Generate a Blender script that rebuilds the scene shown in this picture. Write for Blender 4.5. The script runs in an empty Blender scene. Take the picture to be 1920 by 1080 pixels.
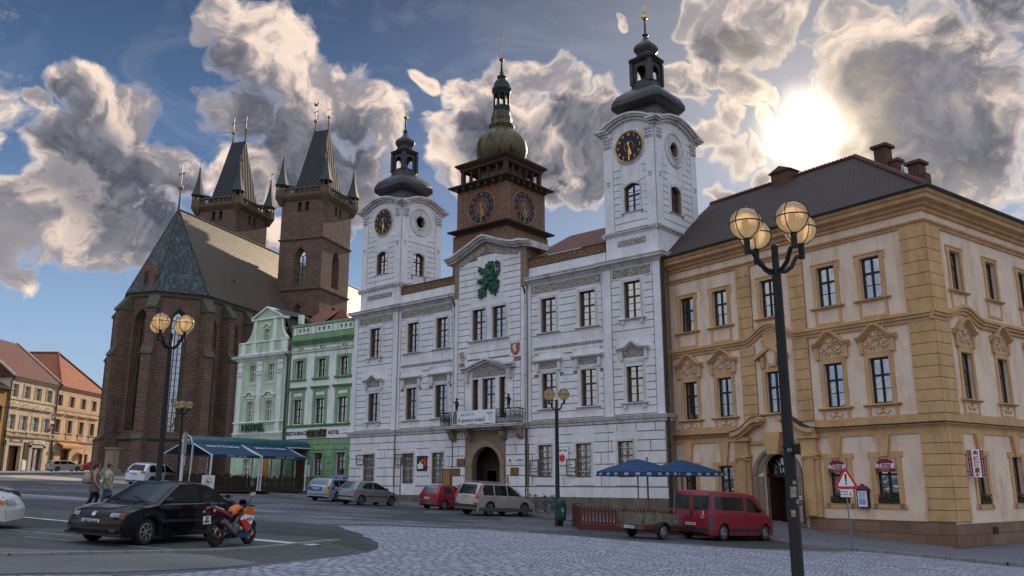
import bpy,bmesh,math,random
import numpy as np
from mathutils import Vector,Matrix,Euler
random.seed(7)
R=math.radians
PI=math.pi
sc=bpy.context.scene
col=sc.collection
# ------------------------------------------------------------------ camera
EYE=1.88
PITCH=12.93
cam=bpy.data.objects.new('camera',bpy.data.cameras.new('camera'))
col.objects.link(cam)
sc.camera=cam
cam.location=(0,0,EYE)
cam.rotation_euler=(R(90+PITCH),0,0)
cam.data.sensor_width=36
cam.data.lens=36*1590/1920
cam.data.clip_start=0.1
cam.data.clip_end=3000
def ray(px,py):
 """world direction seen at a place of the photograph (used to aim the sky's clouds and the sun)"""
 a=(px-960)/1590
 b=(540-py)/1590
 s,c=math.sin(R(PITCH)),math.cos(R(PITCH))
 return Vector((a,c-b*s,s+b*c)).normalized()
# ------------------------------------------------------------------ light
SUN_D=ray(1510,252)
SUN_EL=math.asin(SUN_D.z)
SUN_AZ=math.atan2(SUN_D.x,SUN_D.y)
sun=bpy.data.lights.new('sun','SUN')
sun.energy=5.0
sun.angle=R(0.6)
sun.color=(1.0,0.80,0.56)
so=bpy.data.objects.new('sun',sun)
col.objects.link(so)
so.rotation_euler=(-SUN_D).to_track_quat('-Z','Y').to_euler()
sc.view_settings.view_transform='Standard'
sc.view_settings.look='None'
sc.view_settings.exposure=0.12
sc.view_settings.gamma=1.0
sc.cycles.max_bounces=6
sc.cycles.transparent_max_bounces=12
# ------------------------------------------------------------------ node helpers
class NT:
 def __init__(s,tree):
  s.t=tree;s.n=tree.nodes;s.l=tree.links
 def new(s,typ,**kw):
  n=s.n.new(typ)
  for k,v in kw.items():
   setattr(n,k,v)
  return n
 def put(s,sock,v):
  if isinstance(v,bpy.types.NodeSocket):
   s.l.new(v,sock)
  elif isinstance(v,(tuple,list,Vector)):
   v=tuple(v)
   if sock.type=='RGBA' and len(v)==3:v=v+(1,)
   sock.default_value=v
  else:
   sock.default_value=v
 def math(s,op,a,b=None,c=None,clamp=False):
  n=s.new('ShaderNodeMath',operation=op);n.use_clamp=clamp
  s.put(n.inputs[0],a)
  if b is not None:s.put(n.inputs[1],b)
  if c is not None:s.put(n.inputs[2],c)
  return n.outputs[0]
 def vmath(s,op,a,b=None,sc_=None):
  n=s.new('ShaderNodeVectorMath',operation=op)
  s.put(n.inputs[0],a)
  if b is not None:s.put(n.inputs[1],b)
  if sc_ is not None:s.put(n.inputs['Scale'],sc_)
  return n.outputs['Value']if op in('DISTANCE','DOT_PRODUCT','LENGTH')else n.outputs[0]
 def mr(s,v,a,b,c=0.,d=1.,typ='LINEAR'):
  n=s.new('ShaderNodeMapRange',interpolation_type=typ)
  s.put(n.inputs[0],v)
  for i,x in enumerate((a,b,c,d)):s.put(n.inputs[i+1],x)
  return n.outputs[0]
 def noise(s,vec,scale,detail=4,rough=0.55,dist=0.,out=0):
  n=s.new('ShaderNodeTexNoise')
  if vec is not None:s.put(n.inputs['Vector'],vec)
  n.inputs['Scale'].default_value=scale
  n.inputs['Detail'].default_value=detail
  n.inputs['Roughness'].default_value=rough
  n.inputs['Distortion'].default_value=dist
  return n.outputs[out]
 def mix(s,f,a,b,mode='MIX'):
  n=s.new('ShaderNodeMix',data_type='RGBA',blend_type=mode)
  s.put(n.inputs[0],f);s.put(n.inputs[6],a);s.put(n.inputs[7],b)
  return n.outputs[2]
 def ramp(s,v,stops):
  n=s.new('ShaderNodeValToRGB')
  s.put(n.inputs[0],v)
  e=n.color_ramp.elements
  while len(e)<len(stops):e.new(0.5)
  for i,(p,c_)in enumerate(stops):
   e[i].position=p
   e[i].color=(c_,c_,c_,1)if not isinstance(c_,(tuple,list))else tuple(c_)+(1,)
  return n.outputs[0]
# ------------------------------------------------------------------ sky
w=bpy.data.worlds.new('World')
sc.world=w
w.use_nodes=True
k=NT(w.node_tree)
k.n.clear()
tc=k.new('ShaderNodeTexCoord').outputs['Generated']
sky=k.new('ShaderNodeTexSky',sky_type='NISHITA')
sky.sun_disc=False
sky.sun_elevation=SUN_EL
sky.sun_rotation=SUN_AZ
sky.altitude=250
sky.air_density=1.0
sky.dust_density=0.6
sky.ozone_density=3.0
CLOUDS=[(100,160,43),(150,190,69),(215,235,82),(130,290,99),(230,330,103),(325,320,73),(360,300,43),(150,410,95),(270,420,77),(40,425,52),(30,480,56),(60,510,43),(40,370,39),(220,470,60),(400,70,39),(440,60,47),(480,110,77),(560,150,86),(620,200,95),(680,240,69),(560,290,120),(650,330,95),(450,230,69),(470,340,95),(720,280,47),(590,420,77),(500,440,60),(800,170,26),(855,190,45),(900,250,88),(950,190,65),(1010,140,46),(1050,180,51),(1000,290,121),(1090,300,84),(1120,230,65),(870,310,65),(1110,340,51),(1050,360,42),(1255,170,48),(1290,170,37),(1200,250,56),(1310,20,37),(1370,50,69),(1440,40,64),(1485,25,44),(1350,120,51),(1400,170,44),(1360,220,37),(1320,270,41),(1360,295,41),(1410,280,28),(1345,385,26),(1420,335,28),(1440,215,24),(1450,170,24),(1612,15,42),(1655,70,68),(1720,110,130),(1790,190,140),(1700,280,120),(1650,180,72),(1800,300,100),(1850,90,60),(1860,260,60),(1730,360,80),(1590,255,45),(1525,215,51),(1475,250,37),(1900,80,25),(15,185,26),(35,200,19),(1140,18,19),(1950,-120,150),(300,-220,138),(1100,-300,200),(-300,250,200),(-200,0,100),(2300,300,260),(1700,-250,140),(700,-150,77)]
CORES=[(100,300,85),(180,335,110),(265,410,70),(95,190,38),(165,245,50),(330,380,45),(425,150,50),(500,240,75),(560,320,95),(650,290,60),(470,90,25),(600,400,60),(880,270,60),(940,280,70),(1000,320,80),(990,250,50),(1090,260,60),(950,230,40),(1150,300,60),(1030,220,30),(1350,80,42),(1420,60,28),(1400,130,25),(1680,150,75),(1740,235,100),(1800,150,75),(1690,310,60),(1650,230,60),(1830,250,60),(1900,-60,90),(1760,60,40)]
def cloud_field(vec,lst=None):
 m=None
 for(px,py,r)in(lst or CLOUDS):
  d=ray(px,py)
  dist=k.vmath('DISTANCE',vec,tuple(d))
  rr=r/1640
  v=k.mr(dist,rr*0.35,rr*1.55,1.0,0.0,'SMOOTHSTEP')
  m=v if m is None else k.math('MAXIMUM',m,v)
 return m
n_big=k.noise(tc,7.0,2,0.5,0.2)
warp=k.vmath('SCALE',k.vmath('SUBTRACT',k.noise(tc,9.0,3,0.55,0,1),(0.5,0.5,0.5)),sc_=0.125)
wv=k.vmath('ADD',tc,warp)
blob=cloud_field(wv)
sep=k.new('ShaderNodeSeparateXYZ');k.put(sep.inputs[0],tc)
back=k.math('MAXIMUM',k.mr(sep.outputs[1],0.30,-0.10,0,1,'SMOOTHSTEP'),k.mr(sep.outputs[2],0.60,0.80,0,1,'SMOOTHSTEP'))  # mask of the unseen sky, behind and overhead, that carries the added fill
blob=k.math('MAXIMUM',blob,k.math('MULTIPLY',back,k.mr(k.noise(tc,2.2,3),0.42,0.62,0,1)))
fine=k.noise(wv,13.0,8,0.62,0.15)
finer=k.noise(wv,46.0,5,0.62,0.1)
soft=k.noise(k.vmath('MULTIPLY',wv,(1.0,1.0,1.6)),5.0,4,0.6,0.8)
dens=k.math('ADD',k.math('MULTIPLY',blob,0.92),k.math('ADD',k.math('MULTIPLY',k.math('SUBTRACT',fine,0.5),1.75),k.math('MULTIPLY',k.math('SUBTRACT',finer,0.5),0.42)))
cover=k.mr(k.math('ADD',dens,k.math('MULTIPLY',k.math('SUBTRACT',soft,0.5),0.7)),0.30,0.70,0,1,'SMOOTHSTEP')
thick=k.mr(dens,0.44,1.22,0,1)
tsun=k.vmath('SCALE',k.vmath('SUBTRACT',tuple(SUN_D),wv),sc_=0.022)
fine2=k.noise(k.vmath('ADD',wv,k.vmath('ADD',tsun,(0,0,0.012))),13.0,5,0.62,0.15)
lo1=k.noise(wv,6.0,3,0.5)
lo2=k.noise(k.vmath('ADD',wv,k.vmath('ADD',k.vmath('SCALE',tsun,sc_=3.0),(0,0,0.03))),6.0,3,0.5)
lit=k.mr(k.math('ADD',k.math('MULTIPLY',k.math('SUBTRACT',fine,fine2),0.8),k.math('MULTIPLY',k.math('SUBTRACT',lo1,lo2),0.8)),-0.05,0.11,0,1,'SMOOTHSTEP')
sdot=k.vmath('DOT_PRODUCT',tc,tuple(SUN_D))
ang=k.math('ARCCOSINE',k.math('MINIMUM',sdot,0.99999))
near=k.mr(ang,0.0,0.62,1.0,0.0)
near2=k.math('POWER',near,2.2)
dark=k.mix(k.mr(k.math('ADD',fine,k.math('MULTIPLY',k.math('SUBTRACT',finer,0.5),0.5)),0.36,0.64,0,1),(0.065,0.075,0.105),(0.20,0.20,0.235))
midc=k.mix(lit,(0.13,0.14,0.18),(0.66,0.53,0.46))
rim=k.mix(near,(0.95,0.80,0.70),(1.5,1.2,0.86))
rim=k.mix(k.math('MULTIPLY',lit,0.75),k.mix(near,(0.50,0.47,0.50),(1.05,0.86,0.66)),rim)
cc=k.mix(k.mr(thick,0.0,0.26,0,1),rim,k.mix(lit,(0.36,0.335,0.355),(0.98,0.78,0.64)))
cores=cloud_field(wv,CORES)
coren=k.mr(k.math('ADD',cores,k.math('ADD',k.math('MULTIPLY',k.math('SUBTRACT',fine,0.5),0.9),k.math('MULTIPLY',k.math('SUBTRACT',lit,0.5),-0.30))),0.0,1.05,0,0.96,'SMOOTHSTEP')
cc=k.mix(k.math('MULTIPLY',k.mr(thick,0.2,0.6,0,1),0.35),cc,midc)
cc=k.mix(k.math('MULTIPLY',coren,k.mr(thick,0.05,0.30,0,1)),cc,k.mix(lit,dark,(0.21,0.21,0.245)))
wisps=k.mr(k.noise(k.vmath('MULTIPLY',tc,(3.5,3.5,9)),1.6,7,0.62,1.5),0.50,0.85,0,0.35)
skyc=k.mix(1.0,sky.outputs[0],(0.060,0.066,0.078),'MULTIPLY')
grad=k.ramp(sep.outputs[2],[(0.0,(0.50,0.60,0.70)),(0.16,(0.31,0.46,0.66)),(0.34,(0.095,0.175,0.33)),(0.52,(0.036,0.066,0.125)),(1.0,(0.035,0.06,0.12))])
base=k.mix(0.22,grad,skyc)
base=k.mix(wisps,base,(0.36,0.40,0.47))
base=k.mix(k.math('MULTIPLY',k.math('POWER',near,2.2),0.55),base,(0.70,0.62,0.55))
warmc=k.mix(k.math('MULTIPLY',k.math('MULTIPLY',k.math('POWER',k.mr(ang,0.0,0.26,1,0),2.0),k.mr(thick,0.2,0.7,1,0.1)),0.75),cc,(1.15,0.93,0.66))
allc=k.mix(cover,base,warmc)
glow=k.math('POWER',k.mr(ang,0.0,0.066,1,0),1.7)
glowc=k.math('MULTIPLY',glow,k.mr(fine,0.38,0.58,0.25,1.4))
core=k.math('POWER',k.mr(ang,0.0,0.030,1,0),1.2)
g2=k.math('ADD',k.math('MULTIPLY',glowc,3.0),k.math('MULTIPLY',core,9.0))
g2=k.math('ADD',g2,k.math('MULTIPLY',k.math('POWER',k.mr(ang,0.0,0.22,1,0),3.5),0.28))
allc=k.mix(1.0,allc,k.mix(1.0,(1.0,0.84,0.58),k.new('ShaderNodeCombineXYZ').outputs[0],'MULTIPLY'),'ADD')if False else k.vmath('ADD',allc,k.vmath('SCALE',(1.0,0.83,0.60),sc_=g2))
up=k.mr(sep.outputs[2],-0.02,0.03,0.0,1.0)
FILL_GAIN=2.7  # unseen sky made brighter than the visible part, added to fill facades and ground
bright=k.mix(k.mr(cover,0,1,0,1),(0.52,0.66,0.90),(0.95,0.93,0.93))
allc=k.mix(back,allc,k.vmath('SCALE',bright,sc_=k.math('MULTIPLY',k.mr(k.noise(tc,3.5,4),0.3,0.7,0.7,1.15),k.math('MULTIPLY',k.mr(sep.outputs[2],0.0,0.45,0.45,1.0),FILL_GAIN*0.47))))
allc=k.mix(up,(0.07,0.07,0.075),allc)
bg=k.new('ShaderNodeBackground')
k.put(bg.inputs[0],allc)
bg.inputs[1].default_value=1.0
wo=k.new('ShaderNodeOutputWorld')
k.l.new(bg.outputs[0],wo.inputs[0])
w.cycles.sampling_method='MANUAL'
w.cycles.sample_map_resolution=512
# ------------------------------------------------------------------ materials
MATS={}
def pmat(name,c1,c2=None,rough=0.8,scale=3.0,metal=0.0,bump=0.0,bscale=40.,stain=None,spec=0.25,sc3=None,coat=0.0):
 """plain procedural surface: two-tone noise, optional big stains, optional bump"""
 if name in MATS:return MATS[name]
 m=bpy.data.materials.new(name);m.use_nodes=True
 q=NT(m.node_tree)
 b=q.n['Principled BSDF']
 tcn=q.new('ShaderNodeTexCoord')
 oc=tcn.outputs['Object']
 if sc3:oc=q.vmath('MULTIPLY',oc,sc3)
 c2=c2 or tuple(min(1,x*0.78)for x in c1)
 f=q.mr(q.noise(oc,scale,5,0.6),0.32,0.68,0,1)
 c=q.mix(f,c1,c2)
 if stain:
  st=q.mr(q.noise(q.vmath('MULTIPLY',oc,(1.6,1.6,0.45)),1.1,6,0.65,0.4),0.48,0.68,0,0.82)
  c=q.mix(st,c,stain)
 q.put(b.inputs['Base Color'],c)
 b.inputs['Roughness'].default_value=rough
 b.inputs['Metallic'].default_value=metal
 b.inputs['Specular IOR Level'].default_value=spec
 b.inputs['Coat Weight'].default_value=coat
 if bump:
  bn=q.new('ShaderNodeBump');bn.inputs['Strength'].default_value=bump;bn.inputs['Distance'].default_value=0.02
  q.put(bn.inputs['Height'],q.noise(oc,bscale,4,0.6))
  q.l.new(bn.outputs[0],b.inputs['Normal'])
 MATS[name]=m
 return m
def brickmat(name,a,b_,mortar,sx=0.29,sz=0.085,rough=0.9,green=None,msize=0.012):
 m=bpy.data.materials.new(name);m.use_nodes=True
 q=NT(m.node_tree);bs=q.n['Principled BSDF']
 uv=q.new('ShaderNodeTexCoord').outputs['UV']
 br=q.new('ShaderNodeTexBrick')
 q.put(br.inputs['Vector'],uv)
 q.put(br.inputs['Color1'],a);q.put(br.inputs['Color2'],b_);q.put(br.inputs['Mortar'],mortar)
 br.inputs['Scale'].default_value=1.0
 br.inputs['Mortar Size'].default_value=msize
 br.inputs['Mortar Smooth'].default_value=0.4
 br.inputs['Bias'].default_value=0.0
 br.inputs['Brick Width'].default_value=sx
 br.inputs['Row Height'].default_value=sz
 n1=q.mr(q.noise(uv,0.7,6,0.65),0.35,0.7,0.0,1.0)
 c=q.mix(q.math('MULTIPLY',n1,0.6),br.outputs[0],tuple(x*0.45 for x in a))
 n2=q.mr(q.noise(q.vmath('MULTIPLY',uv,(1,0.35,1)),1.7,6,0.7),0.56,0.72,0,0.6)
 c=q.mix(n2,c,green or mortar)
 n3=q.mr(q.noise(uv,9.0,3,0.6),0.6,0.8,0,0.5)
 c=q.mix(n3,c,tuple(min(1,x*1.7)for x in a))
 q.put(bs.inputs['Base Color'],c)
 bs.inputs['Roughness'].default_value=rough
 bn=q.new('ShaderNodeBump');bn.inputs['Strength'].default_value=0.6;bn.inputs['Distance'].default_value=0.02
 q.put(bn.inputs['Height'],q.math('ADD',q.math('MULTIPLY',br.outputs['Fac'],-1.0),q.noise(uv,20.,3)))
 q.l.new(bn.outputs[0],bs.inputs['Normal'])
 return m
def tilemat(name,c1,c2,sx=0.22,sz=0.30,dirt=(0.05,0.04,0.035)):
 """roof tiles laid in rows: UV.y runs up the slope"""
 m=bpy.data.materials.new(name);m.use_nodes=True
 q=NT(m.node_tree);bs=q.n['Principled BSDF']
 uv=q.new('ShaderNodeTexCoord').outputs['UV']
 br=q.new('ShaderNodeTexBrick')
 q.put(br.inputs['Vector'],uv)
 q.put(br.inputs['Color1'],c1);q.put(br.inputs['Color2'],c2);q.put(br.inputs['Mortar'],dirt)
 br.inputs['Scale'].default_value=1.0
 br.inputs['Mortar Size'].default_value=0.018
 br.inputs['Mortar Smooth'].default_value=0.2
 br.inputs['Brick Width'].default_value=sx
 br.inputs['Row Height'].default_value=sz
 c=q.mix(q.mr(q.noise(uv,1.3,5,0.65),0.4,0.75,0,0.55),br.outputs[0],dirt)
 q.put(bs.inputs['Base Color'],c)
 bs.inputs['Roughness'].default_value=0.85
 s2=q.new('ShaderNodeSeparateXYZ');q.put(s2.inputs[0],uv)
 saw=q.math('FRACT',q.math('DIVIDE',s2.outputs[1],sz))
 roll=q.math('ABSOLUTE',q.math('SINE',q.math('MULTIPLY',s2.outputs[0],PI/sx)))
 bn=q.new('ShaderNodeBump');bn.inputs['Strength'].default_value=0.9;bn.inputs['Distance'].default_value=0.05
 q.put(bn.inputs['Height'],q.math('ADD',q.math('MULTIPLY',saw,-1.0),q.math('MULTIPLY',roll,0.8)))
 q.l.new(bn.outputs[0],bs.inputs['Normal'])
 return m
def friezemat(name,light,darkc,scale=5.0):
 """incised scrollwork plaster"""
 m=bpy.data.materials.new(name);m.use_nodes=True
 q=NT(m.node_tree);bs=q.n['Principled BSDF']
 uv=q.new('ShaderNodeTexCoord').outputs['UV']
 wv_=q.vmath('ADD',uv,q.vmath('SCALE',q.noise(uv,2.5,2,0.5,0,1),sc_=0.35))
 vo=q.new('ShaderNodeTexVoronoi',feature='DISTANCE_TO_EDGE');q.put(vo.inputs['Vector'],wv_);vo.inputs['Scale'].default_value=scale
 v2=q.new('ShaderNodeTexVoronoi',feature='F1');q.put(v2.inputs['Vector'],wv_);v2.inputs['Scale'].default_value=scale
 ring=q.math('ABSOLUTE',q.math('SINE',q.math('MULTIPLY',v2.outputs[0],17.0)))
 f=q.math('MULTIPLY',q.mr(vo.outputs[0],0.02,0.09,0,1),q.mr(ring,0.25,0.6,0,1))
 q.put(bs.inputs['Base Color'],q.mix(f,darkc,light))
 bs.inputs['Roughness'].default_value=0.9
 bn=q.new('ShaderNodeBump');bn.inputs['Strength'].default_value=0.8;bn.inputs['Distance'].default_value=0.04
 q.put(bn.inputs['Height'],f);q.l.new(bn.outputs[0],bs.inputs['Normal'])
 return m
def glassmat(name,tint=(0.35,0.42,0.45),see=0.5,refl=0.8):
 """old window glass: part see-through, part mirror, slightly wavy"""
 m=bpy.data.materials.new(name);m.use_nodes=True
 q=NT(m.node_tree);q.n.clear()
 oc=q.new('ShaderNodeTexCoord').outputs['Object']
 bn=q.new('ShaderNodeBump');bn.inputs['Strength'].default_value=0.25;bn.inputs['Distance'].default_value=0.05
 q.put(bn.inputs['Height'],q.noise(oc,2.2,2))
 gl=q.new('ShaderNodeBsdfGlossy');gl.inputs['Roughness'].default_value=0.04
 q.put(gl.inputs['Color'],(0.9,0.95,1.0));q.l.new(bn.outputs[0],gl.inputs['Normal'])
 tr=q.new('ShaderNodeBsdfTransparent');q.put(tr.inputs['Color'],tint)
 fr=q.new('ShaderNodeFresnel');fr.inputs['IOR'].default_value=1.5
 f=q.mr(fr.outputs[0],0.0,1.0,refl*0.5,1.0)
 mx=q.new('ShaderNodeMixShader');q.put(mx.inputs[0],f)
 q.l.new(tr.outputs[0],mx.inputs[1]);q.l.new(gl.outputs[0],mx.inputs[2])
 o=q.new('ShaderNodeOutputMaterial');q.l.new(mx.outputs[0],o.inputs[0])
 return m
M_WHITE=pmat('white_render',(0.74,0.735,0.77),(0.62,0.62,0.65),0.9,1.2,bump=0.3,bscale=25,stain=(0.55,0.53,0.52))
M_TRIMW=pmat('pale_stone_trim',(0.62,0.61,0.62),(0.50,0.49,0.49),0.85,2.0,bump=0.3,stain=(0.30,0.27,0.24))
M_JOINT=pmat('ochre_joint',(0.19,0.15,0.11),(0.26,0.21,0.155),0.95,6)
M_FRIEZE=friezemat('scroll_frieze',(0.50,0.47,0.43),(0.17,0.14,0.11))
M_BROWNW=pmat('brown_window_wood',(0.10,0.045,0.035),(0.06,0.03,0.025),0.5,8)
M_DARKW=pmat('dark_window_wood',(0.035,0.025,0.022),(0.02,0.016,0.014),0.45,8)
M_WHITEW=pmat('white_window_wood',(0.62,0.60,0.56),(0.5,0.48,0.45),0.5,8)
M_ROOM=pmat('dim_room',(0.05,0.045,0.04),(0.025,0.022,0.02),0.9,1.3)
M_CURT=pmat('curtain_cloth',(0.55,0.54,0.50),(0.30,0.29,0.27),0.9,3,sc3=(6,1,0.4))
M_GLASS=glassmat('window_glass')
M_PLINTH=pmat('worn_plinth_stone',(0.19,0.165,0.13),(0.12,0.105,0.085),0.9,2.5,bump=0.8,bscale=9,stain=(0.08,0.07,0.06))
M_SAND=pmat('portal_sandstone',(0.30,0.235,0.155),(0.22,0.17,0.12),0.9,3,bump=0.5,bscale=15)
M_IRON=pmat('black_wrought_iron',(0.018,0.018,0.02),(0.03,0.03,0.032),0.45,12,metal=0.6,bump=0.2)
M_GOLD=pmat('gilding',(0.75,0.46,0.12),(0.55,0.32,0.08),0.3,6,metal=0.9)
M_CLOCKB=pmat('black_clock_face',(0.012,0.014,0.03),(0.02,0.02,0.04),0.5,4)
M_DKCOP=pmat('dark_sheet_metal',(0.038,0.036,0.040),(0.06,0.055,0.055),0.42,2,metal=0.35,bump=0.2,bscale=6)
M_PATINA=pmat('green_patina',(0.040,0.115,0.070),(0.025,0.060,0.042),0.55,6,metal=0.2,bump=0.6,bscale=18)
M_REDTILE=tilemat('old_red_tiles',(0.17,0.055,0.035),(0.11,0.035,0.025))
M_PIPE=pmat('downpipe_metal',(0.05,0.055,0.05),(0.03,0.035,0.03),0.5,5,metal=0.4)
# ------------------------------------------------------------------ mesh builder
TOPS=[]
def tag(o,label=None,cat=None,group=None,kind=None):
 if label:o['label']=label
 if cat:o['category']=cat
 if group:o['group']=group
 if kind:o['kind']=kind
 return o
def empty(name,loc=(0,0,0),rz=0.0,label=None,cat=None,group=None,scale=1.0,rot=None):
 o=bpy.data.objects.new(name,None);col.objects.link(o)
 o.empty_display_size=0.3
 o.location=loc;o.rotation_euler=rot if rot else(0,0,rz);o.scale=(scale,)*3
 return tag(o,label,cat,group)
def link(name,me,parent=None,loc=(0,0,0),rz=0.0):
 o=bpy.data.objects.new(name,me);col.objects.link(o)
 o.location=loc;o.rotation_euler=(0,0,rz)
 if parent:o.parent=parent
 return o
def auto_uv(me):
 uvl=me.uv_layers.new(name='UVMap').data
 vs=me.vertices
 for p in me.polygons:
  n=p.normal
  h=math.hypot(n.x,n.y)
  if h<0.15:
   for li in p.loop_indices:
    c=vs[me.loops[li].vertex_index].co
    uvl[li].uv=(c.x,c.y)
  else:
   tx,ty=-n.y/h,n.x/h
   s=1/h
   for li in p.loop_indices:
    c=vs[me.loops[li].vertex_index].co
    uvl[li].uv=(c.x*tx+c.y*ty,c.z*s)
class MB:
 def __init__(s):
  s.v=[];s.f=[];s.m=[];s.T=None;s.cur=0
 def at(s,loc=(0,0,0),rz=0.0,M=None):
  s.T=M if M is not None else Matrix.Translation(loc)@Matrix.Rotation(rz,4,'Z')
  return s
 def add(s,vs,fs):
  b=len(s.v)
  if s.T is not None:vs=[tuple(s.T@Vector(v))for v in vs]
  s.v+=[tuple(v)for v in vs]
  s.f+=[tuple(b+i for i in f)for f in fs]
  s.m+=[s.cur]*len(fs)
  return s
 def box(s,x0,x1,y0,y1,z0,z1):
  if x0>x1:x0,x1=x1,x0
  if y0>y1:y0,y1=y1,y0
  if z0>z1:z0,z1=z1,z0
  return s.add([(x0,y0,z0),(x1,y0,z0),(x1,y1,z0),(x0,y1,z0),(x0,y0,z1),(x1,y0,z1),(x1,y1,z1),(x0,y1,z1)],[(0,1,5,4),(1,2,6,5),(2,3,7,6),(3,0,4,7),(4,5,6,7),(3,2,1,0)])
 def tbox(s,x0,x1,y0,y1,z0,z1,t):
  """box narrowing upward by t on every side"""
  return s.add([(x0,y0,z0),(x1,y0,z0),(x1,y1,z0),(x0,y1,z0),(x0+t,y0+t,z1),(x1-t,y0+t,z1),(x1-t,y1-t,z1),(x0+t,y1-t,z1)],[(0,1,5,4),(1,2,6,5),(2,3,7,6),(3,0,4,7),(4,5,6,7),(3,2,1,0)])
 def ext(s,pts,y0,y1):
  """polygon in the xz plane (counter-clockwise seen from -y) with thickness y0..y1"""
  n=len(pts)
  vs=[(x,y0,z)for x,z in pts]+[(x,y1,z)for x,z in pts]
  return s.add(vs,[tuple(range(n)),tuple(reversed(range(n,2*n)))]+[(i,i+n,(i+1)%n+n,(i+1)%n)for i in range(n)])
 def prof(s,pts,x0,x1):
  """moulding: polygon in the yz plane swept along x"""
  n=len(pts)
  vs=[(x0,y,z)for y,z in pts]+[(x1,y,z)for y,z in pts]
  return s.add(vs,[tuple(reversed(range(n))),tuple(range(n,2*n))]+[(i,(i+1)%n,(i+1)%n+n,i+n)for i in range(n)])
 def ring(s,prof,path,close=False):
  """moulding profile [(out, z)] swept round a plan path with mitred corners; outward = right of the path"""
  P=[Vector((p[0],p[1]))for p in path]
  n=len(P);m=len(prof);vs=[]
  for i in range(n):
   a=P[i-1]if(i or close)else None
   c=P[(i+1)%n]if(i<n-1 or close)else None
   d1=(P[i]-a).normalized()if a is not None else(c-P[i]).normalized()
   d2=(c-P[i]).normalized()if c is not None else d1
   n1=Vector((d1.y,-d1.x));n2=Vector((d2.y,-d2.x))
   nn=(n1+n2);nn=nn/max(0.2,nn.dot(n1))
   for(o,z)in prof:vs.append((P[i].x+nn.x*o,P[i].y+nn.y*o,z))
  fs=[]
  for i in range(n if close else n-1):
   j=(i+1)%n
   for q in range(m-1):
    fs.append((i*m+q,j*m+q,j*m+q+1,i*m+q+1))
  if not close:
   fs.append(tuple(range(m)));fs.append(tuple(reversed(range((n-1)*m,n*m))))
  return s.add(vs,fs)
 def lathe(s,prof,n=16,c=(0,0),ph=0.0,sq=None,cap=True):
  """profile [(r, z)] turned about z"""
  vs=[];m=len(prof)
  for i in range(n):
   a=ph+2*PI*i/n
   for r,z in prof:vs.append((c[0]+r*math.cos(a),c[1]+r*math.sin(a),z))
  fs=[(i*m+q,((i+1)%n)*m+q,((i+1)%n)*m+q+1,i*m+q+1)for i in range(n)for q in range(m-1)]
  if cap:
   fs.append(tuple(reversed([i*m for i in range(n)])));fs.append(tuple(i*m+m-1 for i in range(n)))
  return s.add(vs,fs)
 def tube(s,pts,r,n=8,caps=True):
  P=[Vector(p)for p in pts];vs=[]
  rr=r if isinstance(r,(list,tuple))else[r]*len(P)
  up=Vector((0,0,1))
  for i,p in enumerate(P):
   d=(P[min(i+1,len(P)-1)]-P[max(i-1,0)]).normalized()
   a=d.cross(up)
   if a.length<0.05:a=d.cross(Vector((0,1,0)))
   a.normalize();b=a.cross(d).normalized()
   for j in range(n):
    t=2*PI*j/n
    vs.append(p+a*(rr[i]*math.cos(t))+b*(rr[i]*math.sin(t)))
  fs=[(i*n+j,i*n+(j+1)%n,(i+1)*n+(j+1)%n,(i+1)*n+j)for i in range(len(P)-1)for j in range(n)]
  if caps:
   fs.append(tuple(reversed(range(n))));fs.append(tuple(range((len(P)-1)*n,len(P)*n)))
  return s.add([tuple(v)for v in vs],fs)
 def torus(s,c,R_,r,axis='y',n=20,m=6,a0=0.0,a1=2*PI):
  pts=[]
  full=abs(a1-a0-2*PI)<1e-6
  for i in range(n+1):
   a=a0+(a1-a0)*i/n
   u,v_=R_*math.cos(a),R_*math.sin(a)
   pts.append({'y':(c[0]+u,c[1],c[2]+v_),'z':(c[0]+u,c[1]+v_,c[2]),'x':(c[0],c[1]+u,c[2]+v_)}[axis])
  return s.tube(pts,r,m,caps=not full)
 def ball(s,c,r,n=12,m=8,sz=1.0):
  pr=[(max(0.001,r*math.sin(PI*i/m)),c[2]-sz*r*math.cos(PI*i/m))for i in range(m+1)]
  return s.lathe(pr,n,(c[0],c[1]))
 def quad(s,*p):
  return s.add(list(p),[tuple(range(len(p)))])
 def text(s,body,size,x,y,z,ay='CENTER',th=0.0,sx=1.0,M=None,bold=0.0,ax='CENTER',sh=0.0):
  """letters standing in the xz plane facing -y"""
  c=bpy.data.curves.new('t','FONT');c.body=body;c.size=size
  c.align_x=ax;c.align_y=ay;c.extrude=th;c.offset=bold;c.resolution_u=2;c.shear=sh
  o=bpy.data.objects.new('t',c)
  me=bpy.data.meshes.new_from_object(o)
  vs=[]
  for v in me.vertices:
   p=Vector((v.co.x*sx,v.co.y,v.co.z))
   q_=(x+p.x,y-p.z,z+p.y)if M is None else tuple(M@p)
   vs.append(q_)
  fs=[tuple(p.vertices)for p in me.polygons]
  s.add(vs,fs)
  bpy.data.objects.remove(o);bpy.data.curves.remove(c);bpy.data.meshes.remove(me)
  return s
 def mesh(s,name,mats,smooth=None):
  me=bpy.data.meshes.new(name)
  me.from_pydata(s.v,[],s.f)
  for m_ in(mats if isinstance(mats,(list,tuple))else[mats]):me.materials.append(m_)
  if any(s.m):me.polygons.foreach_set('material_index',s.m)
  me.update();auto_uv(me)
  if smooth is not None:
   me.shade_smooth();me.set_sharp_from_angle(angle=R(smooth))
  return me
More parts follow.
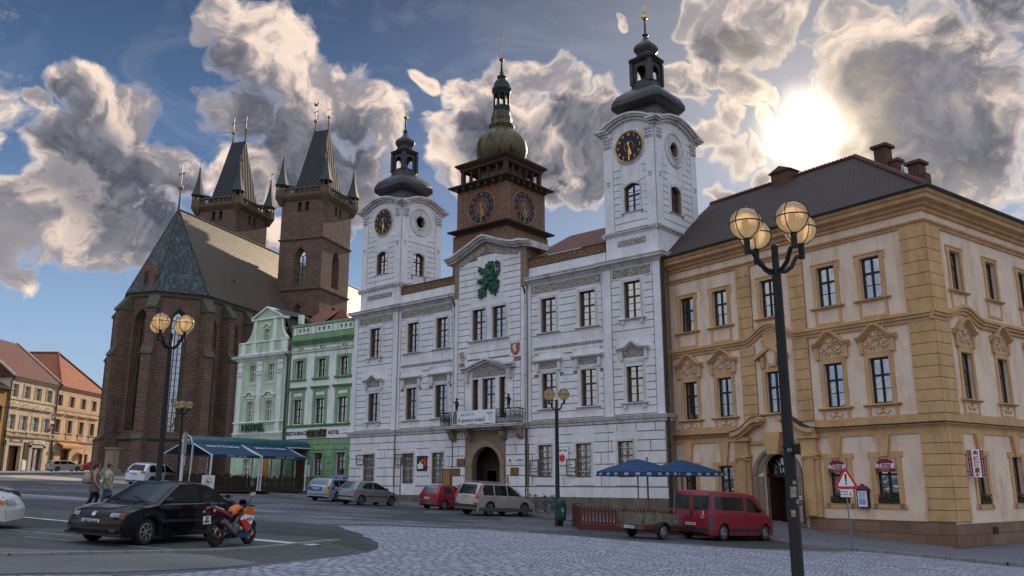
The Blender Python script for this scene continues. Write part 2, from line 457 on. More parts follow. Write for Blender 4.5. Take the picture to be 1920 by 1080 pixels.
 def pieces(s):
  """groups of faces that stand well apart from each other, so that each can be a part of its own"""
  n=len(s.v);par=list(range(n))
  def find(i):
   while par[i]!=i:par[i]=par[par[i]];i=par[i]
   return i
  for f in s.f:
   r0=find(f[0])
   for i in f[1:]:
    r1=find(i)
    if r1!=r0:par[r1]=r0
  isl={}
  for k_,f in enumerate(s.f):isl.setdefault(find(f[0]),[]).append(k_)
  L=list(isl.values())
  if len(L)<2 or len(L)>800:return[list(range(len(s.f)))]
  V=np.array(s.v,dtype=float)
  bx=[V[[i for k_ in l_ for i in s.f[k_]]]for l_ in L]
  lo=np.array([b.min(0)for b in bx]);hi=np.array([b.max(0)for b in bx]);sz=(hi-lo).max(1)
  gap=np.sqrt((np.maximum(0,np.maximum(lo[:,None]-hi[None],lo[None]-hi[:,None]))**2).sum(2))
  near=gap<=np.maximum(.02,.5*np.maximum(sz[:,None],sz[None]))*.98
  lab=-np.ones(len(L),int);c=0
  for i in range(len(L)):
   if lab[i]>=0:continue
   st=[i];lab[i]=c
   while st:
    for q_ in np.nonzero(near[st.pop()]&(lab<0))[0]:lab[q_]=c;st.append(int(q_))
   c+=1
  return[[k_ for j,l_ in enumerate(L)if lab[j]==g_ for k_ in l_]for g_ in range(c)]
 def build(s,name,mats,parent=None,smooth=None,loc=(0,0,0),rz=0.0):
  P=s.pieces()if parent is not None and len(s.f)>1 else[None]
  if len(P)<2 or len(P)>90:return link(name,s.mesh(name,mats,smooth),parent,loc,rz)
  P.sort(key=len,reverse=True);first=None
  for fs in P:
   m_=MB();mp={}
   for k_ in fs:
    m_.f.append(tuple(mp.setdefault(i,len(mp))for i in s.f[k_]));m_.m.append(s.m[k_])
   m_.v=[None]*len(mp)
   for i,j in mp.items():m_.v[j]=s.v[i]
   o=link(name,m_.mesh(name,mats,smooth),parent,loc,rz);first=first or o
  return first
def wall(mb,x0,x1,z0,z1,y,holes,rev=0.3):
 """flat wall in the plane y with openings (xa, xb, za, zb, kind[, spring]); returns nothing"""
 xs=sorted(set([x0,x1]+[h[0]for h in holes]+[h[1]for h in holes]))
 zs=sorted(set([z0,z1]+[h[2]for h in holes]+[h[3]for h in holes]))
 xs=[a for a in xs if x0<=a<=x1];zs=[a for a in zs if z0<=a<=z1]
 for i in range(len(xs)-1):
  zstart=None
  for j in range(len(zs)-1):
   cx,cz=(xs[i]+xs[i+1])/2,(zs[j]+zs[j+1])/2
   hole=any(h[0]<cx<h[1]and h[2]<cz<h[3]for h in holes)
   if not hole and zstart is None:zstart=zs[j]
   if hole and zstart is not None:
    mb.quad((xs[i],y,zstart),(xs[i+1],y,zstart),(xs[i+1],y,zs[j]),(xs[i],y,zs[j]));zstart=None
  if zstart is not None:
   mb.quad((xs[i],y,zstart),(xs[i+1],y,zstart),(xs[i+1],y,zs[-1]),(xs[i],y,zs[-1]))
 for h in holes:
  a,b,c,d=h[:4];kind=h[4]if len(h)>4 else 'rect'
  top=arch_pts(a,b,d,kind)
  for i in range(len(top)-1):
   (xa,za),(xb,zb)=top[i],top[i+1]
   if kind!='rect':
    mb.quad((xa,y,za),(xb,y,zb),(xb,y,d+0.0001),(xa,y,d+0.0001))
  out=[(a,c)]+top+[(b,c)]
  for i in range(len(out)):
   p,q_=out[i],out[(i+1)%len(out)]
   mb.quad((p[0],y,p[1]),(q_[0],y,q_[1]),(q_[0],y+rev,q_[1]),(p[0],y+rev,p[1]))
def arch_pts(a,b,d,kind,n=10):
 w_=b-a;m_=(a+b)/2
 if kind=='rect':return[(a,d),(b,d)]
 if kind=='round':
  r=w_/2
  return[(m_-r*math.cos(PI*i/n),d-r+r*math.sin(PI*i/n))for i in range(n+1)]
 if kind=='seg':
  hgt=w_*0.2
  return[(a+w_*i/n,d-hgt+hgt*math.sin(PI*i/n))for i in range(n+1)]
 if kind=='point':
  pts=[]
  r=w_*1.0
  hgt=math.sqrt(r*r-(r-w_/2)**2)
  for i in range(n//2+1):
   z=hgt*i/(n//2)
   pts.append((b-math.sqrt(max(0,r*r-z*z)),d-hgt+z))
  pts[-1]=(m_,d)
  return pts+[(2*m_-x,z)for x,z in reversed(pts[:-1])]
# ------------------------------------------------------------------ windows (one object each: window > pane, curtain, surround, sill, hood)
WCACHE={}
def win_frame(w_,h,cols,rows,tz,kind,fw=0.07,bar=0.03):
 """timber frame; cols casements, rows of panes below / above the transom at height tz"""
 mb=MB()
 a,b=-w_/2,w_/2
 if kind=='rect':
  mb.box(a,b,0,0.08,h-fw,h)
 else:
  top=arch_pts(a,b,h,kind);inn=arch_pts(a+fw,b-fw,h-fw,kind)
  for i in range(len(top)-1):
   p=[top[i],top[i+1],inn[i+1],inn[i]]
   mb.ext([(x,z)for x,z in reversed(p)],0,0.08)
 zt=h if kind=='rect' else arch_pts(a,b,h,kind)[0][1]
 mb.box(a,a+fw,0,0.08,0,zt-(fw if kind=='rect' else 0));mb.box(b-fw,b,0,0.08,0,zt-(fw if kind=='rect' else 0))
 mb.box(a+fw,b-fw,0,0.08,0,fw)
 cw=w_/cols
 for i in range(1,cols):
  mb.box(a+cw*i-fw*0.55,a+cw*i+fw*0.55,-0.01,0.07,fw,h-fw-0.01)
 if tz:
  mb.box(a+fw,b-fw,-0.02,0.06,tz-fw*0.6,tz+fw*0.6)
  lo=[fw+(tz-fw)*i/rows[0]for i in range(1,rows[0])]
  hi=[tz+(zt-tz-fw*0.5)*i/rows[1]for i in range(1,rows[1])]
 else:
  lo=[fw+(h-fw)*i/rows[0]for i in range(1,rows[0])];hi=[]
 for z in lo+hi:
  mb.box(a+fw,b-fw,0.01,0.05,z-bar/2,z+bar/2)
 if len(rows)>2:
  for i in range(cols):
   x=a+cw*(i+0.5)
   mb.box(x-bar/2,x+bar/2,0.012,0.052,fw,zt-0.01)
 return mb
def window(parent,x,z0,z1,w_,y=0.0,dep=0.18,style='th',rz=0.0,origin=None,surround=None,sill=None,hood=None,kind='rect',curtain=0,fmat=None,label=None,bars=False):
 h=z1-z0
 key=(round(w_,2),round(h,2),style,kind)
 lay={'th':(2,(3,2),0.60),'rb':(2,(2,1),0.62),'h1':(2,(2,1),0.62),'h2':(2,(3,),0),'one':(1,(3,2),0.60),'two':(2,(3,2),0.60),'plain':(2,(1,1),0.65),'shop':(2,(1,1),0.7),'lead':(3,(8,),0)}[style]
 fm=fmat or M_BROWNW
 if key not in WCACHE:
  WCACHE[key]=win_frame(w_,h,lay[0],lay[1],lay[2]*h,kind).mesh('window',fm)
 me=WCACHE[key]
 if fmat and me.materials[0]!=fmat:
  k2=key+(fmat.name,)
  if k2 not in WCACHE:
   m2=me.copy();m2.materials[0]=fmat;WCACHE[k2]=m2
  me=WCACHE[k2]
 if origin is None:
  loc=(x,y+dep,z0)
 else:
  d=Vector((math.cos(rz),math.sin(rz)));nin=Vector((-math.sin(rz),math.cos(rz)))
  p=Vector(origin[:2])+d*x+nin*(y+dep)
  loc=(p.x,p.y,z0)
 win=link('window',me,parent,loc,rz)
 if label:win['label']=label
 kp=key+('pane',)
 if kp not in WCACHE:
  mb=MB();out=[(-w_/2+.02,0.02)]+[(px_*(1-.04/w_),pz-.02)for px_,pz in arch_pts(-w_/2,w_/2,h,kind)]+[(w_/2-.02,0.02)]
  mb.add([(px_,0.035,pz)for px_,pz in out],[tuple(reversed(range(len(out))))])
  WCACHE[kp]=mb.mesh('pane',M_GLASS)
 link('pane',WCACHE[kp],win)
 kr=key+('room',)
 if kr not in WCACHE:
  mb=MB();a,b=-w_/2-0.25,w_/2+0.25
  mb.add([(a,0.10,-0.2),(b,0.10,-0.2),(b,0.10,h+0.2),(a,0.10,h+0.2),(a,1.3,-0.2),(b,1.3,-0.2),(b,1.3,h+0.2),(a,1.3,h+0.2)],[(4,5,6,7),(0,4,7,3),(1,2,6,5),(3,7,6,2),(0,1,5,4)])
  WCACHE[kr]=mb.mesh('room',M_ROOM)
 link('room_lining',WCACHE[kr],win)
 if curtain:
  kc=key+('curt',curtain)
  if kc not in WCACHE:
   mb=MB()
   spans={1:[(-w_/2,-w_*0.18),(w_*0.2,w_/2)],2:[(-w_/2,w_/2)],3:[(-w_/2,-w_*0.05)],4:[(w_*0.05,w_/2)]}[curtain]
   for(a,b)in spans:
    n=14
    zt=h*(0.98 if curtain!=2 else 0.96);zb=0.05
    vs=[]
    for i in range(n+1):
     xx=a+(b-a)*i/n;yy=0.17+0.025*math.sin(i*1.9)+0.01*math.sin(i*4.1)
     vs+=[(xx,yy,zb),(xx,yy,zt)]
    mb.add(vs,[(2*i,2*i+2,2*i+3,2*i+1)for i in range(n)])
   WCACHE[kc]=mb.mesh('curtain',M_CURT)
  link('curtain',WCACHE[kc],win)
 if bars:
  kb=key+('bars',)
  if kb not in WCACHE:
   mb=MB()
   for i in range(1,7):
    xx=-w_/2+w_*i/7
    mb.tube([(xx,-0.04,0.02),(xx,-0.04,h-0.02)],0.011,6)
   for zz in(0.35*h*0.5,h*0.5,h*0.82):mb.box(-w_/2+0.02,w_/2-0.02,-0.055,-0.030,zz-0.012,zz+0.012)
   WCACHE[kb]=mb.mesh('security_bars',M_WHITEW)
  link('security_bars',WCACHE[kb],win)
 if surround:
  sm,sw,sp=surround[:3]
  ks=key+('sur',sm.name,sw,sp,round(dep,2))
  if ks not in WCACHE:
   mb=MB();a,b=-w_/2,w_/2
   yo,yi=-dep-sp,-dep+0.02
   if kind=='rect':
    mb.box(a-sw,b+sw,yo,yi,h,h+sw)
    zt=h
   else:
    zt=arch_pts(a,b,h,kind)[0][1]
    t1=arch_pts(a,b,h,kind);t2=arch_pts(a-sw,b+sw,h+sw,kind)
    for i in range(len(t1)-1):
     mb.ext([t1[i],t1[i+1],t2[i+1],t2[i]][::-1],yo,yi)
    zt=min(zt,t2[0][1])
   mb.box(a-sw,a,yo,yi,0,zt);mb.box(b,b+sw,yo,yi,0,zt)
   if len(surround)>3 and surround[3]=='ears':
    mb.box(a-sw-0.07,a-sw,yo,yi,h-0.14,h+sw);mb.box(b+sw,b+sw+0.07,yo,yi,h-0.14,h+sw)
    mb.box(a-sw-0.02,b+sw+0.02,yo-0.03,yo,h+sw*0.72,h+sw)
   WCACHE[ks]=mb.mesh('surround',sm)
  link('surround',WCACHE[ks],win)
 if sill:
  sm,ext_,pr,th=sill[:4]
  kk=key+('sill',sm.name,ext_,pr,th,round(dep,2),sill[4]if len(sill)>4 else '')
  if kk not in WCACHE:
   mb=MB();a,b=-w_/2-ext_,w_/2+ext_
   yf=-dep
   mb.prof([(yf-pr,-0.02),(yf+0.02,0.02),(-0.0,0.02),(0.0,-0.03),(yf+0.0,-th),(yf-pr*0.5,-th),(yf-pr,-th*0.55)],a,b)
   if len(sill)>4 and sill[4]=='brk':
    for bx in(a+0.22,b-0.22):mb.box(bx-0.09,bx+0.09,yf-pr*0.7,yf,-th-0.2,-th)
   if len(sill)>4 and sill[4]=='apron':
    mb.box(-w_/2-0.2,w_/2+0.2,yf-0.035,yf,-0.72,-th)
   WCACHE[kk]=mb.mesh('sill',sm)
  link('sill',WCACHE[kk],win)
 if hood:
  hood(win,w_,h,-dep)
 return win
# ------------------------------------------------------------------ buildings
K=1.14
def broot(name,ox,oy,az,label,cat,group=None):
 return empty(name,(ox*K,oy*K,EYE*(1-K)),R(90-az),label,cat,group,scale=K)
def segs(x0,x1,za,zb,avoid):
 out=[(x0,x1)]
 for(a,b,c,d)in avoid:
  if d<=za+0.01 or c>=zb-0.01:continue
  nxt=[]
  for(p,q_)in out:
   if b<=p or a>=q_:nxt.append((p,q_));continue
   if a>p:nxt.append((p,a))
   if b<q_:nxt.append((b,q_))
  out=nxt
 return[s_ for s_ in out if s_[1]-s_[0]>0.07]
def bands(mb,x0,x1,z0,z1,pitch,y,avoid=(),pr=0.03,gap=0.045):
 n=max(1,round((z1-z0)/pitch));h=(z1-z0)/n
 for i in range(n):
  za,zb=z0+i*h+gap/2,z0+(i+1)*h-gap/2
  for a,b in segs(x0,x1,za,zb,avoid):mb.box(a,b,y-pr,y+0.02,za,zb)
def blocks(mb,x0,x1,rows,y,avoid=(),bw=1.25,pr=0.035,gap=0.05,ph=0):
 for i in range(len(rows)-1):
  za,zb=rows[i]+gap/2,rows[i+1]-gap/2
  for a,b in segs(x0,x1,za,zb,avoid):
   n=max(1,round((b-a)/bw));w_=(b-a)/n
   cuts=[a]+[a+w_*(j+(0.5 if(i+ph)%2 and n>0 else 0))for j in range(0 if(i+ph)%2 else 1,n)]+[b]
   for j in range(len(cuts)-1):
    if cuts[j+1]-cuts[j]>0.12:mb.box(cuts[j]+gap/2,cuts[j+1]-gap/2,y-pr,y+0.02,za,zb)
COR=[(0,0),(0.05,0),(0.05,0.07),(0.12,0.10),(0.14,0.17),(0.25,0.22),(0.34,0.24),(0.34,0.32),(0.40,0.40),(0.40,0.44),(0,0.47)]
def cornice(mb,path,z,h=0.44,out=0.40,close=False):
 mb.ring([(o*out/0.40,z+q_*h/0.47)for o,q_ in COR],path,close)
def lathe_sq(mb,prof,c,ch=0.22,rz=0.0):
 """profile [(half width, z)] on a square plan with cut corners"""
 vs=[];m=len(prof)
 for q_ in range(8):
  sx=[1,1,1-ch*1.0,-(1-ch),-1,-1,-(1-ch),1-ch][q_]
  sy=[-(1-ch),1-ch,1,1,1-ch,-(1-ch),-1,-1][q_]
  for a,z in prof:
   x,y=sx*a,sy*a
   vs.append((c[0]+x*math.cos(rz)-y*math.sin(rz),c[1]+x*math.sin(rz)+y*math.cos(rz),z))
 fs=[(i*m+j,((i+1)%8)*m+j,((i+1)%8)*m+j+1,i*m+j+1)for i in range(8)for j in range(m-1)]
 fs.append(tuple(reversed([i*m for i in range(8)])));fs.append(tuple(i*m+m-1 for i in range(8)))
 mb.add(vs,fs)
def clock(parent,x,y,z,r,rz=0.0,origin=None,hm=(5.5,30),facecol=None,numm=None):
 mb=MB();n=40
 mb.add([(0,0,0)]+[(r*math.cos(2*PI*i/n),0,r*math.sin(2*PI*i/n))for i in range(n)],[(0,1+(i+1)%n,1+i)for i in range(n)][::-1]if False else[(0,1+i,1+(i+1)%n)for i in range(n)])
 if origin is None:loc=(x,y,z)
 else:
  d=Vector((math.cos(rz),math.sin(rz)));nin=Vector((-math.sin(rz),math.cos(rz)))
  p=Vector(origin[:2])+d*x+nin*y;loc=(p.x,p.y,z)
 c=mb.build('clock',facecol or M_CLOCKB,parent,loc=loc,rz=rz)
 mb=MB()
 for i in range(1,13):
  a=PI/2-i*PI/6
  mb.text(str(i),r*0.25,0.80*r*math.cos(a),-0.03,0.80*r*math.sin(a),th=0.012,sx=0.85,bold=0.004*r)
 mb.build('numerals',numm or M_GOLD,c)
 mb=MB();mb.torus((0,-0.02,0),r*0.985,0.02*r+0.008,'y',40,6)
 for i in range(60):
  a=i*PI/30;rr=0.93
  mb.tube([(rr*r*math.cos(a),-0.02,rr*r*math.sin(a)),(0.96*r*math.cos(a),-0.02,0.96*r*math.sin(a))],0.012*r,4)
 mb.torus((0,-0.02,0),r*0.33,0.008*r+.003,'y',30,5)
 mb.build('rim',numm or M_GOLD,c)
 mb=MB()
 for ang,ln,wd in((hm[0]*PI/6,0.55,0.06),(hm[1]*PI/30,0.86,0.045)):
  dx,dz=math.sin(ang),math.cos(ang);px,pz=-dz,dx
  a0=-0.28
  mb.add([(dx*a0*r+px*wd*r*.6,-0.05,dz*a0*r+pz*wd*r*.6),(dx*a0*r-px*wd*r*.6,-0.05,dz*a0*r-pz*wd*r*.6),(dx*ln*r-px*wd*r,-0.05,dz*ln*r-pz*wd*r),(dx*(ln+.05)*r,-0.05,dz*(ln+.05)*r),(dx*ln*r+px*wd*r,-0.05,dz*ln*r+pz*wd*r)],[(0,1,2,3,4)])
 mb.build('hands',numm or M_GOLD,c)
 return c
# ============================ town hall
TH_=broot('town_hall',-10.9,58.4,131.3,'pale lavender-white town hall with twin clock towers and a green lion on its gable','building')
GZ=-2.6
F3=[(2.28,10.12,12.1,1.05),(5.96,10.1,12.05,1.0),(8.67,10.1,12.05,1.02),(12.01,10.2,12.12,1.06),(13.65,10.2,12.12,1.06),(17.27,10.13,12.08,1.05),(19.98,10.13,12.1,1.03),(22.95,10.2,12.16,1.0)]
F2=[(2.35,5.82,7.84,1.06),(5.96,5.78,7.8,0.96),(8.67,5.78,7.82,0.98),(11.78,5.55,7.86,0.48),(12.87,5.55,7.86,1.01),(13.95,5.55,7.86,0.48),(17.27,5.86,7.84,1.0),(19.98,5.84,7.85,1.0),(22.95,5.86,7.9,0.98)]
F1=[(2.08,1.98,3.7,1.08),(5.79,1.84,3.68,1.0),(8.49,1.84,3.67,1.0),(16.93,2.17,3.89,0.92),(19.53,2.16,3.9,0.96),(22.25,2.16,3.94,0.92)]
allw=F3+F2+F1
holes=[(x-w_/2,x+w_/2,a,b)for x,a,b,w_ in allw]
gate=(11.6,13.81,0.2,3.92,'round')
avoid=[(x-w_/2-0.20,x+w_/2+0.20,a-0.05,b+0.20)for x,a,b,w_ in F3+F2]+[(x-w_/2-0.16,x+w_/2+0.16,a-0.04,b+0.12)for x,a,b,w_ in F1]
YO={0:-0.10,1:0.0,2:-0.16,3:0.0,4:-0.10}
SEC=[(0.0,4.56),(4.56,9.86),(9.86,15.75),(15.75,21.2),(21.2,24.66)]
def yof(x):
 for i,(a,b)in enumerate(SEC):
  if a<=x<=b:return YO[i]
wallm=MB()
for i,(a,b)in enumerate(SEC):
 hh=[h for h in holes if a<(h[0]+h[1])/2<b]
 if i==2:hh=hh+[gate]
 wall(wallm,a,b,GZ,13.2,YO[i],hh,0.24)
for i in range(1,5):
 x=SEC[i][0];wallm.quad((x,YO[i-1],GZ),(x,YO[i],GZ),(x,YO[i],13.2),(x,YO[i-1],13.2))
wallm.quad((0,YO[0],GZ),(0,12,GZ),(0,12,13.2),(0,YO[0],13.2))
wallm.quad((24.66,YO[4],GZ),(24.66,12,GZ),(24.66,12,13.2),(24.66,YO[4],13.2))
wallm.quad((0,12,GZ),(24.66,12,GZ),(24.66,12,13.2),(0,12,13.2))
gab=[(9.86,13.2),(9.86,15.45),(10.5,15.7),(12.6,16.2),(14.95,15.5),(15.75,15.4),(15.75,13.2)]
wallm.ext(list(reversed(gab)),YO[2],1.2)
for(a,b)in((4.56,9.86),(15.75,21.2)):
 wallm.box(a,b,0.12,0.5,13.2,14.12)
wallm.build('wall',M_JOINT,TH_)
rd=MB()
for i,(a,b)in enumerate(SEC):
 y=YO[i];av=[h for h in avoid]
 pl=0.42 if i in(0,4)else 0.22
 if i==2:pl=0.38
 for(p,q_)in((a,a+pl),(b-pl,b)):rd.box(p,q_,y-0.045,y+0.01,5.22,12.98)
 x0,x1=a+pl+0.05,b-pl-0.05
 extra=[]
 if i==0:extra=[(1.0,3.75,8.02,8.95)]
 if i==1:extra=[(4.8,9.75,9.10,9.38),(4.9,6.9,7.98,8.66),(7.6,9.6,7.98,8.66)]
 if i==3:extra=[(16.1,21.1,9.10,9.38),(16.2,18.3,7.98,8.66),(18.95,21.05,7.98,8.66)]
 if i==4:extra=[(21.9,24.0,8.05,9.0)]
 if i==2:extra=[(10.85,14.8,5.2,8.95),(11.25,14.42,10.0,12.35),(10.38,11.0,9.0,9.7),(14.55,15.3,9.0,9.8),(11.86,13.95,12.55,15.4)]
 bands(rd,x0,x1,5.26,12.34 if i!=2 else 15.2,0.385,y,av+extra)
 if i!=2:
  rd.box(x0,x1,y-0.03,y+0.01,12.36,12.98)
 else:
  rd.box(11.9,13.9,y-0.03,y+0.02,12.6,15.25)
  rd.box(11.3,14.4,y-0.03,y+0.02,12.10,12.5)
  rd.box(12.56,13.10,y-0.03,y+0.02,10.15,12.1)
  rd.box(10.9,14.75,y-0.03,y+0.01,7.86,8.9)
  rd.box(10.9,11.52,y-0.03,y+0.01,5.3,7.84);rd.box(14.21,14.75,y-0.03,y+0.01,5.3,7.84)
  rd.box(12.05,12.33,y-0.06,y+0.01,5.3,7.9);rd.box(13.40,13.68,y-0.06,y+0.01,5.3,7.9)
 rows=[1.68,2.27,2.81,3.42,3.96,4.40,4.83]
 ga=[(11.0,14.2,0,4.3),(11.6,13.8,4.2,4.45)]if i==2 else[]
 blocks(rd,a+0.02,b-0.02,rows if i in(0,2,4)else rows[:5],y,av+ga,1.3,ph=i)
 if i in(1,3):
  for(za,zb)in((3.96,4.40),(4.40,4.83)):rd.box(a,b,y-0.035,y+0.01,za+0.02,zb-0.02)
 for p,q_ in segs(a,b,1.15,1.66,[(11.05,14.15,0,4.3)]if i==2 else[]):rd.box(p,q_,y-0.03,y+0.01,1.14,1.64)
for(a,b)in((4.56,9.86),(15.75,21.2)):rd.box(a,b,0.09,0.13,13.42,14.08)
rd.build('render',M_WHITE,TH_)
pm=MB()
for i,(a,b)in enumerate(SEC):
 for p,q_ in segs(a-(0.03 if i in(0,)else 0),b+(0.03 if i==4 else 0),-1,1.1,[(11.05,14.15,0,4.3)]if i==2 else[]):
  pm.box(p,q_,YO[i]-0.09,YO[i]+0.01,GZ,1.13)
pm.build('plinth',M_PLINTH,TH_)
tr=MB()
def jog(z,secs=SEC,ext_=0.0):
 path=[(-ext_,YO[0])]
 for i,(a,b)in enumerate(secs):
  path+=[(a,YO[i]),(b,YO[i])]
 return path[1:]
path=[(0.0,0.9)]+jog(0)+[(24.66,0.9)]
path=[p for i,p in enumerate(path)if i==0 or p!=path[i-1]]
tr.ring([(0,4.85),(0.06,4.87),(0.08,4.98),(0.16,5.03),(0.20,5.12),(0.24,5.19),(0.0,5.24)],path)
tr.build('string_course',M_TRIMW,TH_)
tr=MB()
cornice(tr,[(0.0,0.9),(0.0,YO[0]),(4.56,YO[0]),(4.56,0.0),(9.84,0.0)],13.0,0.45,0.42)
cornice(tr,[(15.77,0.0),(21.2,0.0),(21.2,YO[4]),(24.66,YO[4]),(24.66,0.9)],13.0,0.45,0.42)
tr.build('main_cornice',M_TRIMW,TH_)
tr=MB()
gp=[(9.30,15.42),(10.0,15.50),(10.6,15.72),(11.4,16.02),(12.2,16.36),(12.62,16.42),(13.1,16.26),(13.9,15.94),(14.7,15.68),(15.1,15.60),(15.5,15.62),(16.3,15.42)]
for pr0,dz0,dz1 in((0.50,0.10,0.22),(0.36,-0.02,0.10),(0.16,-0.16,-0.02)):
 for i in range(len(gp)-1):
  (xa,za),(xb,zb)=gp[i],gp[i+1]
  tr.ext([(xa,za+dz0),(xb,zb+dz0),(xb,zb+dz1),(xa,za+dz1)],YO[2]-pr0,1.2+pr0*0.3)
tr.build('gable_cornice',M_TRIMW,TH_)
fz=MB()
for i,(a,b)in enumerate(SEC):
 if i==2:continue
 p=0.55 if i in(0,4)else 0.3
 fz.box(a+p,b-p,YO[i]-0.05,YO[i]-0.02,12.44,12.92)
for(a,b)in((4.9,9.65),(16.2,21.0)):fz.box(a,b,-0.05,-0.01,9.16,9.32)
fz2=fz
fz.ext(list([(10.3,14.88),(10.9,15.12),(12.5,15.62),(12.5,16.02),(11.0,15.52),(10.3,15.28)])[::1],YO[2]-0.05,YO[2]-0.02)
fz.ext([(12.7,15.58),(13.9,15.24),(15.2,15.0),(15.2,15.30),(13.9,15.60),(12.7,16.0)],YO[2]-0.05,YO[2]-0.02)
fz.build('scroll_frieze',M_FRIEZE,TH_)
M_BFRIEZE=friezemat('brown_attic_frieze',(0.26,0.155,0.075),(0.075,0.050,0.028),4.0)
fz=MB()
for(a,b)in((4.56,9.86),(15.75,21.2)):
 fz.box(a,b,0.05,0.5,14.12,14.62)
fz.build('attic_frieze',M_BFRIEZE,TH_)
rf=MB()
for(a,b)in((4.5,9.9),(15.7,21.4)):
 rf.quad((a,-0.02,14.62),(b,-0.02,14.62),(b,4.2,17.0 if a>10 else 16.0),(a,4.2,17.0 if a>10 else 16.0))
 rf.quad((a,4.2,17.0 if a>10 else 16.0),(b,4.2,17.0 if a>10 else 16.0),(b,12,13.2),(a,12,13.2))
rf.quad((9.9,1.2,15.3),(15.75,1.2,15.3),(15.75,11.5,13.3),(9.9,11.5,13.3))
rf.build('roof',M_REDTILE,TH_)
def hood_flat(win,w_,h,yf):
 k_=('hf',round(w_,2),round(h,2),round(yf,2))
 if k_ not in WCACHE:
  mb=MB();a=w_/2
  mb.prof([(yf-0.30,h+0.72),(yf-0.30,h+0.66),(yf-0.22,h+0.60),(yf-0.10,h+0.56),(yf,h+0.52),(yf,h+0.80)],-a-0.52,a+0.52)
  for s_ in(-1,1):mb.tbox(s_*(a+0.26)-0.10,s_*(a+0.26)+0.10,yf-0.16,yf,h+0.10,h+0.56,0.0)
  mb.cur=1;mb.box(-a-0.1,a+0.1,yf-0.06,yf,h+0.24,h+0.5)
  WCACHE[k_]=mb.mesh('hood',[M_TRIMW,M_FRIEZE])
 link('hood',WCACHE[k_],win)
def hood_gable(win,w_,h,yf):
 k_=('hg',round(w_,2),round(h,2),round(yf,2))
 if k_ not in WCACHE:
  mb=MB();a=w_/2+0.5
  for(xa,za,xb,zb)in((-a,0.68,-a*0.45,0.74),(-a*.45,0.74,0,1.04),(0,1.04,a*.45,0.74),(a*.45,0.74,a,0.68)):
   mb.ext([(xa,h+za),(xb,h+zb),(xb,h+zb+0.08),(xa,h+za+0.08)],yf-0.32,yf)
   mb.ext([(xa,h+za-0.09),(xb,h+zb-0.09),(xb,h+zb),(xa,h+za)],yf-0.20,yf)
  for s_ in(-1,1):mb.box(s_*(a-0.24)-0.09,s_*(a-0.24)+0.09,yf-0.16,yf,h+0.12,h+0.62)
  mb.cur=1;mb.ext([(-a*.7,h+0.28),(a*.7,h+0.28),(a*.62,h+0.55),(0,h+0.84),(-a*.62,h+0.55)],yf-0.06,yf)
  WCACHE[k_]=mb.mesh('hood',[M_TRIMW,M_FRIEZE])
 link('hood',WCACHE[k_],win)
SUR=(M_TRIMW,0.15,0.05)
fl=MB()
for(x,a,b,w_),up in[(q,0.50)for q in F3]+[(q,1.12 if q[3]>.9 and abs(q[0]-12.87)>.5 else 0.2)for q in F2]+[(q,0.52)for q in F1]:
 y=yof(x);e=0.24
 fl.box(x-w_/2-e,x-w_/2-0.01,y-0.026,y+0.01,a-0.02,b+0.01)
 fl.box(x+w_/2+0.01,x+w_/2+e,y-0.026,y+0.01,a-0.02,b+0.01)
 fl.box(x-w_/2-e,x+w_/2+e,y-0.026,y+0.01,b+0.01,b+up)
 fl.box(x-w_/2-e,x+w_/2+e,y-0.026,y+0.01,a-0.42,a-0.02)
for(a,b,c,d)in[(4.79,9.78,8.85,9.65),(16.08,21.12,8.85,9.65),(4.88,6.92,7.8,9.0),(7.58,9.62,7.8,9.0),(16.18,18.32,7.8,9.0),(18.93,21.07,7.8,9.0)]:fl.box(a,b,-0.024,0.01,c,d)
fl.box(1.0,3.75,YO[0]-.024,YO[0]+.01,7.7,9.3);fl.box(21.85,24.05,YO[0]-.024,YO[0]+.01,7.7,9.35)
fl.box(10.3,11.1,YO[2]-.024,YO[2],8.95,9.8);fl.box(14.5,15.35,YO[2]-.024,YO[2],8.95,9.85)
fl.box(10.85,14.8,YO[2]-.024,YO[2],8.8,9.0);fl.box(11.2,14.45,YO[2]-.024,YO[2],9.85,10.15);fl.box(11.84,13.97,YO[2]-.024,YO[2],12.5,15.4)
fl.build('plain_render',M_WHITE,TH_)
cur=[3,0,1,4,0,1,2,0,3,1,0,4]
for i,(x,a,b,w_)in enumerate(F3):
 window(TH_,x,a,b,w_,yof(x),0.16,'th',surround=SUR,sill=(M_TRIMW,0.30,0.20,0.10,'brk' if i in(0,7)else ''),curtain=[2,0,1,0,2,4,3,0][i])
for i,(x,a,b,w_)in enumerate(F2):
 if w_<0.6 or abs(x-12.87)<0.01:
  window(TH_,x,a,b,w_,yof(x),0.16,'one' if w_<0.6 else 'two',surround=(M_TRIMW,0.06,0.04),curtain=[0,3,0][i%3])
  continue
 window(TH_,x,a,b,w_,yof(x),0.16,'th',surround=SUR,sill=(M_TRIMW,0.30,0.20,0.10,'brk' if i in(0,8)else ''),hood=hood_gable if i in(0,8)else hood_flat,curtain=[1,3,0,0,0,0,1,0,3][i])
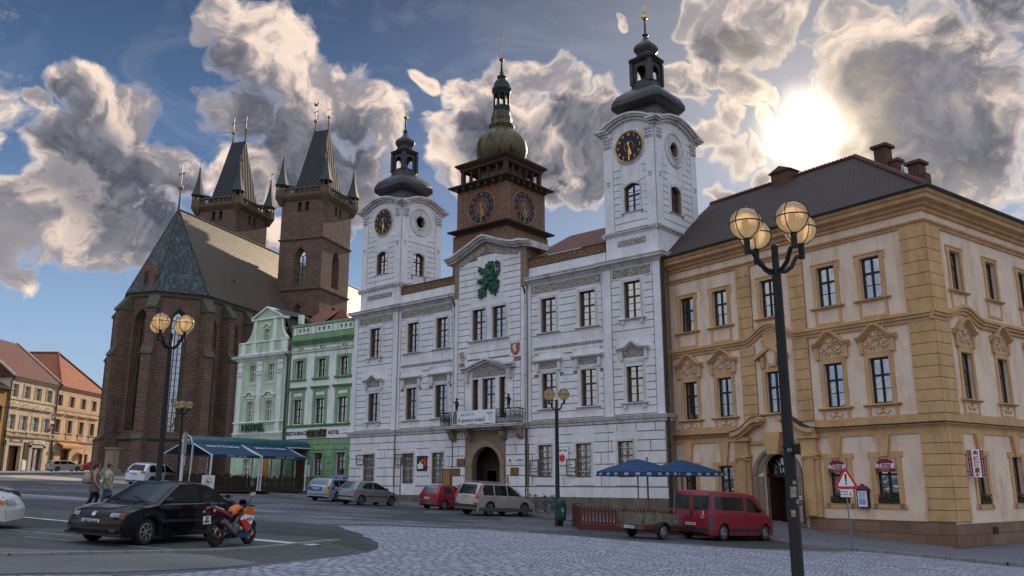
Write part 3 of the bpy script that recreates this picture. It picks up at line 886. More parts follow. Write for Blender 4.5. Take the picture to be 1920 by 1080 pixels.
for i,(x,a,b,w_)in enumerate(F1):
 wn=window(TH_,x,a,b,w_,yof(x),0.16,'th',surround=(M_TRIMW,0.12,0.03),bars=True,curtain=[1,3,0,0,0,0][i])
 if i in(0,1,3,4):
  mb=MB();hh=(b-a)*(0.38 if i<2 else 0.52);z0=(b-a)-hh-0.02 if i<2 else 0.05
  ww=w_*0.62
  for bx in((0,0.045,z0,z0+hh),(ww-0.045,ww,z0,z0+hh)):mb.box(bx[0],bx[1],0,0.035,bx[2],bx[3])
  for zz in((z0,z0+.045),(z0+hh-.045,z0+hh),(z0+hh*.5-.015,z0+hh*.5+.015))+(((z0+hh*.27,z0+hh*.27+.03),)if i>2 else()):mb.box(0.045,ww-0.045,0,0.035,zz[0],zz[1])
  cm=mb.build('open_casement',M_BROWNW,wn,loc=(-w_/2+0.02,-0.20,0));cm.rotation_euler=(0,0,R(188))
mb=MB();y=YO[2]
pp=[(10.75,8.42),(11.35,8.44),(12.85,8.86),(14.35,8.44),(14.95,8.42)]
for(xa,za),(xb,zb)in zip(pp[:-1],pp[1:]):
 mb.ext([(xa,za+.08),(xb,zb+.08),(xb,zb+.2),(xa,za+.2)],y-0.45,y)
 mb.ext([(xa,za-.06),(xb,zb-.06),(xb,zb+.08),(xa,za+.08)],y-0.28,y)
for xx in(11.15,14.55):mb.box(xx-0.11,xx+0.11,y-0.22,y,7.75,8.4)
mb.cur=1;mb.ext([(11.5,8.0),(14.2,8.0),(14.1,8.32),(12.85,8.72),(11.6,8.32)],y-0.07,y-0.02)
mb.build('pediment',[M_TRIMW,M_FRIEZE],TH_)
mb=MB()
o_,i_=arch_pts(11.07,14.14,4.24,'round',20),arch_pts(11.6,13.81,3.92,'round',20)
for j in range(20):
 mb.ext([i_[j],i_[j+1],o_[j+1],o_[j]][::-1],YO[2]-0.10,YO[2]+0.3)
for xa,xb in((11.07,11.6),(13.81,14.14)):mb.box(xa,xb,YO[2]-0.10,YO[2]+0.3,GZ,arch_pts(11.6,13.81,3.92,'round')[0][1])
mb.build('gate_surround',M_SAND,TH_)
M_GATE=pmat('olive_gate_wood',(0.055,0.050,0.028),(0.035,0.03,0.018),0.6,4,bump=0.3)
mb=MB();y=0.9
mb.box(11.3,14.1,y,y+0.1,2.65,4.2);mb.box(11.3,14.1,y-0.1,y,2.55,2.70)
mb.box(12.55,12.80,y-0.06,y+0.05,GZ,2.6)
for xx in(11.62,13.62):mb.box(xx-0.12,xx+0.16,y-0.05,y+.05,GZ,2.6)
for i in range(1,9):
 a=PI*i/9;mb.tube([(12.7+0.15*math.cos(a),y-0.03,2.72+0.15*math.sin(a)),(12.7+1.0*math.cos(a),y-0.03,2.72+1.0*math.sin(a))],0.02,5)
g=mb.build('gate',M_GATE,TH_)
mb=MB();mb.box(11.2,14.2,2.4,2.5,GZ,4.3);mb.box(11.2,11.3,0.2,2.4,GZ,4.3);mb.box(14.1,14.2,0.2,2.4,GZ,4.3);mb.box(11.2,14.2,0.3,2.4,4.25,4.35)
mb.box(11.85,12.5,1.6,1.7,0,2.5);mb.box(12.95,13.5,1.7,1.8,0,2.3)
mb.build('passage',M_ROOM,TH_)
def towerbox(nm,xa,xb,dep,ztop,zb0,win,sidewin,cl,circ,lift):
 t=MB();y0=YO[0]+0.04;xm=(xa+xb)/2
 H=[]
 fx,za,zb,w_=win;sx_,sza,szb,sw_=sidewin
 M4=Matrix.Translation((xb,y0,0))@Matrix.Rotation(PI/2,4,'Z')
 wall(t,xa,xb,13.2,ztop,y0,[(fx-w_/2,fx+w_/2,za,zb,'seg')],0.25)
 t.T=M4;wall(t,0,dep,13.2,ztop,0,[(sx_-sw_/2,sx_+sw_/2,sza,szb,'seg'),(circ[0]-.32,circ[0]+.32,circ[1]-.36,circ[1]+.36)],0.25)
 t.T=None
 t.quad((xa,y0,13.2),(xa,y0+dep,13.2),(xa,y0+dep,ztop),(xa,y0,ztop));t.quad((xa,y0+dep,13.2),(xb,y0+dep,13.2),(xb,y0+dep,ztop),(xa,y0+dep,ztop))
 t.quad((xa,y0,ztop),(xb,y0,ztop),(xb,y0+dep,ztop),(xa,y0+dep,ztop))
 for(T_,L)in((Matrix.Translation((xa,y0,0)),xb-xa),(M4,dep),(Matrix.Translation((xb,y0+dep,0))@Matrix.Rotation(PI,4,'Z'),xb-xa),(Matrix.Translation((xa,y0+dep,0))@Matrix.Rotation(-PI/2,4,'Z'),dep)):
  t.T=T_;n=12
  arc=[(L*i/n,ztop+(0.52*max(0,math.sin(PI*(i/n-0.12)/0.76))**0.8 if 0.12<i/n<0.88 else 0))for i in range(n+1)]
  t.ext([(0,ztop-0.01)]+[(L,ztop-0.01)]+arc[::-1],0.001,L*0.45)
 t.build('tower_wall',M_JOINT,TH_)
 r_=MB();c_=MB();cap=MB()
 faces=((Matrix.Translation((xa,y0,0)),xb-xa,fx-xa,win,cl),(M4,dep,sx_,sidewin,circ),(Matrix.Translation((xb,y0+dep,0))@Matrix.Rotation(PI,4,'Z'),xb-xa,-9,None,None),(Matrix.Translation((xa,y0+dep,0))@Matrix.Rotation(-PI/2,4,'Z'),dep,-9,None,None))
 for(T_,L,wx,wn,cc_)in faces:
  for m_ in(r_,c_,cap):m_.T=T_
  av=[]
  if wn:av.append((wx-wn[3]/2-0.22,wx+wn[3]/2+0.22,wn[1]-0.08,wn[2]+0.28))
  cr=cc_[2]+0.14 if cc_ else 0
  z=15.02;n=round((ztop-z)/0.37);h=(ztop-z)/n
  for i in range(n):
   za_,zb_=z+i*h+0.022,z+(i+1)*h-0.022
   av2=list(av)
   if cc_:
    zc=cc_[1];dz=min(abs(za_-zc),abs(zb_-zc))if not(za_<zc<zb_)else 0
    if dz<cr:hw=math.sqrt(cr*cr-dz*dz);av2.append(((cc_[0]-xa if T_==faces[0][0]else cc_[0])-hw,(cc_[0]-xa if T_==faces[0][0]else cc_[0])+hw,za_-.1,zb_+.1))
   for a,b in segs(0.60,L-0.60,za_,zb_,av2):r_.box(a,b,-0.03,0.01,za_,zb_)
  r_.box(0.0,L,-0.03,0.01,13.45,14.72);r_.box(0.5,L-0.5,-0.028,0.01,ztop,ztop+0.45)
  for p in(0.02,L-0.57):r_.box(p,p+0.55,-0.07,0.01,15.0,ztop+0.02)
  for p in(0.0,L-0.59):
   cap.box(p+0.0,p+0.59,-0.14,0,ztop-0.30,ztop-0.22);cap.box(p+.04,p+.55,-0.11,0,ztop-.85,ztop-.80)
   for q1 in range(3):
    for q2 in range(3):cap.ball((p+0.12+0.17*q1,-0.10,ztop-0.72+0.19*q2),0.095,7,5)
   cap.ball((p+0.29,-0.07,17.9),0.12,8,6);cap.ball((p+0.29,-0.07,17.75),0.09,8,6)
  n=14
  for i in range(n):
   f0,f1=i/n,(i+1)/n
   xx=[-0.42+(L+0.84)*f for f in(f0,f1)]
   zz=[ztop+0.02+(0.52*max(0,math.sin(PI*(f-0.12)/0.76))**0.8 if 0.12<f<0.88 else 0)-(0.10 if f in(0,1)else 0)for f in(f0,f1)]
   for pr0,d0,d1 in((0.42,0.16,0.27),(0.33,0.06,0.16),(0.18,-0.08,0.06)):
    sh0=(0.42-pr0)*(1-2*f0);sh1=(0.42-pr0)*(1-2*f1)
    c_.ext([(xx[0]+sh0,zz[0]+d0),(xx[1]+sh1,zz[1]+d0),(xx[1]+sh1,zz[1]+d1),(xx[0]+sh0,zz[0]+d1)],-pr0,0.3)
  c_.prof([(-0.20,14.86),(-0.20,14.92),(0,14.99),(0,14.70),(-0.06,14.72),(-0.10,14.80)],-0.20,L+0.20)
 for(T_,L,wx,wn,cc_)in faces[:2]:
  r_.T=T_;w2=wn[3]/2
  for p_,q_,a_,b_ in((wx-w2-.26,wx-w2-.02,wn[1]-.4,wn[2]+.1),(wx+w2+.02,wx+w2+.26,wn[1]-.4,wn[2]+.1),(wx-w2-.26,wx+w2+.26,wn[2]+.02,wn[2]+.6),(wx-w2-.26,wx+w2+.26,wn[1]-.45,wn[1]-.02)):r_.box(p_,q_,-.022,.01,a_,b_)
  c0=cc_[0]-xa if T_==faces[0][0]else cc_[0];ri,ro=(.01,cc_[2]+.5)if T_==faces[0][0]else(.52,cc_[2]+.5)
  for i in range(28):
   a0,a1=2*PI*i/28,2*PI*(i+1)/28
   r_.add([(c0+rr*math.cos(a),-.02,min(ztop+.3,cc_[1]+rr*math.sin(a)))for rr,a in((ri,a0),(ro,a0),(ro,a1),(ri,a1))],[(0,1,2,3)])
 r_.T=None
 r_.build('tower_render',M_WHITE,TH_);c_.build('tower_cornice',M_TRIMW,TH_);cap.build('capital',M_TRIMW,TH_)
 f_=MB();f_.box(xa+0.75,xb-0.75,y0-0.05,y0-0.025,14.12,14.46);f_.build('tower_frieze',M_FRIEZE,TH_)
 S2=(M_TRIMW,0.13,0.04)
 window(TH_,fx,za,zb,w_,y0,0.16,'th',kind='seg',surround=S2,sill=(M_TRIMW,0.2,0.1,0.06))
 window(TH_,sx_,sza,szb,sw_,0,0.16,'th',kind='seg',surround=S2,sill=(M_TRIMW,0.2,0.1,0.06),rz=PI/2,origin=(xb,y0))
 clock(TH_,cl[0],y0-0.09,cl[1],cl[2])
 mb=MB();mb.torus((cl[0],y0-0.03,cl[1]),cl[2]+0.06,0.07,'y',36,6);mb.build('clock_surround',M_TRIMW,TH_)
 mb=MB();mb.T=M4
 for R2,r2 in((circ[2],0.06),(circ[2]*0.5,0.07)):mb.torus((circ[0],-0.03,circ[1]),R2,r2,'y',36,6)
 for q1 in range(28):
  a0,a1=2*PI*q1/28,2*PI*(q1+1)/28
  mb.add([(circ[0]+rr*math.cos(a),-0.035,circ[1]+rr*math.sin(a))for rr,a in((circ[2]*.5,a0),(circ[2],a0),(circ[2],a1),(circ[2]*.5,a1))],[(0,3,2,1)])
 mb.build('oculus',M_TRIMW,TH_)
 cx,cy=xm,y0+dep/2
 hx=(xb-xa)/2
 s_=MB();Z=lift
 lathe_sq(s_,[(1.55,20.9+Z),(1.50,21.35+Z),(1.30,21.85+Z),(1.24,21.95+Z),(1.50,22.15+Z),(1.62,22.30+Z),(1.60,22.55+Z),(1.42,22.92+Z),(1.05,23.25+Z),(0.76,23.45+Z),(0.68,23.62+Z),(0.68,23.78+Z)],(cx,cy),0.16)
 for sx2,sy2 in((-1,-1),(1,-1),(1,1),(-1,1)):s_.box(cx+sx2*0.60-0.11,cx+sx2*0.60+0.11,cy+sy2*0.60-0.11,cy+sy2*0.60+0.11,23.75+Z,25.1+Z)
 for a in range(4):
  s_.T=Matrix.Translation((cx,cy,0))@Matrix.Rotation(a*PI/2,4,'Z')
  top=arch_pts(-0.32,0.32,24.85+Z,'round',8)
  for(p,q_)in zip(top[:-1],top[1:]):s_.ext([p,q_,(q_[0],25.1+Z),(p[0],25.1+Z)],-0.62,-0.50)
  s_.box(-0.5,-0.32,-0.62,-0.50,23.7+Z,25.1+Z);s_.box(0.32,0.5,-0.62,-0.50,23.7+Z,25.1+Z);s_.box(-0.5,0.5,-0.62,-0.55,23.7+Z,23.95+Z)
 s_.T=None
 lathe_sq(s_,[(0.62,25.05+Z),(0.80,25.18+Z),(0.84,25.30+Z),(0.60,25.42+Z),(0.46,25.60+Z),(0.44,25.75+Z),(0.56,25.95+Z),(0.58,26.10+Z),(0.48,26.32+Z),(0.26,26.52+Z),(0.12,26.75+Z),(0.10,26.9+Z),(0.16,27.0+Z),(0.05,27.12+Z),(0.035,28.0+Z)],(cx,cy),0.28)
 sp=s_.build('helm_roof',M_DKCOP,TH_,smooth=40)
 b_=MB();b_.lathe([(0.02,24.2+Z),(0.20,24.25+Z),(0.15,24.5+Z),(0.06,24.62+Z),(0.02,24.65+Z)],12,(cx,cy));b_.tube([(cx-0.5,cy,24.66+Z),(cx+0.5,cy,24.66+Z)],0.03,6)
 b_.build('bell',M_PATINA,sp,smooth=40)
 b_=MB();b_.ball((cx,cy,28.12+Z),0.17,12,8);b_.tube([(cx,cy,28.2+Z),(cx,cy,28.9+Z)],0.018,5);b_.ball((cx,cy,28.45+Z),0.07,8,6)
 b_.quad((cx-0.02,cy,28.65+Z),(cx+0.14,cy,28.70+Z),(cx+.10,cy,28.82+Z),(cx-0.02,cy,28.85+Z))
 b_.build('finial',M_GOLD,sp,smooth=40)
towerbox('L',0.5,4.56,3.7,20.55,14.8,(2.63,15.85,17.45,1.06),(1.62,15.75,17.3,0.95),(2.73,19.55,0.93),(1.7,19.55,0.95),0.0)
towerbox('R',21.38,24.62,4.25,20.7,14.8,(23.12,15.98,17.55,0.98),(1.95,15.98,17.5,1.0),(23.08,19.62,0.88),(1.95,19.6,0.95),0.25)
mb=MB()
def z3(px,py):
 return(12.02+(px-405)/203*1.80,14.95-(py-320)/390*2.25)
body=[(480,345),(492,352),(500,330),(512,320),(525,340),(540,330),(542,370),(552,400),(550,440),(566,480),(556,520),(566,560),(590,585),(592,610),(575,640),(582,660),(560,662),(556,688),(540,668),(520,664),(515,650),(540,640),(530,615),(508,640),(500,600),(512,560),(498,562),(482,590),(470,622),(478,655),(470,690),(445,682),(430,706),(410,692),(408,660),(430,652),(428,628),(410,640),(406,605),(432,592),(462,560),(455,542),(440,528),(428,556),(410,542),(400,530),(405,502),(430,500),(456,482),(466,458),(450,432),(432,444),(415,425),(404,400),(412,368),(432,372),(442,398),(460,388),(480,398),(474,370)]
mb.ext([z3(*p)for p in reversed(body)],YO[2]-0.17,YO[2]-0.03)
tl=[(560,570),(585,575),(595,550),(575,535),(570,500),(590,470),(600,430),(596,390),(590,350),(575,338),(560,350),(565,380),(580,400),(575,440),(562,470)]
mb.tube([(z3(*p)[0],YO[2]-0.10,z3(*p)[1])for p in tl],[0.05,0.06,0.06,0.05,0.05,0.05,0.05,0.06,0.07,0.08,0.08,0.07,0.05,0.05,0.04],7)
for p,r_ in(((515,375),0.16),((520,470),0.26),((505,440),0.2),((530,520),0.22),((535,580),0.18),((490,560),0.17),((425,400),0.10),((425,520),0.10),((440,650),0.12),((560,630),0.13),((550,610),0.14),((470,600),0.12),((590,360),0.1),((580,550),0.09)):
 x_,z_=z3(*p);mb.ball((x_,YO[2]-0.15,z_),r_,10,8)
rnd=random.Random(3)
for i in range(60):
 p=body[i%len(body)];x_,z_=z3(p[0]+rnd.uniform(-6,6),p[1]+rnd.uniform(-6,6));mb.ball((x_,YO[2]-0.13,z_),rnd.uniform(.04,.07),6,5)
mb.build('lion_relief',M_PATINA,TH_,smooth=60)
M_CREST=pmat('red_crest',(0.36,0.10,0.06),(0.28,0.09,0.06),0.8,6)
sh_=[(-.3,.35),(-.3,-.1),(-.18,-.28),(0,-.38),(.18,-.28),(.3,-.1),(.3,.35),(.12,.30),(0,.36),(-.12,.30)]
mb=MB();mb.ext([(10.68+x*.95,9.38+z*.85)for x,z in sh_],YO[2]-0.09,YO[2]);mb.cur=1;mb.text('G',0.5,10.68,YO[2]-0.11,9.40,th=0.02,bold=.01)
mb.build('letter_shield',[M_TRIMW,M_JOINT],TH_)
mb=MB();mb.ext([(14.94+x*1.05,9.42+z)for x,z in sh_],YO[2]-0.09,YO[2]);mb.cur=1
mb.ext([(14.94+x,9.42+z)for x,z in[(-.06,-.25),(.02,-.22),(.03,-.05),(.12,-.22),(.18,-.18),(.08,.05),(.12,.12),(.08,.24),(-.02,.27),(-.05,.16),(-.16,.20),(-.18,.12),(-.07,.06),(-.14,-.02),(-.10,-.08),(-.02,-.04)]],YO[2]-0.13,YO[2]-0.08)
mb.build('crest_shield',[M_CREST,M_WHITEW],TH_)
bal=MB();by=-0.95
bal.box(9.55,15.6,by,YO[2],4.98,5.08);bal.prof([(by-0.06,5.08),(by-0.06,5.14),(YO[2],5.14),(YO[2],5.08)],9.5,15.66)
B=bal.build('balcony',M_TRIMW,TH_)
for xx in(10.1,11.45,14.15,15.4):
 mb=MB();mb.prof([(YO[2],4.98),(by+0.12,4.98),(by+0.14,4.84),(by+0.32,4.74),(by+0.40,4.50),(by+0.62,4.30),(YO[2],4.26)],xx-0.17,xx+0.17)
 mb.build('corbel',M_SAND,B)
rl=MB()
def railing(P0,P1):
 v=Vector(P1)-Vector(P0);L=v.length;n=max(1,round(L/0.36));
 rl.T=Matrix.Translation(Vector(P0))@Matrix.Rotation(math.atan2(v.y,v.x),4,'Z')
 rl.box(0,L,-0.025,0.025,0.78,0.83);rl.box(0,L,-0.02,0.02,0.03,0.06);rl.box(0,L,-0.015,0.015,0.66,0.68)
 for i in range(n+1):rl.box(i*L/n-0.012,i*L/n+0.012,-0.012,0.012,0,0.8)
 for i in range(n):
  c=(i+.5)*L/n
  for(cz,r_)in((0.20,0.10),(0.50,0.12),(0.34,0.06)):rl.torus((c,0,cz),r_,0.014,'y',12,4)
  for dx in(-.1,.1):
   rl.torus((c+dx,0,0.36),0.06,0.012,'y',8,4);rl.tube([(c,0,0.05),(c+dx,0,0.3),(c+dx*.4,0,0.65)],0.012,4)
 rl.T=None
railing((9.6,by+0.04,5.14),(15.55,by+0.04,5.14));railing((15.55,by+0.04,5.14),(15.55,YO[2],5.14));railing((9.6,YO[2],5.14),(9.6,by+0.04,5.14))
rl.build('railing',M_IRON,B)
for xx in(10.95,15.05):
 mb=MB();yy=by+0.04
 mb.tube([(xx-.05,yy,5.97),(xx-.06,yy,6.2),(xx-.02,yy,6.36)],[.035,.045,.07],8);mb.tube([(xx+.06,yy,5.97),(xx+.05,yy,6.2),(xx+.02,yy,6.36)],[.03,.045,.07],8)
 mb.tube([(xx,yy,6.3),(xx,yy,6.5),(xx,yy,6.62)],[.09,.10,.05],8);mb.ball((xx,yy,6.70),0.075,10,8)
 mb.tube([(xx-.08,yy,6.56),(xx-.22,yy,6.5),(xx-.34,yy,6.6)],[.035,.03,.025],7);mb.tube([(xx+.08,yy,6.56),(xx+.16,yy,6.42),(xx+.12,yy,6.3)],[.035,.03,.025],7)
 mb.lathe([(.12,5.92),(.12,5.97),(.08,6.0)],10,(xx,yy))
 mb.build('figurine',M_IRON,B,smooth=50)
mb=MB()
for xx,zt in((9.93,13.0),(15.68,13.0),(24.78,13.4)):
 yy=-0.14 if xx<24 else 0.0
 mb.tube([(xx,yy-.02,GZ),(xx,yy-.02,zt-.5),(xx,yy-.25,zt)],0.055,8)
 for q1 in range(6):mb.torus((xx,yy-.02,1.5+q1*2.1),0.07,0.018,'z',10,5)
mb.build('downpipe',M_PIPE,TH_)
M_BRASS=pmat('brass_plaque',(0.34,0.20,0.07),(0.10,0.07,0.03),0.35,9,metal=0.7)
M_SIGNW=pmat('white_enamel',(0.72,0.73,0.75),(0.66,0.67,0.70),0.35,5)
M_RED=pmat('red_enamel',(0.55,0.03,0.03),(0.5,0.03,0.03),0.4,5)
M_BLUEP=pmat('blue_enamel',(0.04,0.10,0.42),(0.04,0.09,0.38),0.4,5)
M_BLACKP=pmat('black_paint',(0.02,0.02,0.022),(0.03,0.03,0.03),0.5,5)
for(x0,x1,z0,z1)in((10.35,11.0,2.85,3.27),(9.98,10.6,2.31,2.7),(14.6,15.18,2.3,2.71),(14.33,14.41,1.9,2.2)):
 mb=MB();mb.box(x0,x1,YO[2]-0.08,YO[2]-0.03,z0,z1)
 for q1 in range(3):mb.box(x0+.08,x1-.08,YO[2]-.085,YO[2]-.08,z0+.1+q1*.09,z0+.13+q1*.09)
 mb.build('plaque',M_BRASS,TH_)
mb=MB();mb.box(14.43,14.70,YO[2]-0.07,YO[2]-0.03,2.93,3.22);mb.cur=1;mb.ext([(14.50+x*.3,2.98+z*.5)for x,z in[(0,0.1),(.25,0),(.5,.1),(.5,.4),(0,.4)]],YO[2]-.08,YO[2]-.07);mb.build('wall_plate',[M_SIGNW,M_RED],TH_)
mb=MB();mb.box(15.0,15.55,YO[2]-0.07,YO[2]-0.03,2.93,3.24);mb.cur=1
for q1,t_ in enumerate(('CZECH','INFORMATION','IC')):mb.text(['Státní','INFORMACE','i'][q1],0.10,15.27,YO[2]-.075,3.17-q1*.09,bold=.004)
mb.build('wall_plate',[M_SIGNW,M_BLUEP],TH_)
# ============================ corner building (cream and ochre)
CB=broot('corner_building',7.9,43.0,143.3,'cream and ochre corner house with scrolled window hoods and an arched doorway','building')
M_CREAM=pmat('cream_render',(0.74,0.60,0.475),(0.64,0.51,0.40),0.92,1.0,bump=0.35,bscale=30,stain=(0.52,0.37,0.25))
M_OCHRE=pmat('ochre_render',(0.58,0.37,0.19),(0.48,0.295,0.145),0.9,1.4,bump=0.35,bscale=24,stain=(0.38,0.22,0.11))
M_OJOINT=pmat('ochre_dark_joint',(0.20,0.105,0.05),(0.15,0.08,0.04),0.95,4)
M_SCROLL=friezemat('ochre_scroll_panel',(0.68,0.54,0.39),(0.38,0.21,0.10),3.2)
M_BASEST=brickmat('brown_base_stone',(0.20,0.115,0.075),(0.27,0.18,0.115),(0.09,0.065,0.05),1.15,0.42,green=(0.07,0.07,0.065),msize=0.015)
CXS=[1.5,3.6,6.4,9.37,11.43]
DXS=[2.25,5.30,8.35,11.4,14.5]
XC=13.78
LB=17.0
MB_B=Matrix.Translation((XC,0,0))@Matrix.Rotation(PI/2,4,'Z')
w3A=[(x,9.22,10.96,0.86)for x in CXS];w2A=[(x,4.86+.008*x,6.70+.008*x,0.86)for x in CXS if x!=6.4]+[(6.4,4.9,6.74,0.86)]
w1A=[(1.22,0.95,2.63,0.78),(3.42,0.95,2.63,0.84),(9.22,1.08,2.85,0.88),(11.31,1.10,2.87,0.88)]
w3B=[(x,9.4,11.05,0.84)for x in DXS];w2B=[(x,5.06,6.9,0.86)for x in DXS];w1B=[(x+.15,1.1,2.88,0.84)for x in DXS]
wm=MB()
hA=[(x-w_/2,x+w_/2,a,b)for x,a,b,w_ in w3A+w2A+w1A]+[(5.48,7.02,0.05,3.12,'round')]
wall(wm,-0.1,XC,GZ,12.6,0,hA,0.22)
wm.T=MB_B;wall(wm,0,LB,GZ,12.6,0,[(x-w_/2,x+w_/2,a,b)for x,a,b,w_ in w3B+w2B+w1B],0.22);wm.T=None
wm.quad((-0.1,0,GZ),(-0.1,9,GZ),(-0.1,9,12.6),(-0.1,0,12.6));wm.quad((-0.1,9,GZ),(XC,LB,GZ),(XC,LB,12.6),(-0.1,9,12.6))
wm.build('wall',M_CREAM,CB)
faces=((None,XC,[(4.66,5.46),(7.52,8.28),(12.83,XC)],CXS,-0.1),(MB_B,LB,[(0,1.15),(15.4,16.6)],DXS,0))
och=MB();jn=MB()
for fi,(T_,L,pil,xs_,x0)in enumerate(faces):
 och.T=T_;jn.T=T_
 for(a,b)in pil:
  for(za,zb)in((4.45,8.0),(8.38,11.82)):
   jn.box(a,b,-0.045,0.01,za,zb)
   n=round((zb-za)/0.46)
   for i in range(n):
    h=(zb-za)/n;c0=a+(0 if not(fi==0 and b==XC)else 0)
    och.box(a,b+(0.0 if b!=XC else 0.07),-0.075,-0.04,za+i*h+.012,za+(i+1)*h-.012)
 qa,qb=pil[-1]if fi==0 else pil[0]
 for i in range(8):
  h=(3.75-0.48)/8;och.box(qa,qb+(0.07 if fi==0 else 0),-0.075,-0.04,0.48+i*h+.012,0.48+(i+1)*h-.012)
 jn.box(qa,qb,-0.045,0.01,0.48,3.75)
 for p,q_ in segs(x0,L,3.7,4.1,[(3.9,8.6,3.7,4.1)]if fi==0 else[]):
  och.box(p,q_,-0.05,0.01,3.72,3.98)
 for p,q_ in segs(x0,L,4.06,4.45,[(4.2,8.3,4.0,4.3)]if fi==0 else[]):och.box(p,q_,-0.04,0.01,4.06,4.46)
 for(x,a,b,w_)in(w1A if fi==0 else w1B):
  och.ext([(x-.14,b+.02),(x+.14,b+.02),(x+.30,3.72),(x-.30,3.72)],-0.13,0.01)
  och.ext([(x-.16,b+.1),(x-.14,b+.02),(x-.30,3.72),(x-.34,3.72)][::1],-0.075,0.01)
  och.box(x-w_/2-.2,x-w_/2-.001,-.05,.01,a-.2,b+.02);och.box(x+w_/2+.001,x+w_/2+.2,-.05,.01,a-.2,b+.02)
  och.box(x-w_/2-.2,x+w_/2+.2,-.05,.01,b+.02,b+.2);och.box(x-w_/2-.2,x+w_/2+.2,-.05,.01,a-.2,a-.01)
  for s_ in(-1,1):
   och.box(x+s_*(w_/2+.2),x+s_*(w_/2+.29),-.05,.01,b+.0,b+.2);och.box(x+s_*(w_/2+.2),x+s_*(w_/2+.29),-.05,.01,a-.2,a-.05)
och.T=None;jn.T=None
och.build('pilaster',M_OCHRE,CB);jn.build('pilaster_joint',M_OJOINT,CB)
mo=MB();P2=[(-0.1,0),(XC+.07,-0.0),(XC+.07,LB)]
P2=[(-0.1,0),(XC,0),(XC,LB)]
led=[(0,3.92),(0.08,3.94),(0.10,4.0),(0.20,4.03),(0.22,4.08),(0.0,4.12)]
mo.ring(led,[(-0.1,0),(4.1,0)]);mo.ring(led,[(8.35,0),(XC,0),(XC,LB)])
mo.ring([(0,11.78),(0.07,11.80),(0.09,11.88),(0.17,11.93),(0.19,11.99),(0.0,12.04)],P2)
mo.ring([(0,12.36),(0.10,12.38),(0.12,12.50),(0.24,12.54),(0.26,12.64),(0.36,12.68),(0.50,12.72),(0.52,12.86),(0.62,12.92),(0.66,13.02),(0.66,13.08),(0,13.08)],P2)
def wave(cx,hw,hgt,zb,L0,L1,T_):
 mo.T=T_
 def z_(x):
  t=(x-cx)/hw
  return zb+(hgt*(0.5+0.5*math.cos(PI*t))if abs(t)<1 else 0)
 n=30;xs=sorted(set([L0,L1]+[cx-hw+2*hw*i/n for i in range(n+1)if L0<cx-hw+2*hw*i/n<L1]))
 for xa,xb in zip(xs[:-1],xs[1:]):
  for pr,d0,d1 in((0.24,0.22,0.34),(0.17,0.10,0.22),(0.09,-0.04,0.10)):
   mo.ext([(xa,z_(xa)+d0),(xb,z_(xb)+d0),(xb,z_(xb)+d1),(xa,z_(xa)+d1)],-pr,0.01)
 mo.T=None
wave(6.4,1.5,0.62,8.03,-0.1,XC+0.1,None)
wave(2.3,1.6,0.42,8.05,-0.2,3.9,MB_B);wave(9.9,1.6,0.42,8.05,3.9,LB,MB_B)
mo.build('moulding',M_OCHRE,CB)
fl=MB()
fl.ring([(0.0,4.115),(0.26,4.085),(0.27,4.10),(0.0,4.16)],[(8.35,0),(XC,0),(XC,LB)]);fl.ring([(0.0,4.115),(0.26,4.085),(0.27,4.10),(0.0,4.16)],[(-0.1,0),(4.1,0)])
fl.ring([(0.60,13.09),(0.60,13.02),(0.74,13.02),(0.78,13.10),(0.74,13.16)],[(-0.2,0),(XC,0),(XC,LB)])
fl.build('gutter',M_PIPE,CB)
bs=MB()
for p,q_ in((-0.1,4.75),(7.75,XC)):bs.box(p,q_,-0.10,0.01,GZ,0.47)
bs.T=MB_B;bs.box(-0.10,LB,-0.10,0.01,GZ,0.40);bs.T=None
bs.cur=1;bs.T=MB_B
for xx in(2.75,5.75):bs.box(xx-.22,xx+.22,-.115,-.09,-.02,.24)
bs.T=None
bs.build('base_course',[M_BASEST,M_ROOM],CB)
def hood_scroll(win,w_,h,yf):
 k_=('hs',round(w_,2),round(h,2),round(yf,2))
 if k_ not in WCACHE:
  mb=MB();a=w_/2+0.34
  def z_(x):
   t=abs(x)/a
   if t<0.5:return 0.98+0.22*math.cos(PI*t)
   return 0.98-0.26*math.sin(PI*(t-.5))*(1 if t<1 else 1)
  n=20;xs=[-a-.1+(2*a+.2)*i/n for i in range(n+1)]
  for xa,xb in zip(xs[:-1],xs[1:]):
   ca,cb_=max(-a,min(a,xa)),max(-a,min(a,xb))
   for pr,d0,d1 in((0.26,0.10,0.18),(0.18,0.02,0.10),(0.10,-0.06,0.02)):
    mb.ext([(xa,h+z_(ca)+d0),(xb,h+z_(cb_)+d0),(xb,h+z_(cb_)+d1),(xa,h+z_(ca)+d1)],yf-pr,yf)
  for s_ in(-1,1):mb.box(s_*(a-.10)-.09,s_*(a-.10)+.09,yf-.12,yf,h+.2,h+.68);
  mb.box(-w_/2-.2,w_/2+.2,yf-.06,yf,h+.19,h+.28)
  mb.cur=1
  pts=[(-a*.8,h+.28),(a*.8,h+.28)]+[(a*.8*(1-2*i/12),h+z_(a*.8*(1-2*i/12))-.05)for i in range(13)]
  mb.ext(pts,yf-.045,yf)
  mb.cur=0
  for i in range(7):
   an=PI*(i+.5)/7;mb.tube([(0,yf-.07,h+.72),(.2*math.cos(an),yf-.06,h+.72+.2*math.sin(an))],[.02,.035],5)
  for s_ in(-1,1):mb.torus((s_*.34,yf-.05,h+.5),.1,.028,'y',12,5);mb.torus((s_*.12,yf-.05,h+.42),.06,.022,'y',10,5)
  WCACHE[k_]=mb.mesh('hood',[M_OCHRE,M_SCROLL])
 link('hood',WCACHE[k_],win)
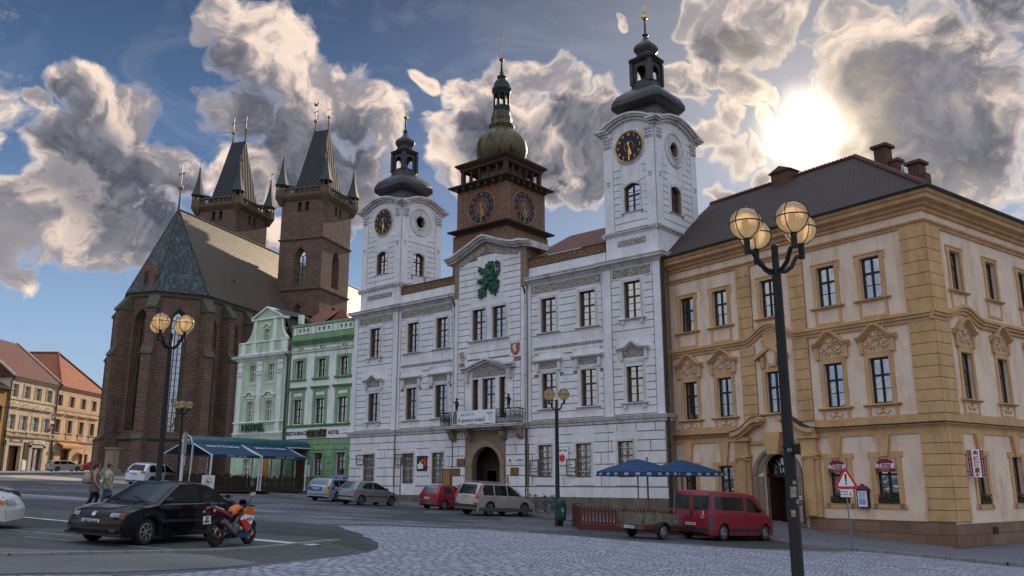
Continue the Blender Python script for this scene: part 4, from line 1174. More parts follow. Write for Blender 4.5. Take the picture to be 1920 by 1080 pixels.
def apron(win,w_,h,yf,scroll=True):
 k_=('ap',round(w_,2),round(h,2),round(yf,2),scroll)
 if k_ not in WCACHE:
  mb=MB();a=w_/2+.2;zt=-.10;zb=-.62 if scroll else-.80
  for(p,q_,r_,t_)in((-a,-a+.13,zb,zt),(a-.13,a,zb,zt),(-a+.13,a-.13,zb,zb+.1),(-a+.13,a-.13,zt-.06,zt)):mb.box(p,q_,yf-.045,yf,r_,t_)
  mb.cur=1;mb.box(-a+.13,a-.13,yf-.02,yf,zb+.1,zt-.06);mb.cur=0
  if scroll:
   mb.tube([(-.32,yf-.04,-.28),(-.2,yf-.04,-.42),(0,yf-.04,-.33),(.2,yf-.04,-.42),(.32,yf-.04,-.28)],.02,5);mb.torus((0,yf-.04,-.22),.045,.02,'y',8,4)
  WCACHE[k_]=mb.mesh('apron',[M_OCHRE,M_CREAM])
 link('apron',WCACHE[k_],win)
def hs(win,w_,h,yf):hood_scroll(win,w_,h,yf);apron(win,w_,h,yf)
def h3(win,w_,h,yf):apron(win,w_,h,yf,False)
SO=(M_OCHRE,0.19,0.05,'ears');SIL=(M_OCHRE,0.36,0.16,0.10)
for n_,(lst,T_)in enumerate(((w3A+w2A+w1A,None),(w3B+w2B+w1B,MB_B))):
 for i,(x,a,b,w_)in enumerate(lst):
  kw=dict(rz=PI/2,origin=(XC,0))if T_ else{}
  up=a>8;mid=4<a<8
  if up:window(CB,x,a,b,w_,0,.14,'rb',surround=SO,sill=SIL,hood=h3,fmat=M_DARKW,curtain=[2,1,2,1,2][i%5],**kw)
  elif mid and not(T_ is None and x==6.4):window(CB,x,a,b,w_,0,.14,'rb',surround=(M_OCHRE,.19,.05),sill=SIL,hood=hs,fmat=M_DARKW,curtain=[1,2,3,1,2][i%5],**kw)
  elif mid:
   wn=window(CB,x,a,b,w_,0,.14,'rb',surround=(M_OCHRE,.19,.05),sill=SIL,fmat=M_DARKW,curtain=2)
   mb=MB();yf=-.14;h=b-a
   for s_ in(-1,1):
    mb.ext([(s_*.12,h+.95),(s_*.85,h+.55),(s_*.85,h+.72),(s_*.14,h+1.12)]if s_<0 else[(.12,h+.95),(.14,h+1.12),(.85,h+.72),(.85,h+.55)],yf-.28,yf)
   mb.ext([(-.2,h+.22),(.2,h+.22),(.42,h+1.0),(-.42,h+1.0)],yf-.12,yf);mb.cur=1;mb.ext([(-.12,h+.34),(.12,h+.34),(.28,h+.9),(-.28,h+.9)],yf-.14,yf-.1);mb.cur=0
   mb.box(-.6,-.4,yf-.14,yf,h+.2,h+.7);mb.box(.4,.6,yf-.14,yf,h+.2,h+.7)
   mb.ext([(-.38,h+1.28),(-.3,h+1.12),(0,h+.98),(.3,h+1.12),(.38,h+1.28),(.36,h+1.7),(-.36,h+1.7)],yf-.14,yf)
   for q1 in range(12):
    an=2*PI*q1/12;mb.ball((.44*math.cos(an),yf-.06,h+1.42+.38*math.sin(an)),.09,7,5)
   for q1 in range(5):mb.ball((-.24+.12*q1,yf-.1,h+1.86+(.05 if q1%2==0 else 0)),.065,7,5)
   mb.box(-.3,.3,yf-.14,yf,h+1.72,h+1.8)
   mb.build('crest',[M_OCHRE,M_CREAM],wn)
  else:window(CB,x,a,b,w_,0,.14,'rb',fmat=M_DARKW,curtain=(1 if i%2 else 2)if x<5 or T_ else 3,**kw)
mb=MB()
o_,i_=arch_pts(4.98,7.52,3.42,'round',20),arch_pts(5.48,7.02,3.12,'round',20);mid_=arch_pts(5.2,7.3,3.28,'round',20)
for j in range(20):
 mb.ext([mid_[j],mid_[j+1],o_[j+1],o_[j]][::-1],-0.10,.05);mb.ext([i_[j],i_[j+1],mid_[j+1],mid_[j]][::-1],-0.03,.05)
zs_=2.16
for(a,b,pr)in((4.98,5.2,.10),(5.2,5.48,.03),(7.02,7.3,.03),(7.3,7.52,.10)):mb.box(a,b,-pr,.05,GZ,zs_+(.0))
mb.build('portal_arch',pmat('weathered_arch_stone',(0.27,0.21,0.16),(0.20,0.155,0.12),.9,4,bump=.5),CB)
mb=MB()
for xa in(4.1,7.62):
 mb.box(xa,xa+.8,-.16,.01,.5,3.2);mb.box(xa+.2,xa+.6,-.24,-.15,.55,3.0)
 mb.box(xa-.06,xa+.86,-.30,.01,3.0,3.12);mb.box(xa-.02,xa+.82,-.26,.01,2.86,2.93)
 for q1 in range(4):mb.ball((xa+.16+q1*.16,-.24,2.98),.09,8,6)
 mb.box(xa+.04,xa+.76,-.22,.01,3.12,3.72)
 mb.box(xa-.1,xa+.9,-.34,.01,3.72,3.80);mb.box(xa-.04,xa+.84,-.28,.01,3.80,3.9)
mb.box(4.9,5.9,-.1,.01,3.55,3.72);mb.box(6.6,7.62,-.1,.01,3.55,3.72)
mb.ext([(5.98,3.10),(6.52,3.10),(6.72,4.05),(5.78,4.05)],-.34,.01)
for s_ in(-1,1):
 pts=[(2.15,3.93),(1.9,3.95),(1.6,4.05),(1.2,4.32),(.9,4.50),(.55,4.55)]
 for(xa,za),(xb,zb)in zip(pts[:-1],pts[1:]):
  q4=[(6.25+s_*xa,za),(6.25+s_*xb,zb),(6.25+s_*xb,zb+.2),(6.25+s_*xa,za+.2)]
  mb.ext(q4[::-1]if s_>0 else q4,-.48,.01)
  q4=[(6.25+s_*xa,za-.14),(6.25+s_*xb,zb-.14),(6.25+s_*xb,zb),(6.25+s_*xa,za)]
  mb.ext(q4[::-1]if s_>0 else q4,-.34,.01)
 mb.tube([(6.25+s_*.55,-.50,4.62),(6.25+s_*.55,0,4.62)],.14,10)
mb.build('portal',M_OCHRE,CB)
mb=MB()
for s_ in(-1,1):
 pts=[(2.15,4.13),(1.9,4.15),(1.6,4.25),(1.2,4.52),(.9,4.70),(.55,4.75)]
 for(xa,za),(xb,zb)in zip(pts[:-1],pts[1:]):
  q4=[(6.25+s_*xa,za+.003),(6.25+s_*xb,zb+.003),(6.25+s_*xb,zb+.04),(6.25+s_*xa,za+.04)]
  mb.ext(q4[::-1]if s_>0 else q4,-.50,.01)
mb.build('portal_flashing',M_PIPE,CB)
M_DDOOR=pmat('dark_red_door',(0.045,0.018,0.014),(0.03,0.012,0.01),.45,5)
mb=MB();y=.45
mb.box(5.4,7.1,y,y+.08,2.12,2.26)
for i in range(1,8):
 a=PI*i/8;mb.tube([(6.25+.28*math.cos(a),y+.02,2.3+.28*math.sin(a)),(6.25+.80*math.cos(a),y+.02,2.3+.80*math.sin(a))],.018,5)
mb.torus((6.25,y+.02,2.28),.30,.02,'y',16,5,0,PI);mb.torus((6.25,y+.02,2.28),.76,.03,'y',20,5,0,PI)
mb.box(5.45,5.52,y,y+.08,GZ,2.12);mb.box(6.98,7.05,y,y+.08,GZ,2.12)
d_=mb.build('door',M_DDOOR,CB)
mb=MB();mb.box(0,.66,0,.05,.12,2.1);mb.cur=0
l_=mb.build('open_leaf',M_DDOOR,d_,loc=(5.52,y,0),rz=R(72))
mb=MB();mb.box(6.45,6.98,y+.01,y+.06,.1,2.1);mb.build('leaf',M_DDOOR,d_)
mb=MB();mb.text('164',.34,6.25,y+.0,2.42,th=.006);mb.build('house_number',M_SIGNW,d_)
mb=MB();mb.box(5.2,7.3,2.4,2.5,0,3.4);mb.box(5.3,5.4,.5,2.4,0,3.4);mb.box(7.1,7.2,.5,2.4,0,3.4);mb.box(5.2,7.3,.5,2.4,3.3,3.4);mb.build('hallway',pmat('hall_plaster',(.42,.36,.30),(.36,.31,.26),.9,2),CB)
mb=MB();mb.quad((5.4,y+.05,2.26),(7.1,y+.05,2.26),(7.1,y+.05,3.2),(5.4,y+.05,3.2));mb.build('fanlight',M_GLASS,d_)
mb=MB();mb.box(5.1,7.4,-.35,.6,-.1,.12);mb.build('doorstep',M_PLINTH,CB)
rf=MB();ez=13.12
rf.quad((-0.45,-.62,ez),(XC+.62,-.62,ez),(8.6,4.6,17.35),(-0.45,4.6,17.35))
rf.quad((XC+.62,-.62,ez),(XC+.62,LB,ez),(8.6,LB,17.35),(8.6,4.6,17.35))
rf.quad((-0.45,4.6,17.35),(8.6,4.6,17.35),(8.6,LB,17.35),(2.5,9.6,ez),(-.45,9.6,ez));rf.quad((8.6,LB,17.35),(2.5,9.6,ez),(3,LB,ez))
rf.add([(-.45,-.62,ez),(-.45,9.6,ez),(-.45,4.6,17.35)],[(0,1,2)])
rf.quad((-.45,-.62,ez-.05),(XC+.62,-.62,ez-.05),(XC+.62,0,ez-.05),(-.45,0,ez-.05))
ROOF=rf.build('roof',tilemat('dark_red_roof_tiles',(0.040,0.018,0.014),(0.024,0.012,0.011)),CB)
mb=MB();n=40
for i in range(n):
 x=-.45+(8.6+.45)*i/n;mb.tube([(x,4.6,17.37),(x+.24,4.6,17.40)],[.10,.12],6)
for i in range(30):
 f=i/30;a=Vector((XC+.62,-.62,ez)).lerp(Vector((8.6,4.6,17.35)),f);b=Vector((XC+.62,-.62,ez)).lerp(Vector((8.6,4.6,17.35)),f+.034)
 mb.tube([tuple(a+Vector((0,0,.02))),tuple(b+Vector((0,0,.05)))],[.10,.12],6)
mb.build('ridge_tiles',M_REDTILE,ROOF)
M_CHIM=brickmat('chimney_brick',(0.13,0.05,0.032),(0.10,0.04,0.028),(0.12,0.09,0.07),.25,.075)
def chimney(x0,x1,y0,y1,z0,z1,cap=.12):
 mb=MB();mb.box(x0,x1,y0,y1,z0,z1);mb.box(x0-cap,x1+cap,y0-cap,y1+cap,z1,z1+.14)
 mb.build('chimney',M_CHIM,ROOF)
mb=MB();mb.box(4.0,5.15,4.2,4.95,16.5,17.72);mb.ext([(3.86,17.72),(5.29,17.72),(4.6,18.02)],4.1,5.05);mb.build('chimney',M_CHIM,ROOF)
chimney(9.0,9.6,5.6,6.2,15.5,17.85);chimney(9.62,10.05,5.8,6.3,15.2,17.0,.06);chimney(10.55,11.1,5.7,6.3,14.8,16.55);chimney(11.12,11.3,5.8,6.3,14.6,15.9,.0);chimney(10.3,10.55,5.7,6.2,14.9,15.85,.03)
mb=MB();mb.tube([(10.15,5.95,15.2),(10.15,5.95,16.75)],.075,8);mb.tube([(9.3,5.9,17.9),(9.3,5.9,18.15)],.07,8);mb.build('flue_pipe',pmat('zinc_pipe',(.35,.36,.38),None,.35,4,metal=.6),ROOF)
M_LEAF=pmat('geranium_leaves',(0.035,0.075,0.02),(0.06,0.11,0.03),.7,9)
M_PETR=pmat('red_petals',(0.40,0.02,0.03),(0.30,0.015,0.03),.6,9)
M_PETV=pmat('violet_petals',(0.28,0.09,0.42),(0.22,0.07,0.34),.6,9)
M_TERR=pmat('dark_planter',(0.05,0.035,0.03),None,.7,5)
def world_at(root,p):return Matrix.Translation(root.location)@Matrix.Rotation(root.rotation_euler.z,4,'Z')@Matrix.Scale(root.scale[0],4)@Vector(p)
def flowers(loc,rz,L,mat_,label,seed):
 rn=random.Random(seed)
 t=empty('flower_box',loc,rz,label,'flower box','flower boxes on the ground floor sills of the corner house')
 mb=MB();mb.tbox(-L/2,L/2,-.09,.09,.0,.14,-.01);mb.build('planter',M_TERR,t)
 mb=MB()
 for i in range(260):
  x=rn.uniform(-L/2-.04,L/2+.04);y=rn.uniform(-.16,.12);z=.12+rn.random()**1.4*(.26+.08*math.sin(x*7+seed));s_=rn.uniform(.02,.045)
  a=Vector((rn.uniform(-1,1),rn.uniform(-1,1),rn.uniform(-.2,1))).normalized()*s_;b=a.cross(Vector((rn.uniform(-1,1),rn.uniform(-1,1),rn.uniform(-1,1)))).normalized()*s_
  c=Vector((x,y,z));mb.add([tuple(c+a),tuple(c+b),tuple(c-a),tuple(c-b)],[(0,1,2,3)])
 mb.build('leaves',M_LEAF,t)
 mb=MB()
 for i in range(9):
  x=rn.uniform(-L/2,L/2);c=Vector((x,rn.uniform(-.16,.02),.22+rn.random()*.18))
  for j in range(7):mb.ball(tuple(c+Vector((rn.uniform(-.035,.035),rn.uniform(-.035,.035),rn.uniform(-.03,.03)))),.018,5,4)
 mb.build('blossom',mat_,t)
rzA=CB.rotation_euler.z
flowers(world_at(CB,(9.22,-.02,1.08)),rzA,.85,M_PETR,'flower box of red geraniums in the window behind the warning sign',1)
flowers(world_at(CB,(11.31,-.02,1.10)),rzA,.9,M_PETR,'flower box of red geraniums in the window right of the menu case',2)
flowers(world_at(CB,(XC+.02,2.4,1.1)),rzA+PI/2,.85,M_PETR,'flower box with a few pale red blooms below the hanging sign round the corner',3)
flowers(world_at(CB,(XC+.02,5.45,1.1)),rzA+PI/2,.85,M_PETV,'flower box with violet blooms at the right edge of the photo',4)
M_DRED=pmat('crimson_sign',(0.25,0.012,0.03),(0.22,0.012,0.028),.4,3)
M_SFRAME=pmat('sign_gold_edge',(0.45,0.36,0.16),None,.5,4)
def shop_sign(x,z0,z1,label):
 t=empty('restaurant_sign',world_at(CB,(x,-.06,z0)),rzA,label,'sign','crimson restaurant signs above the windows');t.scale=(K,)*3
 h=z1-z0;w_=.86
 mb=MB();mb.box(-w_/2,w_/2,-.03,.03,0,h);mb.build('backboard',M_SFRAME,t)
 mb=MB();pts=[(-w_/2+.015,.012),(w_/2-.015,.012),(w_/2-.015,h*.62)]+[((w_/2-.02)*math.cos(PI*i/12),h*.62+(h*.33)*math.sin(PI*i/12))for i in range(13)]+[(-w_/2+.015,h*.62)]
 mb.ext(pts,-.038,-.031);mb.build('panel',M_DRED,t)
 mb=MB();mb.text('金城酒家',.215,0,-.042,h*.34,th=.002,bold=.006)
 s_='CHINA RESTAURANT'
 for i,ch in enumerate(s_):
  a=PI*(1-(i+.8)/(len(s_)+.6));r_=.40
  M=Matrix.Translation((math.cos(a)*r_,-.042,h*.50+math.sin(a)*.22))@Matrix.Rotation(PI/2,4,'X')@Matrix.Rotation((a-PI/2)*.75,4,'Z')
  mb.text(ch,.085,0,0,0,M=M,bold=.003)
 mb.text('Tel. 495 512 312',.05,0,-.042,h*.10)
 mb.build('lettering',M_SIGNW,t)
shop_sign(9.22,2.29,2.88,'crimson restaurant sign behind the triangular warning sign')
shop_sign(11.31,2.30,2.90,'crimson restaurant sign nearer the building corner, fully in view')
t=empty('hanging_sign',world_at(CB,(XC+.1,1.15,2.08)),rzA,'red and white vertical hanging sign with Chinese characters on the building corner','sign');t.scale=(K,)*3
t.rotation_euler=(0,0,rzA+PI/2-R(42))
mb=MB();mb.box(0.02,.62,-.04,.04,0,1.02);mb.build('board',M_SIGNW,t)
mb=MB()
for x0 in(.03,.47):mb.box(x0,x0+.14,-.045,.045,.02,1.0)
mb.build('red_strip',M_DRED,t)
mb=MB()
for i,ch in enumerate('金城酒家'):mb.text(ch,.20,.32,-.048,.88-i*.215,bold=.006)
mb.text('←',.16,.32,-.048,.09,bold=.006);mb.build('characters',M_DRED,t)
mb=MB()
for x0 in(.10,.54):
 for i,ch in enumerate('CHINA RESTAURANT'):mb.text(ch,.06,x0,-.048,.95-i*.058,bold=.001)
mb.build('lettering',M_SIGNW,t)
mb=MB()
for zz in(.2,.82):mb.tube([(-.25,.0,zz),(.05,0,zz)],.02,6);mb.box(-.27,-.24,-.05,.05,zz-.05,zz+.05)
mb.build('bracket',M_IRON,t)
t=empty('menu_case',world_at(CB,(10.26,-.02,.90)),rzA,'dark glazed menu case with a purple roof between the restaurant windows','menu case');t.scale=(K,)*3
mb=MB();mb.box(-.25,.25,-.12,0,0,.72);mb.build('case',M_DARKW,t)
mb=MB();mb.add([(-.31,-.2,.72),(.31,-.2,.72),(.31,.0,.72),(-.31,.0,.72),(-.14,-.14,.86),(.14,-.14,.86),(.14,.0,.86),(-.14,.0,.86)],[(0,1,5,4),(1,2,6,5),(2,3,7,6),(3,0,4,7),(4,5,6,7),(3,2,1,0)]);mb.box(-.05,.05,-.12,-.02,.86,.93);mb.build('roof',pmat('plum_paint',(.16,.02,.07),None,.5,4),t)
mb=MB();mb.box(-.20,.20,-.128,-.12,.05,.67);mb.build('sheet',M_SIGNW,t)
mb=MB();rn=random.Random(5)
for c0 in(-.13,.02):
 for i in range(9):mb.box(c0,c0+rn.uniform(.07,.12),-.131,-.128,.60-i*.03,.612-i*.03)
for i in range(4):
 for j in range(3):mb.box(-.15+i*.075,-.09+i*.075,-.131,-.128,.28-j*.07,.33-j*.07)
mb.build('print',M_BLUEP,t)
# ============================ white tower (sandstone)
WT=broot('belfry',-0.7757,110.0,129.3,'tall brown sandstone tower with an arcaded gallery, big clocks and a green onion dome','tower')
M_BROWNST=brickmat('brown_sandstone',(0.25,0.15,0.095),(0.165,0.10,0.066),(0.09,0.062,0.045),.75,.38,green=(.09,.065,.05),msize=.012)
M_DRKCORN=pmat('blackened_sandstone',(0.07,0.05,0.038),(0.045,0.035,0.028),.9,2,bump=.6)
W_,D_=9.05,8.6
mb=MB();mb.box(-W_-.7,.1,-.1,D_+.6,5,35.9);mb.box(-W_,0,0,D_,35.9,42.6)
mb.build('shaft',M_BROWNST,WT)
mb=MB();sq=lambda e,a=-W_,b=0,c=0,d=D_:[(a-e,c-e),(b+e,c-e),(b+e,d+e),(a-e,d+e)]
cr=[(0,0),(.15,.05),(.25,.3),(.6,.42),(.95,.5),(1.05,.62),(1.05,.74),(0,.8)]
mb.ring([(o,35.75+z)for o,z in cr],sq(0),True);mb.ring([(o,42.35+z)for o,z in cr],sq(0),True)
for i in range(7):
 x=-W_+.4+i*(W_-.8)/6;mb.box(x-.2,x+.2,-.8,0,42.3,42.75);mb.box(0,.8,(x+W_)*D_/W_-.2,(x+W_)*D_/W_+.2,42.3,42.75)
mb.build('cornice',M_DRKCORN,WT)
mb=MB();g0,g1=43.15,45.75
mb.ring([(.12,g0),(.12,g0+.55),(0,g0+.55),(0,g0)],sq(-.35),True)
for i in range(6):
 for j in range(6):
  if i in(0,5)or j in(0,5):
   x=-W_+.55+i*(W_-1.1)/5;y=.55+j*(D_-1.1)/5;s_=.26 if(i in(0,5)and j in(0,5))else .13
   mb.box(x-s_,x+s_,y-s_,y+s_,g0,g1)
mb.ring([(.0,g1-.3),(.16,g1-.2),(.2,g1+.1),(.45,g1+.3),(.72,g1+.55),(.75,g1+.72),(0,g1+.8)],sq(-.35),True)
mb.box(-W_+.4,-.4,.4,D_-.4,g1+.0,g1+.3)
mb.build('gallery',pmat('dark_gallery_timber',(.075,.04,.03),(.05,.03,.022),.7,3,bump=.4),WT)
mb=MB();mb.tbox(-W_+2.3,-2.3,2.2,D_-2.2,g0,g1,0);mb.build('gallery_core',pmat('pink_gallery_plaster',(.50,.36,.31),(.42,.30,.26),.9,2),WT)
mb=MB();mb.add([(-W_-.35,-.35,g1+.78),(.35,-.35,g1+.78),(.35,D_+.35,g1+.78),(-W_-.35,D_+.35,g1+.78),(-W_/2,D_/2,g1+2.9)],[(0,1,4),(1,2,4),(2,3,4),(3,0,4)])
cx,cy=-W_/2,D_/2
M_ONION=bpy.data.materials.new('streaked_copper');M_ONION.use_nodes=True
q=NT(M_ONION.node_tree);bs=q.n['Principled BSDF'];oc=q.new('ShaderNodeTexCoord').outputs['Object']
sx_=q.new('ShaderNodeSeparateXYZ');q.put(sx_.inputs[0],q.vmath('SUBTRACT',oc,(cx,cy,0)))
an=q.math('ARCTAN2',sx_.outputs[1],sx_.outputs[0])
cv=q.new('ShaderNodeCombineXYZ');q.put(cv.inputs[0],q.math('MULTIPLY',an,3.0));q.put(cv.inputs[1],q.math('MULTIPLY',sx_.outputs[2],.18))
f=q.mr(q.noise(cv.outputs[0],1.7,5,.65,.3),.3,.7,.15,.9)
q.put(bs.inputs['Base Color'],q.ramp(f,[(0.30,(.010,.010,.010)),(.42,(.040,.038,.018)),(.52,(.085,.072,.030)),(.60,(.13,.075,.026)),(.75,(.055,.072,.040))]))
bs.inputs['Roughness'].default_value=.5;bs.inputs['Metallic'].default_value=.25
n=48;prof=[(2.9,46.4),(3.3,47.3),(3.62,48.0),(3.78,48.7),(3.78,49.4),(3.60,50.2),(3.15,51.0),(2.5,51.6),(1.95,52.05),(1.72,52.35),(1.75,52.5),(1.95,52.75),(1.95,52.95),(1.62,53.2),(1.55,53.8),(1.62,54.0),(1.5,54.3),(1.38,54.8),(1.4,55.0),(1.33,55.1)]
vs=[];m=len(prof)
for i in range(n):
 a=2*PI*i/n+.2
 for r_,z in prof:
  lob=1-.055*(1-abs(math.sin(a*4)))**2*(1 if z<51.4 else 0)
  sq8=1/max(abs(math.cos((a%(PI/4))-PI/8)),.5)*math.cos(PI/8)if z>51.6 else 1
  vs.append((cx+r_*lob*sq8*math.cos(a),cy+r_*lob*sq8*math.sin(a),z))
mb.cur=0;mb.add(vs,[(i*m+j,((i+1)%n)*m+j,((i+1)%n)*m+j+1,i*m+j+1)for i in range(n)for j in range(m-1)])
dome=mb.build('onion_dome',M_ONION,WT,smooth=45)
mb=MB();c=(cx,cy);ph=PI/8
for i in range(8):
 a=ph+i*PI/4;mb.tube([(cx+1.12*math.cos(a),cy+1.12*math.sin(a),55.0),(cx+1.12*math.cos(a),cy+1.12*math.sin(a),58.2)],.15,6)
 a2=a+PI/8;
mb.lathe([(1.28,55.0),(1.30,55.95),(1.22,55.95),(1.2,55.0)],8,c,ph)
mb.lathe([(.9,57.75),(1.3,57.8),(1.32,58.2),(1.5,58.45),(1.52,58.75),(1.38,58.95),(1.30,59.1),(1.22,59.5),(.98,60.0),(.68,60.3),(.62,60.45),(.72,60.7),(.72,60.85),(.42,61.05),(.30,61.3),(.30,61.5),(.18,61.8),(.14,62.8),(.10,63.4)],8,c,ph)
mb.build('lantern',pmat('dark_copper_green',(.022,.042,.034),(.014,.022,.020),.55,3,metal=.2),WT,smooth=35)
mb=MB();mb.ball((cx,cy,63.7),.38,14,10);mb.tube([(cx,cy,64),(cx,cy,68.2)],.035,6);mb.ball((cx,cy,67.7),.14,8,6);mb.ball((cx,cy,66.1),.07,6,5);mb.build('finial',pmat('copper_ball',(.42,.16,.07),(.3,.11,.05),.4,5,metal=.7),WT,smooth=50)
M_DGOLD=pmat('tarnished_gilding',(.42,.29,.13),(.30,.20,.09),.55,6,metal=.3)
M_WTCL=pmat('brown_clock_disc',(.17,.095,.065),(.13,.075,.05),.8,3)
M_TRACER=friezemat('red_brown_tracery',(.32,.13,.075),(.10,.05,.035),2.0)
for(x,rz_,org)in((-4.45,0,None),(3.85,PI/2,(0,0))):
 mb=MB()
 if org:mb.T=Matrix.Rotation(PI/2,4,'Z')
 mb.box(x-2.75,x+2.75,-.05,.02,36.62,42.15);mb.build('clock_panel',M_TRACER,WT)
 z=39.3;r_=2.42
 cl=clock(WT,x,-.09,z,r_,rz_,org or(0,0),hm=(5.35,30),numm=M_DGOLD)
 mb=MB()
 for i in range(40):
  a0,a1=2*PI*i/40,2*PI*(i+1)/40
  mb.add([(rr*math.cos(a),-.012,rr*math.sin(a))for rr,a in((0.001,a0),(r_*.62,a0),(r_*.62,a1))],[(0,1,2)])
 mb.build('inner_disc',M_WTCL,cl)
 mb=MB();mb.torus((0,-.02,0),r_*.47,.045,'y',36,5);mb.torus((0,-.02,0),r_*.64,.05,'y',36,5);mb.build('dial_rings',M_CLOCKB,cl)
mb=MB()
for xx in(-W_+.55,-.55):mb.box(xx-.55,xx+.55,-.07,.02,36.6,42.3)
mb.T=Matrix.Rotation(PI/2,4,'Z')
for xx in(.5,D_-.5):mb.box(xx-.5,xx+.5,-.07,.02,36.6,42.3)
mb.build('corner_pier',M_BROWNST,WT)
# ============================ church
CH=broot('church',-30.6055,83.0,17.6,'red brick gothic church with tall pointed windows and two towers with steep slate spires','church')
M_BRICK=brickmat('gothic_brick',(0.165,0.080,0.056),(0.075,0.042,0.034),(0.23,0.18,0.145),.60,.20,green=(.055,.050,.035),msize=.03)
M_TRACE=pmat('tracery_stone',(0.17,0.12,0.075),(0.11,0.08,0.05),.9,3,bump=.5,stain=(.06,.05,.035))
M_CAPST=pmat('mossy_cap_stone',(0.11,0.105,0.075),(0.07,0.07,0.05),.9,3,bump=.5)
M_LEAD=bpy.data.materials.new('standing_seam_roof');M_LEAD.use_nodes=True
q=NT(M_LEAD.node_tree);bs=q.n['Principled BSDF'];uv=q.new('ShaderNodeTexCoord').outputs['UV']
s2=q.new('ShaderNodeSeparateXYZ');q.put(s2.inputs[0],uv)
seam=q.math('FRACT',q.math('DIVIDE',s2.outputs[0],.42))
sm_=q.mr(q.math('ABSOLUTE',q.math('SUBTRACT',seam,.5)),.36,.47,0,1)
pt=q.mr(q.noise(q.vmath('MULTIPLY',uv,(2.4,.35,1)),1.0,6,.7,.2),.56,.66,0,1)
cbase=q.mix(q.noise(q.vmath('MULTIPLY',uv,(2.2,.2,1)),1.6,4),(.050,.042,.036),(.150,.105,.068))
q.put(bs.inputs['Base Color'],q.mix(sm_,q.mix(q.math('MULTIPLY',pt,.30),cbase,(.10,.20,.19)),(.022,.022,.025)))
bs.inputs['Roughness'].default_value=.5;bs.inputs['Metallic'].default_value=.1
bn=q.new('ShaderNodeBump');bn.inputs['Strength'].default_value=.9;bn.inputs['Distance'].default_value=.06;q.put(bn.inputs['Height'],sm_);q.l.new(bn.outputs[0],bs.inputs['Normal'])
M_APSE=pmat('streaked_green_sheet',(.030,.040,.048),(.035,.030,.03),.5,1.2,metal=.1,stain=(.10,.165,.165),sc3=(2.4,2.4,.22))
M_SLATE=tilemat('spire_slate',(.036,.040,.042),(.022,.026,.029),.55,.30,(.014,.015,.017))
M_CGLASS=glassmat('leaded_church_glass',(0.20,0.24,0.26),refl=1.3)
EV=[(45,0),(0,0),(-3.28,3.28),(-3.28,6.39),(0,9.67),(45,9.67)]
def face_M(p,q_):
 v=Vector((q_[0]-p[0],q_[1]-p[1]));return Matrix.Translation((p[0],p[1],0))@Matrix.Rotation(math.atan2(v.y,v.x),4,'Z'),v.length
def gothic(M,x,z0,z1,w_,mull=2,dep=.55,deep=.75):
 """pointed window: jamb mouldings, mullions, tracery and leaded glass, standing in the opening"""
 mb=MB();mb.T=M
 for(e,yy)in((0.0,.18),(.12,.34),(.24,.50)):
  o_,i_=arch_pts(x-w_/2+e,x+w_/2-e,z1-e,'point'),arch_pts(x-w_/2+e+.12,x+w_/2-e-.12,z1-e-.13,'point')
  for j in range(len(o_)-1):mb.ext([i_[j],i_[j+1],o_[j+1],o_[j]][::-1],yy,yy+.25)
  for s_ in(-1,1):mb.box(x+s_*(w_/2-e),x+s_*(w_/2-e-.12),yy,yy+.25,z0,o_[0][1])
 wi=w_-.72;zt=arch_pts(x-wi/2,x+wi/2,z1-.38,'point')[0][1]
 for i in range(1,mull+1):
  xx=x-wi/2+wi*i/(mull+1);mb.box(xx-.055,xx+.055,.58,.72,z0,zt)
 cw=wi/(mull+1)
 for i in range(mull+1):
  cx_=x-wi/2+cw*(i+.5)
  ap=arch_pts(cx_-cw/2,cx_+cw/2,zt+cw*.6,'point',6)
  mb.tube([(p[0],.64,p[1])for p in ap],.05,5)
 if mull>1:mb.torus((x,.64,zt+cw*1.15),cw*.42,.05,'y',14,5)
 mb.box(x-w_/2,x+w_/2,.15,.75,z0-.35,z0)
 wn=mb.build('window',M_TRACE,CH)
 mb=MB();mb.T=M;out=[(x-wi/2,z0)]+arch_pts(x-wi/2,x+wi/2,z1-.38,'point')+[(x+wi/2,z0)]
 mb.add([(p[0],.66,p[1])for p in out],[tuple(reversed(range(len(out))))]);mb.build('pane',M_CGLASS,wn)
 mb=MB();mb.T=M;n=max(3,int((zt-z0)/.62))
 for i in range(1,n):mb.box(x-wi/2,x+wi/2,.62,.655,z0+(zt-z0)*i/n-.02,z0+(zt-z0)*i/n+.02)
 for i in range(mull+1):
  for q_ in(.5,):xx=x-wi/2+cw*(i+q_);mb.box(xx-.012,xx+.012,.63,.655,z0,zt)
 mb.build('glazing_bars',M_IRON,wn)
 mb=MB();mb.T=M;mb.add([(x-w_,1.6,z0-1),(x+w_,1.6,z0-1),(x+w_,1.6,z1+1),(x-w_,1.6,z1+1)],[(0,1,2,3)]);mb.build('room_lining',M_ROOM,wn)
wl=MB();GW=[(1.12,6.45,18.37,1.85),(4.85,11.2,18.3,1.5),(8.6,11.2,18.3,1.5),(12.2,11.2,18.3,1.5)]
edges=[((-3.28,6.39),(-3.28,3.28),20.15,[(1.62,6.7,18.5,1.62)]),((-3.28,3.28),(0,0),20.1,[(2.25,6.6,18.6,1.75)]),((0,0),(45,0),19.95,GW),((0,9.67),(-3.28,6.39),20.1,[(2.3,6.6,18.6,1.75)]),((45,9.67),(0,9.67),19.95,[])]
for p,q_,zt,ws in edges:
 M,L=face_M(p,q_);wl.T=M
 wall(wl,0,L,-1.5,zt,0,[(x-w_/2,x+w_/2,a,b,'point')for x,a,b,w_ in ws],.9)
 for x,a,b,w_ in ws:gothic(M,x,a,b,w_,2 if w_>1.6 else 1)
